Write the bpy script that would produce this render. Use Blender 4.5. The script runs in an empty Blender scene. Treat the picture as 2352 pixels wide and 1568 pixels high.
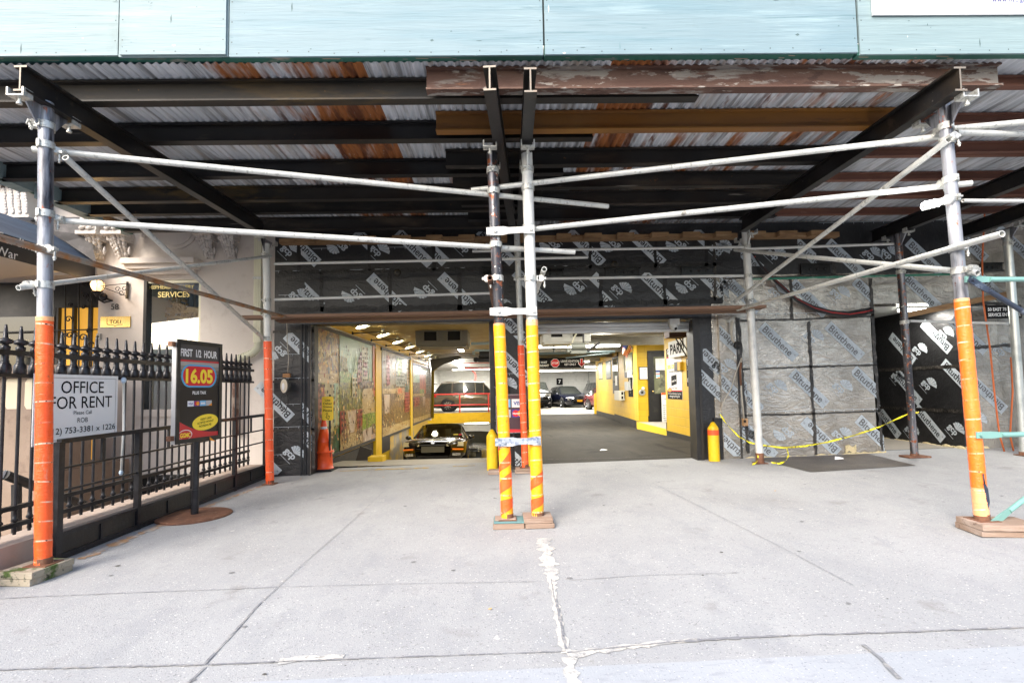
import bpy, bmesh, math, random
from mathutils import Vector, Matrix
rad = math.radians
random.seed(11)
C = bpy.context.scene.collection
V = Vector

# ------------------------------------------------------------------ camera
W, F, H = 2352.0, 1200.0, 1.35            # photo grid width, focal length in that grid, eye height
PPX, PPY = 1176.0, 826.0
PITCH, YAW, ROLL = rad(3.2), rad(-1.0), rad(1.0)
GX, GY = 0.019, 0.010                     # fall of the pavement
RM = Matrix.Rotation(YAW, 3, 'Z') @ Matrix.Rotation(math.pi/2+PITCH, 3, 'X') @ Matrix.Rotation(-ROLL, 3, 'Z')
cd = bpy.data.cameras.new("camera"); cam = bpy.data.objects.new("camera", cd); C.objects.link(cam)
cd.lens = F/W*36; cd.sensor_width = 36; cd.shift_y = (PPY-784)/W; cd.clip_start = 0.05; cd.clip_end = 1000
cam.matrix_world = Matrix.Translation((0, 0, H)) @ RM.to_4x4()
bpy.context.scene.camera = cam

# ------------------------------------------------------------------ light
SUN_EL, SUN_AZ = rad(37), rad(212)
wd = bpy.data.worlds.new("World"); bpy.context.scene.world = wd; wd.use_nodes = True
sky = wd.node_tree.nodes.new('ShaderNodeTexSky'); sky.sky_type = 'NISHITA'; sky.sun_disc = False
sky.sun_elevation = SUN_EL; sky.sun_rotation = SUN_AZ; sky.air_density = 1.0; sky.dust_density = 3.0
wd.node_tree.links.new(sky.outputs[0], wd.node_tree.nodes['Background'].inputs[0])
wd.node_tree.nodes['Background'].inputs[1].default_value = 0.15
sl = bpy.data.lights.new("sun", 'SUN'); sl.energy = 1.5; sl.angle = rad(26); sl.color = (1, .93, .84)
so = bpy.data.objects.new("sun", sl); C.objects.link(so)
sdir = V((math.sin(SUN_AZ)*math.cos(SUN_EL), math.cos(SUN_AZ)*math.cos(SUN_EL), math.sin(SUN_EL)))
so.rotation_euler = sdir.to_track_quat('Z', 'Y').to_euler()
vs = bpy.context.scene.view_settings
vs.view_transform = 'Standard'; vs.look = 'None'; vs.gamma = 1; vs.exposure = 1.5
bpy.context.scene.cycles.use_denoising = True

# ------------------------------------------------------------------ geometry of the view -> places in the world
def ray(x, y): return RM @ V(((x-PPX)/F, -(y-PPY)/F, -1))
CAM = V((0, 0, H))
def P(x, y, Y): d = ray(x, y); return CAM+d*(Y/d.y)          # on the upright plane at depth Y
def PX(x, y, X): d = ray(x, y); return CAM+d*(X/d.x)         # on a side wall
def PZ(x, y, Z): d = ray(x, y); return CAM+d*((Z-H)/d.z)     # on a level plane
def gz(x, y): return GX*x+GY*y
def G(x, y, off=0):                                          # on the pavement
    d = ray(x, y); return CAM+d*((off-H)/(d.z-GX*d.x-GY*d.y))
def S(x, y, A, B):                                           # on the upright plane through plan points A, B
    d = ray(x, y); n = V((B[1]-A[1], A[0]-B[0], 0)); t = n.dot(V((A[0], A[1], 0))-CAM)/n.dot(d); return CAM+d*t

# ------------------------------------------------------------------ materials
def lin(h):
    h = h.lstrip('#'); o = []
    for i in (0, 2, 4):
        c = int(h[i:i+2], 16)/255; o.append(c/12.92 if c <= .04045 else ((c+.055)/1.055)**2.4)
    return tuple(o)
def col(c): return (lin(c) if isinstance(c, str) else tuple(c))+(1,)
MATS = {}
class NT:
    def __init__(s, m): s.t = m.node_tree; s.n = s.t.nodes; s.l = s.t.links
    def new(s, typ, **k):
        n = s.n.new(typ)
        for a, b in k.items(): setattr(n, a, b)
        return n
    def link(s, a, b): s.l.new(a, b)
    def pos(s, scale=(1, 1, 1), rot=(0, 0, 0)):
        g = s.new('ShaderNodeNewGeometry'); m = s.new('ShaderNodeMapping')
        m.inputs['Scale'].default_value = scale; m.inputs['Rotation'].default_value = rot
        s.link(g.outputs['Position'], m.inputs[0]); return m.outputs[0]
    def noise(s, scale, stretch=(1, 1, 1), detail=4, rough=.55, dist=0, rot=(0, 0, 0)):
        n = s.new('ShaderNodeTexNoise'); n.inputs['Scale'].default_value = scale; n.inputs['Detail'].default_value = detail
        n.inputs['Roughness'].default_value = rough; n.inputs['Distortion'].default_value = dist
        s.link(s.pos(stretch, rot), n.inputs['Vector']); return n.outputs['Fac']
    def ramp(s, fac, lo, hi):
        r = s.new('ShaderNodeMapRange'); r.inputs[1].default_value = lo; r.inputs[2].default_value = hi
        s.link(fac, r.inputs[0]); return r.outputs[0]
    def mix(s, fac, a, b):
        m = s.new('ShaderNodeMix', data_type='RGBA')
        for sock, v in ((m.inputs[0], fac), (m.inputs[6], a), (m.inputs[7], b)):
            if hasattr(v, 'is_output'): s.link(v, sock)
            else: sock.default_value = v
        return m.outputs[2]
    def math(s, op, a, b=0.0):
        m = s.new('ShaderNodeMath', operation=op)
        for sock, v in ((m.inputs[0], a), (m.inputs[1], b)):
            if hasattr(v, 'is_output'): s.link(v, sock)
            else: sock.default_value = v
        return m.outputs[0]
def M(name, c, rough=.6, metal=0, layers=(), bump=0, bscale=60, bstretch=(1, 1, 1), spec=.5, coat=0, bdetail=4, emit=None, es=1, alpha=1, trans=0, dist=.02):
    """layers: (colour, scale, lo, hi, stretch) noise-masked coats over the base colour"""
    if name in MATS: return MATS[name]
    m = bpy.data.materials.new(name); m.use_nodes = True; t = NT(m); b = t.n['Principled BSDF']
    b.inputs['Roughness'].default_value = rough; b.inputs['Metallic'].default_value = metal
    b.inputs['Specular IOR Level'].default_value = spec; b.inputs['Coat Weight'].default_value = coat
    b.inputs['Base Color'].default_value = col(c); m.diffuse_color = col(c)
    cur = col(c)
    for L in layers:
        lc, sc, lo, hi = L[:4]; st = L[4] if len(L) > 4 else (1, 1, 1)
        cur = t.mix(t.ramp(t.noise(sc, st, 6, .6), lo, hi), cur, col(lc))
    if layers: t.link(cur, b.inputs['Base Color'])
    if bump:
        bn = t.new('ShaderNodeBump'); bn.inputs['Strength'].default_value = bump; bn.inputs['Distance'].default_value = dist
        t.link(t.noise(bscale, bstretch, bdetail), bn.inputs['Height']); t.link(bn.outputs[0], b.inputs['Normal'])
    if emit: b.inputs['Emission Color'].default_value = col(emit); b.inputs['Emission Strength'].default_value = es
    b.inputs['Alpha'].default_value = alpha; b.inputs['Transmission Weight'].default_value = trans
    MATS[name] = m; return m
def node(m): t = NT(m); return t, t.n['Principled BSDF']

concrete = M('pavement_concrete', '#9b9d9f', .9, layers=[('#a6a8a9', 1.1, .4, .75), ('#8f9296', 4, .5, .85, (1, .5, 1)), ('#868788', .55, .55, .8), ('#6f7073', 95, .60, .66), ('#d6d6d4', 75, .635, .67), ('#80807f', 26, .60, .78), ('#5f5f60', 34, .69, .715), ('#c6c5c2', 11, .70, .73), ('#7d7b78', 2.3, .62, .8), ('#646464', 5, .74, .765)], bump=.5, bscale=120, spec=.3, dist=.006)
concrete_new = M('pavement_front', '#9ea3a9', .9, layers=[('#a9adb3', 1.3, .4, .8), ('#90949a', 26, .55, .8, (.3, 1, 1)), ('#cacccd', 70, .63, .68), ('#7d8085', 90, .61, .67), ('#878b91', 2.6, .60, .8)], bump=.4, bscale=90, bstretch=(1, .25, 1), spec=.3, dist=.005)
mortar = M('joint_mortar', '#c4c2bc', .95, layers=[('#a2a3a3', 7, .46, .6), ('#8e8d8a', 30, .58, .68)], bump=.5, bscale=50)
crack = M('joint_dark', '#7c7e83', .95, layers=[('#98979500'[:7], 22, .48, .6), ('#54555a', 40, .6, .7)])
asphalt = M('asphalt_floor', (.029, .0265, .022), .9, layers=[((.046, .042, .034), 2.2, .45, .75, (1, .3, 1)), ((.07, .066, .056), 60, .64, .70), ((.011, .0105, .0095), 1.4, .56, .72), ((.010, .0095, .009), 2.6, .60, .7, (1, .12, 1)), ((.20, .19, .16), 60, .77, .79)], spec=.25, bump=.3, bscale=180, dist=.004)
floor_grey = M('floor_concrete', '#8f8a80', .7, layers=[('#a09a90', 1, .4, .7), ('#6f6a62', 3, .6, .8)])
road_m = M('road_asphalt', (.05, .05, .05), .9, layers=[((.08, .08, .08), 90, .55, .65)])
gal = M('galvanised_tube', '#b9bbb9', .45, .2, layers=[('#c6c8c4', 7, .4, .6), ('#8a8c8a', 30, .56, .7, (1, 1, .4)), ('#9a7a5c', 5, .66, .78), ('#77746e', 9, .66, .74)], bump=.25, bscale=70, dist=.004)
gal2 = M('grey_painted_tube', '#c2c3c0', .45, .1, layers=[('#aeb0b0', 6, .45, .7), ('#8a6a4c', 16, .74, .80)], bump=.12, bscale=90, dist=.004)
gal_rust = M('rusty_tube', '#8c8880', .6, .35, layers=[('#9a6a40', 6, .42, .62, (1, 1, 1)), ('#6a4a30', 20, .58, .7)], bump=.3, bscale=60, dist=.004)
brown_tube = M('brown_rust_tube', '#6a4634', .7, .2, layers=[('#4a3226', 9, .45, .6), ('#9a7260', 24, .6, .7)], bump=.3, bscale=60, dist=.004)
post_m = M('worn_steel_post', '#7d7e84', .36, .35, layers=[('#a4a6ac', 3, .42, .6, (4, 4, .35)), ('#2a2a30', 2.2, .5, .62, (3, 3, .4)), ('#9a5230', 14, .61, .68, (1.6, 1.6, .6)), ('#5c3424', 22, .64, .70), ('#caccd2', 30, .73, .77)], bump=.12, bscale=60, dist=.004)
post_dark = M('black_steel_post', '#38383d', .32, .35, layers=[('#77787e', 3, .46, .60, (4, 4, .35)), ('#8c4c2c', 15, .56, .64), ('#c4c0ba', 24, .62, .67)], bump=.15, bscale=60, dist=.004)
post_white = M('white_steel_post', '#cfd0cc', .45, .1, layers=[('#b4b5b4', 4, .5, .7), ('#9a5f3e', 14, .74, .8)])
clamp_m = M('clamp_steel', '#c4c5c0', .45, .5, layers=[('#8e8c86', 40, .5, .66), ('#a5683c', 26, .70, .78)], bump=.4, bscale=90, dist=.004)
teal_m = M('teal_brace_paint', '#76a09a', .4, .1, layers=[('#7fb8ac', 8, .5, .7), ('#2c4a4c', 26, .66, .74)])
navy_m = M('dark_brace_paint', '#3a4252', .4, .4, layers=[('#8a94a4', 10, .55, .7)])
beam_blk = M('black_beam_paint', (.013, .0125, .013), .38, .2, layers=[((.030, .023, .016), 3, .50, .72, (.25, 1, 1)), ((.14, .065, .025), 26, .68, .73, (.5, 1, 1)), ((.007, .007, .008), 1.3, .5, .7), ((.12, .11, .10), 20, .70, .74, (.06, 1, 1)), ((.05, .04, .03), 9, .62, .7, (.2, 1, 1))], bump=.15, bscale=40, dist=.004)
beam_blk2 = M('worn_black_beam', (.014, .0125, .0115), .5, .2, layers=[((.060, .045, .032), 4, .50, .66, (.25, 1, 1)), ((.22, .20, .17), 22, .66, .72, (.05, 1, 1)), ((.006, .006, .006), 2, .52, .62, (.4, 1, 1)), ((.12, .05, .02), 14, .68, .73)], bump=.2, bscale=40, dist=.004)
beam_rust = M('flaking_rust_beam', (.105, .058, .042), .75, .1, layers=[((.215, .195, .175), 6, .49, .52, (.3, 1, 1.2)), ((.06, .03, .022), 12, .53, .58, (.35, 1, 1)), ((.30, .27, .24), 24, .60, .64, (.3, 1, 1)), ((.085, .042, .03), 1.6, .53, .58, (.4, 1, 3)), ((.18, .08, .04), 9, .66, .70, (.3, 1, 1))], bump=.5, bscale=60, dist=.006)
beam_org = M('orange_rust_beam', (.20, .085, .014), .6, .1, layers=[((.13, .055, .018), 5, .45, .7, (.15, 1, 1)), ((.27, .135, .018), 3, .6, .8, (.3, 1, 1)), ((.06, .028, .014), 9, .62, .72, (.15, 1, 1))], bump=.2, bscale=60, dist=.004)
beam_brn = M('brown_rust_beam', (.16, .066, .042), .7, .1, layers=[((.09, .038, .026), 4, .45, .65, (.2, 1, 1)), ((.24, .13, .09), 26, .64, .74, (.2, 1, 1))], bump=.2, bscale=60, dist=.004)
beam_och = M('ochre_stained_beam', (.018, .015, .012), .5, .1, layers=[((.10, .06, .014), 1.1, .52, .68, (.5, 1, 2)), ((.012, .011, .010), 9, .5, .62, (.3, 1, 1)), ((.20, .10, .02), 30, .70, .74)], bump=.12, bscale=40, dist=.004)
steel_edge = M('sawn_steel_edge', '#80796f', .5, .3, layers=[('#8a7868', 20, .5, .7)])
def zinc(name, k, lo):
    """galvanised sheet, streaked along its ribs; k, lo: rust mask"""
    return M(name, (.48, .51, .55), .5, .2, layers=[((.62, .64, .68), 9, .42, .6, (1, .10, 1)), ((.22, .225, .235), 13, .50, .64, (1, .05, 1)), ((.30, .27, .24), 5, .56, .7, (1, .12, 1)), ((.30, .11, .036), k, lo, lo+.10, (1, .16, 1)), ((.12, .042, .02), k*2.4, lo+.10, lo+.2, (1, .2, 1)), ((.42, .41, .41), 24, .64, .7, (1, .2, 1)), ((.12, .115, .11), 30, .66, .72, (1, .05, 1))], bump=.05, bscale=40)
deck_g = zinc('corrugated_zinc', 4, .66); deck_m = zinc('corrugated_half_rust', 3.2, .50); deck_r = zinc('corrugated_rust', 3.0, .40)
ply = M('blue_plywood_paint', (.16, .238, .275), .65, layers=[((.19, .272, .31), .8, .35, .7), ((.14, .23, .275), 6, .48, .72, (.10, 1, 1)), ((.25, .345, .38), 8, .56, .74, (.08, 1, 1)), ((.11, .19, .225), 30, .60, .72, (.04, 1, 1)), ((.06, .11, .13), 26, .71, .735), ((.5, .54, .55), 9, .725, .745), ((.12, .19, .205), 2.0, .62, .82), ((.30, .37, .385), 3, .66, .78, (.4, 1, 1))], bump=.8, bscale=30, bstretch=(.06, 1, 1), dist=.008)
ply2 = M('pale_plywood_paint', (.19, .268, .29), .65, layers=[((.225, .305, .325), .8, .35, .7), ((.185, .265, .29), 6, .48, .72, (.10, 1, 1)), ((.30, .375, .39), 8, .56, .74, (.08, 1, 1)), ((.15, .215, .235), 30, .60, .72, (.04, 1, 1)), ((.06, .10, .12), 26, .71, .735), ((.5, .54, .55), 9, .725, .745), ((.16, .215, .215), 2.0, .62, .82), ((.13, .15, .15), 3.4, .70, .78)], bump=.8, bscale=30, bstretch=(.06, 1, 1), dist=.008)
green_m = M('dark_green_paint', (.018, .10, .075), .5, layers=[((.012, .07, .05), 3, .45, .7, (.2, 1, 1)), ((.24, .22, .19), 6, .62, .68, (.3, 1, 1))])
timber = M('raw_timber', (.30, .18, .085), .75, layers=[((.20, .11, .05), 4, .42, .65, (1, 4, 4)), ((.40, .27, .15), 20, .6, .75, (.1, 1, 1))], bump=.25, bscale=50, bstretch=(.1, 1, 1))
plank_m = M('brown_plank', (.16, .085, .05), .7, layers=[((.23, .135, .085), 3, .45, .7, (.1, 1, 1)), ((.09, .045, .027), 22, .55, .7, (.04, 1, 1))], bump=.25, bscale=60, bstretch=(.05, 1, 1))
pad_m = M('weathered_pad_timber', (.27, .19, .14), .85, layers=[((.38, .30, .25), 6, .45, .7, (.3, 1, 2)), ((.14, .085, .06), 18, .6, .72, (.1, 1, 1))], bump=.4, bscale=50, bstretch=(.1, 1, 1))
pad_moss = M('mossy_pad_timber', (.33, .29, .22), .9, layers=[((.06, .10, .02), 7, .5, .6), ((.45, .40, .33), 12, .55, .7), ((.03, .035, .015), 18, .6, .7)], bump=.5, bscale=40)

def tape(name, c, c2):
    """wrapped plastic film: tilted wraps, thin pale overlap lines with black print"""
    m = M(name, c, .36, spec=.5); t, b = node(m)
    w = t.new('ShaderNodeTexWave', bands_direction='Z'); w.inputs['Scale'].default_value = 1.9; w.inputs['Distortion'].default_value = 3.4; w.inputs['Detail'].default_value = 1.5; w.inputs['Detail Scale'].default_value = .6
    t.link(t.pos((.9, .9, 1.1), (.12, .06, 0)), w.inputs['Vector'])
    a = t.mix(t.ramp(t.noise(3, (2, 2, 1)), .35, .75), col(c), col(c2))
    a = t.mix(t.math('MULTIPLY', t.math('MULTIPLY', t.ramp(w.outputs['Fac'], .978, .999), t.ramp(t.noise(5, (1.5, 1.5, 1)), .40, .62)), .8), a, col('#f0dcc0'))
    a = t.mix(t.math('MULTIPLY', t.ramp(w.outputs['Fac'], .985, .995), t.ramp(t.noise(60, (1, 1, .2)), .56, .62)), a, col('#3a3020'))
    a = t.mix(t.math('MULTIPLY', t.ramp(t.noise(9, (1.5, 1.5, .5), 6, .7), .60, .74), .55), a, col('#c9a48a')); a = t.mix(t.math('MULTIPLY', t.ramp(t.noise(26, (1, 1, .5), 4, .6), .66, .72), .6), a, col('#7a4a30'))
    t.link(a, b.inputs['Base Color'])
    bn = t.new('ShaderNodeBump'); bn.inputs['Strength'].default_value = .8; bn.inputs['Distance'].default_value = .008
    t.link(t.noise(22, (.6, .6, 1.8), 5, .6, 1.5, (.5, .3, 0)), bn.inputs['Height']); t.link(bn.outputs[0], b.inputs['Normal']); return m
tape_o = tape('orange_tape', '#f2561c', '#fa6a2a')
tape_r = tape('red_orange_tape', '#ee5220', '#f46a34')
tape_o2 = tape('light_orange_tape', '#f4701c', '#fb8434')
tape_y = tape('amber_tape', '#f6a60e', '#fab41c')
tape_l = tape('pale_orange_tape', '#f4b47c', '#f6c494')

def membrane(name, base, bump, rough, metal=0):
    m = M(name, base, rough, metal, spec=.6); t, b = node(m)
    a = t.mix(t.ramp(t.noise(2.5, (1, 1, 1), 5), .4, .75), col(base), (base[0]*1.7+.004, base[1]*1.7+.004, base[2]*1.7+.004, 1))
    a = t.mix(t.ramp(t.noise(120, (1, 1, .08), 2), .60, .78), a, (.05, .05, .052, 1))
    t.link(a, b.inputs['Base Color'])
    bn = t.new('ShaderNodeBump'); bn.inputs['Strength'].default_value = bump; bn.inputs['Distance'].default_value = .03
    h = t.math('ADD', t.noise(4, (1, 1, 2.2), 3, .5, 2.2, (0, .6, 0)), t.math('MULTIPLY', t.noise(13, (1.5, 1, .7), 4, .6, 2.0, (0, .5, 0)), .5))
    t.link(h, bn.inputs['Height']); t.link(bn.outputs[0], b.inputs['Normal']); return m
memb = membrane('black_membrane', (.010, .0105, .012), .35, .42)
memb_shiny = membrane('crinkled_sheen_membrane', (.36, .33, .285), .45, .24, .65)  # same membrane as the black, its street reflection put into a pale colour
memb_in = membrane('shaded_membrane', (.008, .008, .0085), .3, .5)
print_g = M('membrane_print', '#b6bfc5', .5, layers=[('#a3adb5', 30, .45, .7, (1, 1, .3)), ('#cacccd', 9, .5, .75), ('#6d767d', 60, .66, .72)], bump=.2, bscale=30)
print_d = M('membrane_print_dark', (.012, .012, .016), .5)
print_w = M('membrane_print_pale', '#a3adb5', .5, layers=[('#8b959d', 24, .5, .75, (1, 1, .3)), ('#b6bfc5', 7, .5, .72)], bump=.5, bscale=24)
print_k = M('membrane_lap', (.006, .006, .0065), .45, layers=[((.016, .015, .014), 9, .5, .65)], bump=.6, bscale=30)
print_f = M('membrane_print_soft', (.07, .07, .072), .5, layers=[((.16, .16, .16), 16, .5, .66)])  # dark print lightened to go with the sheen coloured into that wall
print_s = M('membrane_sealant', (.03, .027, .023), .4, layers=[((.09, .08, .07), 14, .5, .65), ((.012, .011, .01), 5, .5, .62)], bump=.6, bscale=30)
foam = M('expanding_foam', '#c9bb94', .9, layers=[('#8e8460', 20, .5, .7)], bump=.6, bscale=40)

def blockwall(name, c, mortar_c, rough=.45):
    m = M(name, c, rough); t, b = node(m)
    g = t.new('ShaderNodeNewGeometry'); sx = t.new('ShaderNodeSeparateXYZ'); t.link(g.outputs['Position'], sx.inputs[0])
    cx = t.new('ShaderNodeCombineXYZ'); t.link(t.math('ADD', sx.outputs[0], sx.outputs[1]), cx.inputs[0]); t.link(sx.outputs[2], cx.inputs[1])
    br = t.new('ShaderNodeTexBrick'); br.inputs['Scale'].default_value = 1; br.inputs['Brick Width'].default_value = .41; br.inputs['Row Height'].default_value = .205
    br.inputs['Mortar Size'].default_value = .008; br.inputs['Mortar Smooth'].default_value = .6
    br.inputs['Color1'].default_value = col(c); br.inputs['Color2'].default_value = tuple(v*.93 for v in col(c)[:3])+(1,); br.inputs['Mortar'].default_value = col(mortar_c)
    t.link(cx.outputs[0], br.inputs['Vector'])
    a = t.mix(t.ramp(t.noise(2.2, detail=5), .55, .85), br.outputs['Color'], tuple(v*.72 for v in col(c)[:3])+(1,))
    t.link(a, b.inputs['Base Color'])
    bn = t.new('ShaderNodeBump'); bn.inputs['Strength'].default_value = .5; bn.inputs['Distance'].default_value = -.006
    t.link(br.outputs['Fac'], bn.inputs['Height']); t.link(bn.outputs[0], b.inputs['Normal']); return m
yellow_blk = blockwall('yellow_block_paint', (.66, .42, .02), (.50, .31, .02))
white_blk = blockwall('white_block_paint', (.66, .66, .63), (.5, .5, .48))
yellow_m = M('yellow_paint', (.66, .42, .008), .5, layers=[((.52, .32, .006), 3, .5, .75), ((.16, .10, .03), 22, .70, .76)])
bollard_m = M('bollard_yellow', (.78, .50, .01), .45, layers=[((.68, .40, .01), 5, .5, .7), ((.05, .04, .02), 24, .71, .74)], bump=.2, bscale=40)
black_m = M('black_paint', (.012, .012, .013), .5, layers=[((.03, .028, .025), 6, .5, .7)])
iron = M('black_iron', (.016, .016, .019), .32, .3, layers=[((.032, .032, .036), 12, .45, .7), ((.32, .30, .28), 34, .71, .755), ((.10, .05, .03), 16, .70, .78)], bump=.3, bscale=60, dist=.004)
iron_panel = M('iron_sheet', (.022, .021, .020), .55, .2, layers=[((.042, .036, .03), 3, .5, .75), ((.16, .07, .03), 6, .68, .78)], bump=.2, bscale=30)
rust_m = M('rust', (.17, .075, .04), .8, layers=[((.10, .045, .028), 6, .45, .65), ((.25, .14, .09), 18, .55, .7)], bump=.3, bscale=60)
brown = M('brownstone', (.56, .51, .465), .85, layers=[((.61, .56, .51), 1.2, .4, .7), ((.50, .445, .40), 7, .55, .8), ((.42, .37, .33), 1.6, .66, .85, (1, 1, .4))], bump=.15, bscale=40)
brown_d = M('brownstone_carving', (.46, .43, .41), .75, layers=[((.56, .53, .50), 4, .45, .65), ((.30, .27, .25), 9, .58, .7)], bump=.5, bscale=34)
brown_k = M('brownstone_kerb', (.36, .285, .235), .85, layers=[((.42, .35, .30), 2, .4, .7), ((.26, .2, .16), 6, .6, .8)], bump=.2, bscale=30)
cream = M('cream_paint', (.68, .66, .50), .55, layers=[((.60, .58, .45), 4, .5, .75)])
brass = M('brass', (.72, .53, .20), .25, .9, layers=[((.8, .64, .36), 3, .45, .7)])
gilt = M('gilt', (.52, .34, .12), .4, .5, layers=[((.66, .5, .28), 9, .45, .65), ((.25, .14, .05), 20, .58, .7)], bump=.7, bscale=50)
glass = M('window_glass', (.05, .055, .06), .03, spec=.9)
glass_dk = M('dark_glass', (.006, .007, .008), .04, spec=.8)
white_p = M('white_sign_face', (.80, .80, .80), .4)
offwhite = M('off_white_paint', (.62, .63, .60), .5, layers=[((.54, .55, .52), 3, .5, .75)])
greyplastic = M('grey_enamel', (.36, .37, .36), .5)
dark_hole = M('dark_recess', (.006, .006, .006), .8)
ink = M('black_ink', (.010, .010, .011), .8, spec=.2)
red_p = M('red_print', (.55, .02, .03), .45)
red_paint = M('red_rail_paint', (.50, .03, .02), .45)
cone_o = M('cone_orange', (.85, .09, .015), .4, layers=[((.72, .07, .012), 6, .5, .75)])
grey_refl = M('cone_collar', (.62, .60, .58), .35, layers=[((.3, .26, .22), 14, .66, .72)])
ceil_m = M('stained_ceiling', (.33, .25, .10), .6, layers=[((.20, .14, .05), 1.5, .5, .75), ((.40, .33, .16), 4, .5, .7)])
ceil_w = M('grey_ceiling', (.30, .29, .26), .7, layers=[((.20, .19, .16), 1.5, .5, .75)])
chrome = M('chrome', (.72, .73, .75), .12, 1)
rubber = M('rubber', (.012, .012, .012), .8)
lamp_w = M('lit_tube', (1, 1, .95), .5, emit=(1, .97, .88), es=7)
lamp_y = M('lit_flood', (1, 1, .8), .5, emit=(1, .88, .55), es=14)
lamp_warm = M('lit_warm_glass', (.8, .6, .4), .3, emit=(1, .55, .22), es=1.0)
amber_glow = M('lit_hall', (.8, .42, .05), .6, emit=(1, .50, .07), es=.2)
blue_ply = M('teal_painted_board', (.10, .22, .23), .6)

# ------------------------------------------------------------------ mesh builder
ORG = {}
FONT = {}
def font_tris(txt, bold=0.0):
    k = (txt, bold)
    if k in FONT: return FONT[k]
    cu = bpy.data.curves.new('txt', 'FONT'); cu.body = txt; cu.offset = bold; cu.resolution_u = 3; cu.align_x = 'CENTER'
    o = bpy.data.objects.new('txt', cu); C.objects.link(o); bpy.context.view_layer.update()
    e = o.evaluated_get(bpy.context.evaluated_depsgraph_get()); me = e.to_mesh()
    vsx = [v.co.copy() for v in me.vertices]; fs = [tuple(p.vertices) for p in me.polygons]
    e.to_mesh_clear(); bpy.data.objects.remove(o); bpy.data.curves.remove(cu)
    x0 = min(v.x for v in vsx); x1 = max(v.x for v in vsx); y0 = min(v.y for v in vsx); y1 = max(v.y for v in vsx)
    r = ([((v.x-(x0+x1)/2), (v.y-(y0+y1)/2)) for v in vsx], fs, x1-x0, y1-y0)
    FONT[k] = r; return r
def frame(o, x, y):
    x = V(x).normalized(); y = V(y); y = (y-x*x.dot(y)).normalized(); z = x.cross(y); o = V(o)
    return Matrix(((x.x, y.x, z.x, o.x), (x.y, y.y, z.y, o.y), (x.z, y.z, z.z, o.z), (0, 0, 0, 1)))
def clip(poly, r):
    x0, y0, x1, y1 = r
    for ax, val, sg in ((0, x0, 1), (0, x1, -1), (1, y0, 1), (1, y1, -1)):
        out = []
        for i in range(len(poly)):
            a, b = poly[i-1], poly[i]; da = (a[ax]-val)*sg; db = (b[ax]-val)*sg
            if (da >= 0) != (db >= 0):
                k = da/(da-db); out.append((a[0]+(b[0]-a[0])*k, a[1]+(b[1]-a[1])*k))
            if db >= 0: out.append(b)
        poly = out
        if len(poly) < 3: return []
    return poly
def basis(d):
    d = V(d).normalized(); a = V((0, 0, 1)) if abs(d.z) < .9 else V((1, 0, 0)); u = d.cross(a).normalized(); return u, d.cross(u), d
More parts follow.
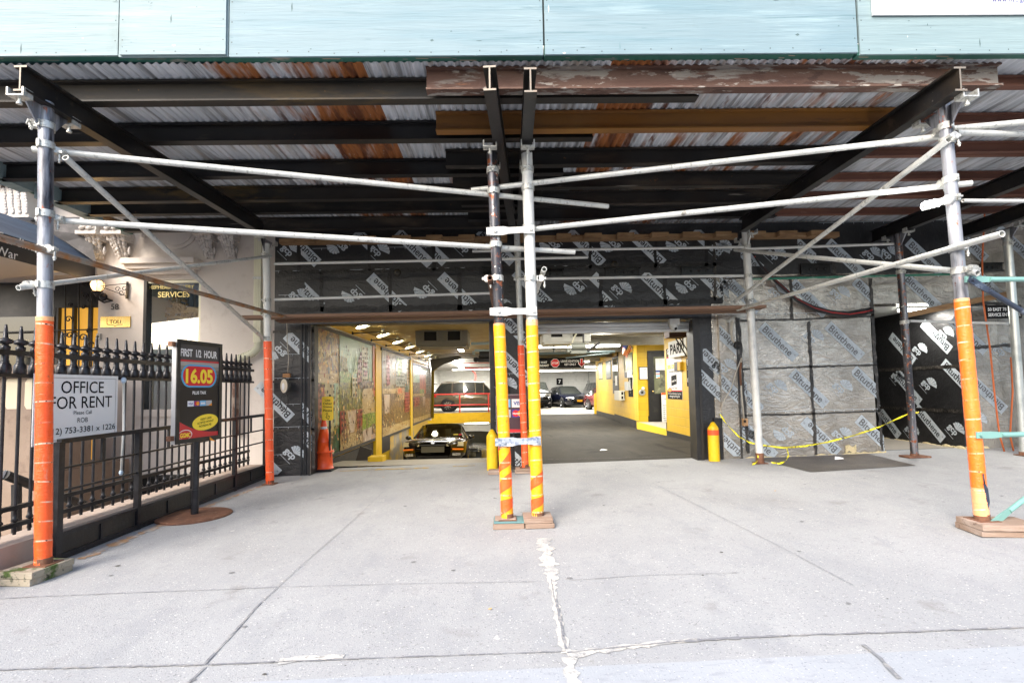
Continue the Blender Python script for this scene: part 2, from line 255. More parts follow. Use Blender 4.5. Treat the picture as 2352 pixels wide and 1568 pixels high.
class MB:
    def __init__(s, m=None): s.v = []; s.f = []; s.mi = []; s.sm = []; s.mats = []; s.c = 0; s.smooth = False; s.m(m) if m else None
    def m(s, m):
        if m not in s.mats: s.mats.append(m)
        s.c = s.mats.index(m); return s
    def add(s, vs, fs, smooth=False):
        o = len(s.v); s.v += [V(x) for x in vs]
        for f in fs: s.f.append([i+o for i in f]); s.mi.append(s.c); s.sm.append(smooth)
        return s
    def poly(s, *p): return s.add(p, [list(range(len(p)))])
    def box(s, c, d, R=None):
        R = R or Matrix.Identity(3); c = V(c); h = [x/2 for x in d]
        vs = [c+R @ V((sx*h[0], sy*h[1], sz*h[2])) for sx in (-1, 1) for sy in (-1, 1) for sz in (-1, 1)]
        return s.add(vs, [(0, 1, 3, 2), (4, 6, 7, 5), (0, 4, 5, 1), (2, 3, 7, 6), (0, 2, 6, 4), (1, 5, 7, 3)])
    def bb(s, a, b): a = V(a); b = V(b); return s.box((a+b)/2, (abs(b.x-a.x), abs(b.y-a.y), abs(b.z-a.z)))
    def bar(s, a, b, w, h, up=(0, 0, 1)):
        a = V(a); b = V(b); d = (b-a); L = d.length; d.normalize(); up = V(up); x = d.cross(up).normalized(); z = x.cross(d)
        return s.box((a+b)/2, (w, L, h), Matrix(((x.x, d.x, z.x), (x.y, d.y, z.y), (x.z, d.z, z.z))))
    def ring(s, c, u, w, r, n): return [c+u*(math.cos(2*math.pi*i/n)*r)+w*(math.sin(2*math.pi*i/n)*r) for i in range(n)]
    def tube(s, a, b, r, n=14, r2=None, caps=True, hollow=0):
        a = V(a); b = V(b); u, w, d = basis(b-a); r2 = r if r2 is None else r2
        s.add(s.ring(a, u, w, r, n)+s.ring(b, u, w, r2, n), [(i, (i+1) % n, n+(i+1) % n, n+i) for i in range(n)], True)
        if hollow:
            ri = r-hollow
            for e, sg in ((a, 1), (b, -1)):
                dd = (b-a).normalized()*.12*sg
                s.add(s.ring(e, u, w, r, n)+s.ring(e, u, w, ri, n), [(i, (i+1) % n, n+(i+1) % n, n+i) for i in range(n)])
                s.add(s.ring(e, u, w, ri, n)+s.ring(e+dd, u, w, ri, n), [(i, (i+1) % n, n+(i+1) % n, n+i) for i in range(n)], True)
                s.add(s.ring(e+dd, u, w, ri, n), [list(range(n))])
        elif caps:
            s.add(s.ring(a, u, w, r, n), [list(range(n))]); s.add(s.ring(b, u, w, r2, n), [list(range(n))])
        return s
    def path(s, pts, r, n=8):
        pts = [V(p) for p in pts]; rings = []
        u, w, _ = basis(pts[1]-pts[0])
        for i, p in enumerate(pts):
            d = (pts[min(i+1, len(pts)-1)]-pts[max(i-1, 0)]).normalized()
            u = (u-d*u.dot(d)).normalized(); w = d.cross(u); rings += s.ring(p, u, w, r, n)
        fs = [(k*n+i, k*n+(i+1) % n, (k+1)*n+(i+1) % n, (k+1)*n+i) for k in range(len(pts)-1) for i in range(n)]
        fs += [list(range(n)), list(range((len(pts)-1)*n, len(pts)*n))]
        return s.add(rings, fs, True)
    def lathe(s, c, prof, n=16, ax=(0, 0, 1), smooth=True, sc=(1, 1)):
        c = V(c); u, w, d = basis(ax); vs = []
        for r, z in prof: vs += [c+d*z+u*(math.cos(2*math.pi*i/n)*r*sc[0])+w*(math.sin(2*math.pi*i/n)*r*sc[1]) for i in range(n)]
        fs = [(k*n+i, k*n+(i+1) % n, (k+1)*n+(i+1) % n, (k+1)*n+i) for k in range(len(prof)-1) for i in range(n)]
        return s.add(vs, fs, smooth)
    def ball(s, c, r, n=10, sc=(1, 1, 1)):
        c = V(c); k = max(4, n//2); vs = []; fs = []
        for j in range(k+1):
            th = math.pi*j/k
            for i in range(n): ph = 2*math.pi*i/n; vs.append(c+V((math.sin(th)*math.cos(ph)*r*sc[0], math.sin(th)*math.sin(ph)*r*sc[1], math.cos(th)*r*sc[2])))
        for j in range(k):
            for i in range(n): fs.append((j*n+i, j*n+(i+1) % n, (j+1)*n+(i+1) % n, (j+1)*n+i))
        return s.add(vs, fs, True)
    def prism(s, T, pts, d):
        n = len(pts); vs = [T @ V((p[0], p[1], 0)) for p in pts]+[T @ V((p[0], p[1], d)) for p in pts]
        return s.add(vs, [list(range(n))[::-1], list(range(n, 2*n))]+[(i, (i+1) % n, n+(i+1) % n, n+i) for i in range(n)])
    # flat marks on a plane frame T, lifted by l
    def rect(s, T, x0, y0, x1, y1, l=.002): return s.add([T @ V(p) for p in ((x0, y0, l), (x1, y0, l), (x1, y1, l), (x0, y1, l))], [(0, 1, 2, 3)])
    def flat(s, T, pts, l=.002, cl=None):
        if cl: pts = clip(list(pts), cl)
        if len(pts) < 3: return s
        return s.add([T @ V((p[0], p[1], l)) for p in pts], [list(range(len(pts)))])
    def ell(s, T, cx, cy, a, b, l=.002, n=24, rot=0):
        c, q = math.cos(rot), math.sin(rot)
        return s.flat(T, [(cx+a*math.cos(t)*c-b*math.sin(t)*q, cy+a*math.cos(t)*q+b*math.sin(t)*c) for t in [2*math.pi*i/n for i in range(n)]], l)
    def text(s, T, txt, cx, cy, w=None, h=None, l=.004, bold=0.0, rot=0, cl=None, al='c', sx=1):
        vsx, fs, tw, th = font_tris(txt, bold)
        k = (w/tw) if w else h/th; ky = (h/th) if (h and w) else k
        c, q = math.cos(rot), math.sin(rot); ox = {'c': 0, 'l': tw*k/2, 'r': -tw*k/2}[al]
        pp = []
        for x, y in vsx:
            x = x*k*sx+ox; y *= ky; pp.append((cx+x*c-y*q, cy+x*q+y*c))
        if cl:
            for f in fs: s.flat(T, [pp[i] for i in f], l, cl)
        else: s.add([T @ V((p[0], p[1], l)) for p in pp], fs)
        return s
    def build(s, name, parent=None, label=None, cat=None, group=None, kind=None, origin=None, bevel=0):
        if parent is not None: org = ORG[parent]
        else:
            if origin is None:
                lo = V([min(v[i] for v in s.v) for i in range(3)]); hi = V([max(v[i] for v in s.v) for i in range(3)])
                origin = V(((lo.x+hi.x)/2, (lo.y+hi.y)/2, lo.z))
            org = V(origin)
        me = bpy.data.meshes.new(name); me.from_pydata([v-org for v in s.v], [], s.f)
        for m in s.mats: me.materials.append(m)
        me.polygons.foreach_set('material_index', s.mi); me.polygons.foreach_set('use_smooth', s.sm); me.update()
        o = bpy.data.objects.new(name, me); C.objects.link(o); ORG[o] = org
        if parent is not None: o.parent = parent
        else: o.location = org
        if bevel:
            b = o.modifiers.new('bevel', 'BEVEL'); b.width = bevel; b.segments = 2; b.limit_method = 'ANGLE'; b.angle_limit = rad(40)
        tag(o, label, cat, group, kind); return o
def tag(o, label=None, cat=None, group=None, kind=None):
    for k, v in (('label', label), ('category', cat), ('group', group), ('kind', kind)):
        if v: o[k] = v
    return o
def thing(name, label, cat, loc, group=None):
    o = bpy.data.objects.new(name, None); C.objects.link(o); o.location = loc; o.empty_display_size = .2; ORG[o] = V(loc)
    return tag(o, label, cat, group)
def dup(root, loc, label=None, rz=0):
    r = root.copy(); C.objects.link(r); r.location = loc; r.rotation_euler.z = rz
    if label: r['label'] = label
    for ch in list(root.children):
        c = ch.copy(); C.objects.link(c); c.parent = r
        for g in ch.children: d = g.copy(); C.objects.link(d); d.parent = c
    return r
def lamp(name, typ, loc, e, color, size=.1, sy=None, rot=(0, 0, 0), spot=None):
    l = bpy.data.lights.new(name, typ); l.energy = e; l.color = color
    if typ == 'AREA': l.shape = 'RECTANGLE'; l.size = size; l.size_y = sy or size
    elif typ == 'SPOT': l.spot_size = spot or rad(110); l.spot_blend = .6; l.shadow_soft_size = size
    else: l.shadow_soft_size = size
    o = bpy.data.objects.new(name, l); C.objects.link(o); o.location = loc; o.rotation_euler = rot; return o
XF, YF, ZF = V((1, 0, 0)), V((0, 1, 0)), V((0, 0, 1))
FRONT = lambda p: frame(p, XF, ZF)         # wall facing the street
LEFTW = lambda p: frame(p, YF, ZF)         # wall facing right
RIGHTW = lambda p: frame(p, -YF, ZF)       # wall facing left

# ================================================================== THE SETTING
YW = 8.55                                  # street face of the garage
ZL = 2.465                                 # underside of the lintel over the bays
def gq(mb, pts, l=0): return mb.poly(*[V((x, y, gz(x, y)+l)) for x, y in pts])
mb = MB(concrete)
gq(mb, [(-4.15, 2.55), (45, 2.55), (45, 8.62), (-4.15, 8.62)])
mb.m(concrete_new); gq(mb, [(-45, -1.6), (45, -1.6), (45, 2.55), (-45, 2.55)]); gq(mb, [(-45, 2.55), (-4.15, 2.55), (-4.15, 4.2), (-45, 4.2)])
mb.m(concrete); gq(mb, [(-3.72, 8.62), (.16, 8.62), (.16, 9.2), (-3.72, 9.2)]); gq(mb, [(.16, 8.62), (12, 8.62), (12, 8.75), (.16, 8.75)])
mb.bb((-45, -1.75, gz(0, -1.6)-.5), (45, -1.6, gz(0, -1.6)-.02))
def strip(mb, pts, w0, w1=None, l=.004, jag=.3, step=.035):
    """an uneven ribbon on the pavement along photo points"""
    w1 = w0 if w1 is None else w1
    q = [G(*p) for p in pts]; L = []; tot = sum((q[i+1]-q[i]).length for i in range(len(q)-1)); acc = 0
    for i in range(len(q)-1):
        d = q[i+1]-q[i]; n = max(1, int(d.length/step)); nx = V((-d.y, d.x, 0)).normalized()
        for k in range(n+(i == len(q)-2)):
            t = (acc+d.length*k/n)/tot; w = (w0+(w1-w0)*t); c = q[i]+d*(k/n)
            L.append((c+nx*w*(.5+random.uniform(-jag, jag)), c-nx*w*(.5+random.uniform(-jag, jag))))
        acc += d.length
    for a, b in zip(L, L[1:]):
        mb.poly(*[V((p.x, p.y, gz(p.x, p.y)+l)) for p in (a[0], b[0], b[1], a[1])])
mb.m(mortar)
strip(mb, [(1248, 1236), (1262, 1300)], .11, .10); strip(mb, [(1262, 1300), (1272, 1360)], .10, .035)
strip(mb, [(1272, 1360), (1292, 1470), (1303, 1500)], .03, .05)
strip(mb, [(1303, 1504), (1420, 1487), (1600, 1470)], .055, .04); strip(mb, [(1306, 1510), (1322, 1568), (1340, 1640)], .06, .05)
strip(mb, [(640, 1520), (700, 1512), (790, 1508)], .05, .035)
mb.m(crack)
strip(mb, [(1266, 1330), (1273, 1376)], .006, .006, .007); strip(mb, [(1276, 1376), (1290, 1440), (1299, 1492)], .014, .016, .007)
strip(mb, [(1303, 1500), (1420, 1488), (1600, 1470), (1800, 1461), (2060, 1453), (2400, 1440)], .012, .012, .0065, .45)
strip(mb, [(1560, 1474), (1700, 1466)], .02, .03, .007, .5)
strip(mb, [(-60, 1541), (120, 1536), (370, 1530), (470, 1528)], .010, .014, .007, .4)
strip(mb, [(470, 1528), (900, 1511), (1300, 1497)], .009, .007, .007, .4)
strip(mb, [(470, 1526), (530, 1462), (590, 1393), (637, 1350)], .011, .007, .007, .35)
strip(mb, [(-60, 1380), (60, 1372), (300, 1362), (520, 1354), (637, 1349)], .007, .005, .007, .4)
strip(mb, [(637, 1349), (700, 1292), (800, 1205), (880, 1130)], .005, .004, .007, .4)
strip(mb, [(640, 1349), (900, 1342), (1250, 1336)], .004, .004, .007, .4)
strip(mb, [(1310, 1333), (1480, 1322), (1700, 1316)], .005, .004, .007, .4)
strip(mb, [(1983, 1482), (2020, 1512), (2066, 1560)], .02, .02, .007, .25)
strip(mb, [(410, 1590), (450, 1552), (470, 1534)], .01, .01, .007, .3)
strip(mb, [(1219, 1085), (1226, 1120), (1232, 1165), (1238, 1196)], .012, .012, .007, .3)
strip(mb, [(1570, 1080), (1490, 1086), (1380, 1092), (1240, 1100)], .004, .004, .007, .3)
strip(mb, [(1500, 1110), (1640, 1180), (1800, 1260), (1960, 1345)], .004, .004, .007, .3)
mb.m(M('worn_yellow_line', '#b99a3c', .9, layers=[('#8d8a84', 9, .42, .6)]))
strip(mb, [(780, 1082), (835, 1079)], .05, .05); strip(mb, [(836, 1079), (940, 1076), (985, 1074)], .10, .08); strip(mb, [(1040, 1071), (1090, 1069)], .06, .05)
def spot(mb, x, y, r, l):
    n = 9; mb.poly(*[V((x+r*random.uniform(.7, 1.15)*math.cos(2*math.pi*i/n), y+r*random.uniform(.6, 1.0)*math.sin(2*math.pi*i/n), gz(x, y)+GX*(r*math.cos(2*math.pi*i/n))+l)) for i in range(n)])
gum = [M('gum_spot_dark', '#68696b', .9), M('gum_spot_mid', '#7c7d7f', .9), M('gum_spot_pale', '#bcbcba', .9), M('oil_drip', '#55534f', .8)]
for i in range(110):
    x, y = random.uniform(-4, 8), random.uniform(1.8, 8.3); mb.m(random.choice(gum[1:2]*4+gum[:1]+gum[2:3]*2+gum[3:])); spot(mb, x, y, random.choice((.006, .009, .012, .016, .022)), .0045+.00001*i)
mb.build('sidewalk', kind='structure', origin=(0, 0, 0))
# small bits lying on the pavement
lit = MB(M('litter_leaf', '#c59a5e', .8))
for px, py, s in ((1125, 1400, .012), (1780, 1128, .012), (880, 1096, .015), (690, 1100, .02), (505, 1170, .02)):
    p = G(px, py); lit.add([p+V((-s, -s*.4, .006)), p+V((s*.9, -s*.5, .008)), p+V((s*1.1, s*.3, .012)), p+V((-s*.4, s*.5, .009))], [(0, 1, 2, 3)])
lit.build('fallen_leaves', label='a few dry tan leaf scraps lying on the pavement', cat='litter', kind='stuff')
mb = MB(road_m); mb.poly((-60, -80, -.16), (60, -80, -.16), (60, -1.75, -.16), (-60, -1.75, -.16)); mb.build('road', kind='structure', origin=(0, -20, -.16))
mb = MB(road_m); mb.poly((-400, -400, -3.4), (400, -400, -3.4), (400, 400, -3.4), (-400, 400, -3.4)); mb.build('ground', kind='structure', origin=(0, 0, -3.4))
# drive into the right bay, the upper floor, the ramp down
mb = MB(asphalt)
for i in range(12):
    y0 = 8.75+i*(27-8.75)/12; y1 = 8.75+(i+1)*(27-8.75)/12; k = lambda y: max(0, 1-(y-8.75)/9)
    for j in range(4):
        xa = .16+j*1.3; xb = xa+1.3
        mb.poly(*[V((x, y, (gz(x, 8.75))*k(y)+.0)) for x, y in ((xa, y0), (xb, y0), (xb, y1), (xa, y1))])
mb.m(crack); strip(mb, [(1240, 1055), (1420, 1052), (1600, 1046)], .006, .006, .006, .4)
mb.build('driveway', kind='structure', origin=(2, 8.75, 0))
mb = MB(floor_grey); mb.poly((-7, 31.3, 0), (.16, 31.3, 0), (.16, 41, 0), (-7, 41, 0)); mb.poly((.16, 27, 0), (12, 27, 0), (12, 41, 0), (.16, 41, 0)); mb.poly((5.36, 20, .0), (12, 20, 0), (12, 27, 0), (5.36, 27, 0))
mb.build('upper_floor', kind='structure', origin=(0, 35, 0))
mb = MB(floor_grey)
rz = lambda y: gz(-1.5, 9.2)-.06*(y-9.2) if y < 10.6 else max(gz(-1.5, 9.2)-.084-.18*(y-10.6), -2.55)
ys = [9.2, 10.6, 12, 14, 17, 20, 24.2, 41]
for a, b in zip(ys, ys[1:]): mb.poly((-7, a, rz(a)), (.16, a, rz(a)), (.16, b, rz(b)), (-7, b, rz(b)))
mb.build('ramp', kind='structure', origin=(-2, 9.2, 0))

# ================================================================== THE GARAGE
gar = thing('garage_building', 'parking garage wrapped in black membrane, with two open vehicle bays', 'building', (0, YW, 0))
XI = -3.27                                  # wall face further in
XL = -3.13                                  # inner face of the left bay wall
def mark(mb, x, z, flip, cl=None, T=None, k=1.0, l=.004):
    """one printed lozenge with its word, running down to the right (or upside down)"""
    T = T or FRONT((0, YW, 0)); r = -math.pi/4+(math.pi if flip else 0); c, q = math.cos(r), math.sin(r)
    w, h = .385*k, .088*k
    mb.m(print_w if memb_shiny in mb.mats else print_g); mb.flat(T, [(x+a*c-b*q, z+a*q+b*c) for a, b in ((-w, -h), (w, -h), (w, h), (-w, h))], l, cl)
    mb.m(print_f if memb_shiny in mb.mats else print_d); mb.text(T, 'Bituthene', x-.02*k*c, z-.02*k*q, w=.62*k, l=l+.002, bold=.012, rot=r, cl=cl)
    mb.text(T, '®', x+.345*k*c-.03*k*q, z+.345*k*q+.03*k*c, w=.03*k, l=l+.002, rot=r, cl=cl)
def fan(mb, x, z, flip, cl=None, T=None, k=1.0, l=.004):
    T = T or FRONT((0, YW, 0)); r = -math.pi/4+(math.pi if flip else 0); c, q = math.cos(r), math.sin(r)
    mb.m(print_w if memb_shiny in mb.mats else print_g)
    mb.text(T, 'gcp', x-.07*k*(-q), z-.07*k*c, w=.21*k, l=l, bold=.03, rot=r, cl=cl)
    f = lambda a, b: (x+a*c-b*q, z+a*q+b*c)
    mb.flat(T, [f(-.11*k, -.165*k), f(.11*k, -.165*k), f(.11*k, -.158*k), f(-.11*k, -.158*k)], l, cl)
    for i in range(6):
        a0 = rad(20+i*24); a1 = rad(41+i*24); R1 = (.17-.012*i)*k
        ox, oy = .04*k, .005*k
        mb.flat(T, [f(ox, oy), f(ox+R1*math.cos(a0), oy+R1*math.sin(a0)), f(ox+R1*math.cos(a1), oy+R1*math.sin(a1))], l, cl)
def pz(x, y, Y=YW): p = P(x, y, Y); return p.x, p.z
def marks(mb, lst, Y=YW, T=None, k=1.0):
    for e in lst:
        kind, x, y, fl = e[:4]; X, Z = pz(x, y, Y); cl = None
        if len(e) > 4:
            a, b, c_, d = e[4]; p0 = pz(a, d, Y); p1 = pz(c_, b, Y); cl = (p0[0], p0[1], p1[0], p1[1])
        (mark if kind == 'b' else fan)(mb, X, Z, fl, cl, T or FRONT((0, Y, 0)), k)
def seam(mb, pts, w, Y=YW, l=.007, jag=.25):
    """a brushed line of sealant along photo points"""
    T = FRONT((0, Y, 0)); q = [pz(x, y, Y) for x, y in pts]; L = []
    for i in range(len(q)-1):
        dx, dy = q[i+1][0]-q[i][0], q[i+1][1]-q[i][1]; d = math.hypot(dx, dy); n = max(1, int(d/.06)); nx, ny = -dy/d, dx/d
        for k in range(n+1):
            a = .5+random.uniform(-jag, jag); b = .5+random.uniform(-jag, jag); cx, cy = q[i][0]+dx*k/n, q[i][1]+dy*k/n
            L.append(((cx+nx*w*a, cy+ny*w*a), (cx-nx*w*b, cy-ny*w*b)))
    for a, b in zip(L, L[1:]): mb.flat(T, [a[0], b[0], b[1], a[1]], l)
def dashes(mb, x0, y0, x1, y1, Y=YW):
    T = FRONT((0, Y, 0)); a, b = pz(x0, y0, Y), pz(x1, y1, Y); mb.m(print_g)
    mb.flat(T, [(a[0], a[1]-.003), (b[0], b[1]-.003), (b[0], b[1]+.003), (a[0], a[1]+.003)], .0055)
    n = int((b[0]-a[0])/.16)
    for i in range(n):
        t = (i+.5)/n; x = a[0]+(b[0]-a[0])*t; z = a[1]+(b[1]-a[1])*t; mb.rect(T, x-.003, z-.03, x+.003, z+.003, .0055)
XB = [-3.72, XL, -.20, .42, 3.17, 6.13, 7.62, 14]
ZT = 4.06
# lintel over both bays
mb = MB(memb); mb.bb((XB[0], YW, ZL), (3.469, YW+.3, ZT))
marks(mb, [('b', 692, 568, 1, (689, 540, 760, 620)), ('b', 856, 569, 1, (800, 534, 846, 620)), ('b', 951, 570, 0, (880, 528, 992, 620)), ('b', 985, 566, 0, (999, 540, 1060, 620)),
           ('b', 1140, 566, 0, (1090, 530, 1300, 620)), ('b', 1345.5, 569, 1, (1290, 528, 1352, 620)), ('b', 1345.5, 569, 1, (1358, 528, 1400, 620)), ('b', 1484, 569, 1, (1400, 528, 1502, 620)),
           ('b', 1484, 569, 1, (1507, 528, 1560, 620)), ('b', 1633, 566, 1, (1560, 528, 1621, 610)),
           ('g', 664, 571, 0), ('g', 778, 570, 1), ('g', 868, 571, 0, (851, 540, 900, 612)), ('g', 1069, 563, 0), ('g', 1266, 567, 1), ('g', 1405, 566, 1), ('g', 1556, 566, 1), ('g', 1655, 563, 0),
           ('b', 725, 689, 0, (700, 628, 735, 690)), ('b', 700, 668, 1, (741, 660, 790, 720)), ('b', 888, 672, 1), ('b', 1051, 670, 1), ('b', 1222, 661, 1), ('b', 1400, 670, 1, (1340, 616, 1377, 668)), ('b', 1380, 680, 1, (1381, 660, 1410, 705)),
           ('b', 1516, 666, 0, (1460, 626, 1524, 700)), ('b', 1516, 666, 0, (1528, 626, 1580, 700)), ('b', 1640, 655, 1, (1610, 640, 1660, 690)),
           ('g', 812, 681, 1), ('g', 978, 672, 1), ('g', 684, 676, 0, (660, 660, 700, 690)), ('g', 1322, 664, 1), ('g', 1424, 660, 0, (1400, 648, 1460, 690)), ('g', 1578, 661, 1), ('g', 1150, 700, 0)])
mb.m(print_k)
for x in (686, 848, 996, 1355, 1505, 1622): seam(mb, [(x, 534), (x+1, 622)], .05)
for x in (738, 896, 1055, 1379, 1526): seam(mb, [(x, 626), (x+1, 716)], .06)
seam(mb, [(640, 626), (900, 621), (1150, 617), (1400, 612), (1660, 607)], .06)
seam(mb, [(640, 712), (900, 708), (1150, 702), (1400, 697), (1660, 690)], .09)
dashes(mb, 628, 623, 1000, 616); dashes(mb, 1003, 616, 1200, 613); dashes(mb, 1225, 612, 1620, 607); dashes(mb, 640, 678, 700, 677)
dashes(mb, 718, 571, 760, 570); dashes(mb, 895, 568, 990, 567)
mb.build('lintel', gar)
# left pier with its vertical corner bead
mb = MB(memb); mb.bb((XB[0], YW, -.1), (XL, YW+.3, ZL))
marks(mb, [('b', 630, 922, 1), ('b', 697, 806, 1, (618, 760, 688, 840)), ('b', 716, 822, 1, (691, 760, 722, 850)), ('b', 694, 941, 1, (694, 880, 722, 990)), ('b', 724, 1026, 0, (697, 980, 722, 1050)), ('b', 600, 1050, 0, (626, 1030, 650, 1090)),
           ('g', 671, 1037, 0), ('g', 638, 812, 1)])
mb.m(print_s); seam(mb, [(627, 762), (722, 759)], .04); seam(mb, [(627, 877), (722, 873)], .035); seam(mb, [(627, 989), (722, 985)], .04); seam(mb, [(719, 750), (720, 1076)], .05, jag=.1)
dashes(mb, 627, 868, 722, 867); dashes(mb, 627, 981, 722, 978); dashes(mb, 655, 813, 690, 813); dashes(mb, 627, 1044, 650, 1043); dashes(mb, 657, 928, 690, 927)
mb.m(memb); x = pz(693, 900)[0]
for dx, r in ((0, .016), (.05, .012), (.075, .012)): mb.tube((x+dx, YW-.004, 0), (x+dx, YW-.004, ZL), r, 6)
mb.build('pier', gar)
mb = MB(black_m); mb.bb((XL-.02, YW-.03, .02), (XL+.012, YW+.3, ZL-.01)); mb.m(steel_edge); mb.bb((XL+.0135, YW-.034, .05), (XL+.018, YW-.028, ZL-.02)); mb.build('jamb', gar)
# middle pier
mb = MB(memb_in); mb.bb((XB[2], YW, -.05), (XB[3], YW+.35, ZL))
marks(mb, [('b', 1180, 755, 1), ('b', 1190, 850, 1), ('g', 1160, 880, 0)]); marks(mb, [('b', 1192, 1062, 0, (1180, 1020, 1216, 1090))])
mb.m(print_s); seam(mb, [(1130, 770), (1214, 768)], .05); seam(mb, [(1130, 975), (1214, 973)], .05)
dashes(mb, 1130, 858, 1210, 857); dashes(mb, 1130, 966, 1210, 965)
mb.m(foam); seam(mb, [(1160, 1080), (1214, 1078)], .10, l=.012)
mb.build('pier', gar)
mb = MB(black_m); mb.bb((XB[2]-.015, YW-.03, .03), (XB[2]+.05, YW+.3, ZL-.01)); mb.m(steel_edge); mb.bb((XB[2]-.02, YW-.032, .06), (XB[2]-.0155, YW-.02, ZL-.02)); mb.build('jamb', gar)
# right pier and wall
mb = MB(memb_shiny); mb.bb((XB[5]+.001, YW, 2.66), (XB[6], YW+.3, ZT)); mb.build('lintel', gar)
mb = MB(memb); mb.bb((3.24, YW-.003, .1), (3.465, YW-.001, ZL)); mb.build('pier_wrap', gar); mb = MB(memb); mb.bb((XB[4], YW-.003, 3.18), (XB[6], YW-.001, ZT)); mb.build('upper_wrap', gar)
mb = MB(memb_shiny); mb.bb((3.47, YW, 0), (XB[5], YW+.3, ZT))
marks(mb, [('b', 1708, 582, 0, (1702, 540, 1760, 612)), ('b', 1705, 676, 0), ('b', 1660, 655, 1, (1655, 630, 1672, 700)), ('b', 1866, 591, 0, (1835, 540, 1872, 630)), ('b', 1940, 592, 0), ('b', 2124, 591, 0), ('b', 2225, 560, 1, (2190, 520, 2300, 600)),
           ('b', 1858, 685, 0), ('b', 2002, 681, 0, (1960, 640, 1996, 700)), ('b', 2116, 670, 0), ('b', 1788, 785, 0), ('b', 1940, 783, 0), ('b', 1858, 892, 0), ('b', 1999, 885, 0, (1960, 840, 2014, 930)),
           ('b', 1709, 889, 0, (1660, 830, 1713, 930)), ('b', 1709, 905, 0, (1717, 860, 1750, 945)), ('b', 1885, 1002, 1), ('b', 2010, 998, 0, (1960, 940, 2026, 1036)), ('b', 1740, 1010, 0), ('b', 1640, 892, 0, (1612, 840, 1662, 960)), ('b', 1668, 1020, 1, (1655, 980, 1690, 1050)),
           ('b', 1672, 780, 1, (1656, 745, 1700, 800)), ('b', 1630, 825, 1, (1616, 800, 1650, 860)), ('b', 1640, 950, 0, (1655, 930, 1690, 1000)),
           ('g', 1784, 666, 0), ('g', 1925, 670, 0), ('g', 1780, 885, 0), ('g', 1931, 885, 0), ('g', 1930, 994, 0), ('g', 1803, 998, 1), ('g', 2000, 580, 0), ('g', 2040, 578, 0), ('g', 1779, 580, 0), ('g', 1655, 838, 0), ('g', 1712, 1000, 0), ('g', 1865, 770, 0), ('g', 1650, 570, 0)])
mb.m(print_s)
seam(mb, [(1700, 736), (1820, 734), (2004, 726)], .03); seam(mb, [(1660, 850), (1860, 842), (2012, 838)], .03); seam(mb, [(1660, 955), (1860, 950), (2022, 943)], .03); seam(mb, [(1660, 640), (1860, 634), (2004, 630), (2204, 622)], .026)
for a in ([(1857, 738), (1862, 842)], [(1862, 842), (1868, 950)], [(1868, 950), (1874, 1044)], [(1816, 640), (1818, 734)], [(1998, 640), (2003, 726)], [(1664, 760), (1668, 900), (1672, 1040)], [(1696, 730), (1704, 860), (1718, 1040)], [(1640, 540), (1642, 690)], [(1915, 600), (1916, 632)], [(2003, 712), (2010, 838), (2026, 1034)]): seam(mb, a, .05)
dashes(mb, 1725, 840, 2010, 834); dashes(mb, 1725, 722, 2000, 714); dashes(mb, 1725, 946, 2016, 938); dashes(mb, 1730, 905, 1770, 903); dashes(mb, 1880, 512, 2200, 505)
mb.m(foam); seam(mb, [(1668, 1056), (1760, 1053), (1900, 1048), (2034, 1040)], .07, l=.02); seam(mb, [(1940, 1030), (1965, 1030)], .10, l=.022)
mb.build('wall', gar)
# steel frame of the right bay
mb = MB(black_m); mb.bb((3.13, YW-.05, .1), (3.23, YW+.25, ZL)); mb.bb((3.232, YW-.03, .1), (3.255, YW+.03, ZL)); mb.m(M('chipped_black_frame', (.02, .018, .016), .5, layers=[((.22, .17, .12), 8, .6, .68, (1, 1, .25))])); mb.bb((3.2, YW-.058, .1), (3.245, YW-.0505, 1.5)); mb.build('jamb', gar)
mb = MB(black_m)                                            # boxed pilaster between frame and wall
mb.bb((3.42, YW-.06, .12), (3.55, YW+.0, .82)); mb.m(memb_shiny); mb.bb((3.56, YW-.05, .15), (3.84, YW-.002, ZL+.05))
T = FRONT((0, YW-.05, 0)); p = pz(1672, 785); mark(mb, p[0], p[1], 1, (3.57, .2, 3.83, ZL), T); p = pz(1672, 905); mark(mb, p[0]+.1, p[1], 0, (3.57, .2, 3.83, ZL), T); p = pz(1672, 1020); mark(mb, p[0], p[1], 1, (3.57, .2, 3.83, ZL), T)
p = pz(1655, 838); fan(mb, p[0]+.05, p[1], 0, (3.57, .2, 3.83, ZL), T)
mb.m(print_s); mb.bb((3.843, YW-.045, .15), (3.875, YW-.012, ZL))
mb.build('pilaster', gar)
# right end wall beyond the passage
mb = MB(memb_shiny); mb.bb((XB[6], YW+.02, 0), (XB[7], YW+.3, ZT))
marks(mb, [('b', 2268, 905, 1), ('b', 2270, 655, 0), ('g', 2240, 960, 0), ('b', 2330, 560, 1), ('g', 2300, 800, 0), ('b', 2225, 770, 0)], YW+.02)
# those run the other way up the sheet
mb.m(print_s); seam(mb, [(2212, 800), (2330, 792)], .05, YW+.02); seam(mb, [(2212, 700), (2340, 694)], .05, YW+.02)
mb.m(foam); seam(mb, [(2215, 1030), (2340, 1046)], .12, YW+.02, .02)
mb.build('wall', gar)
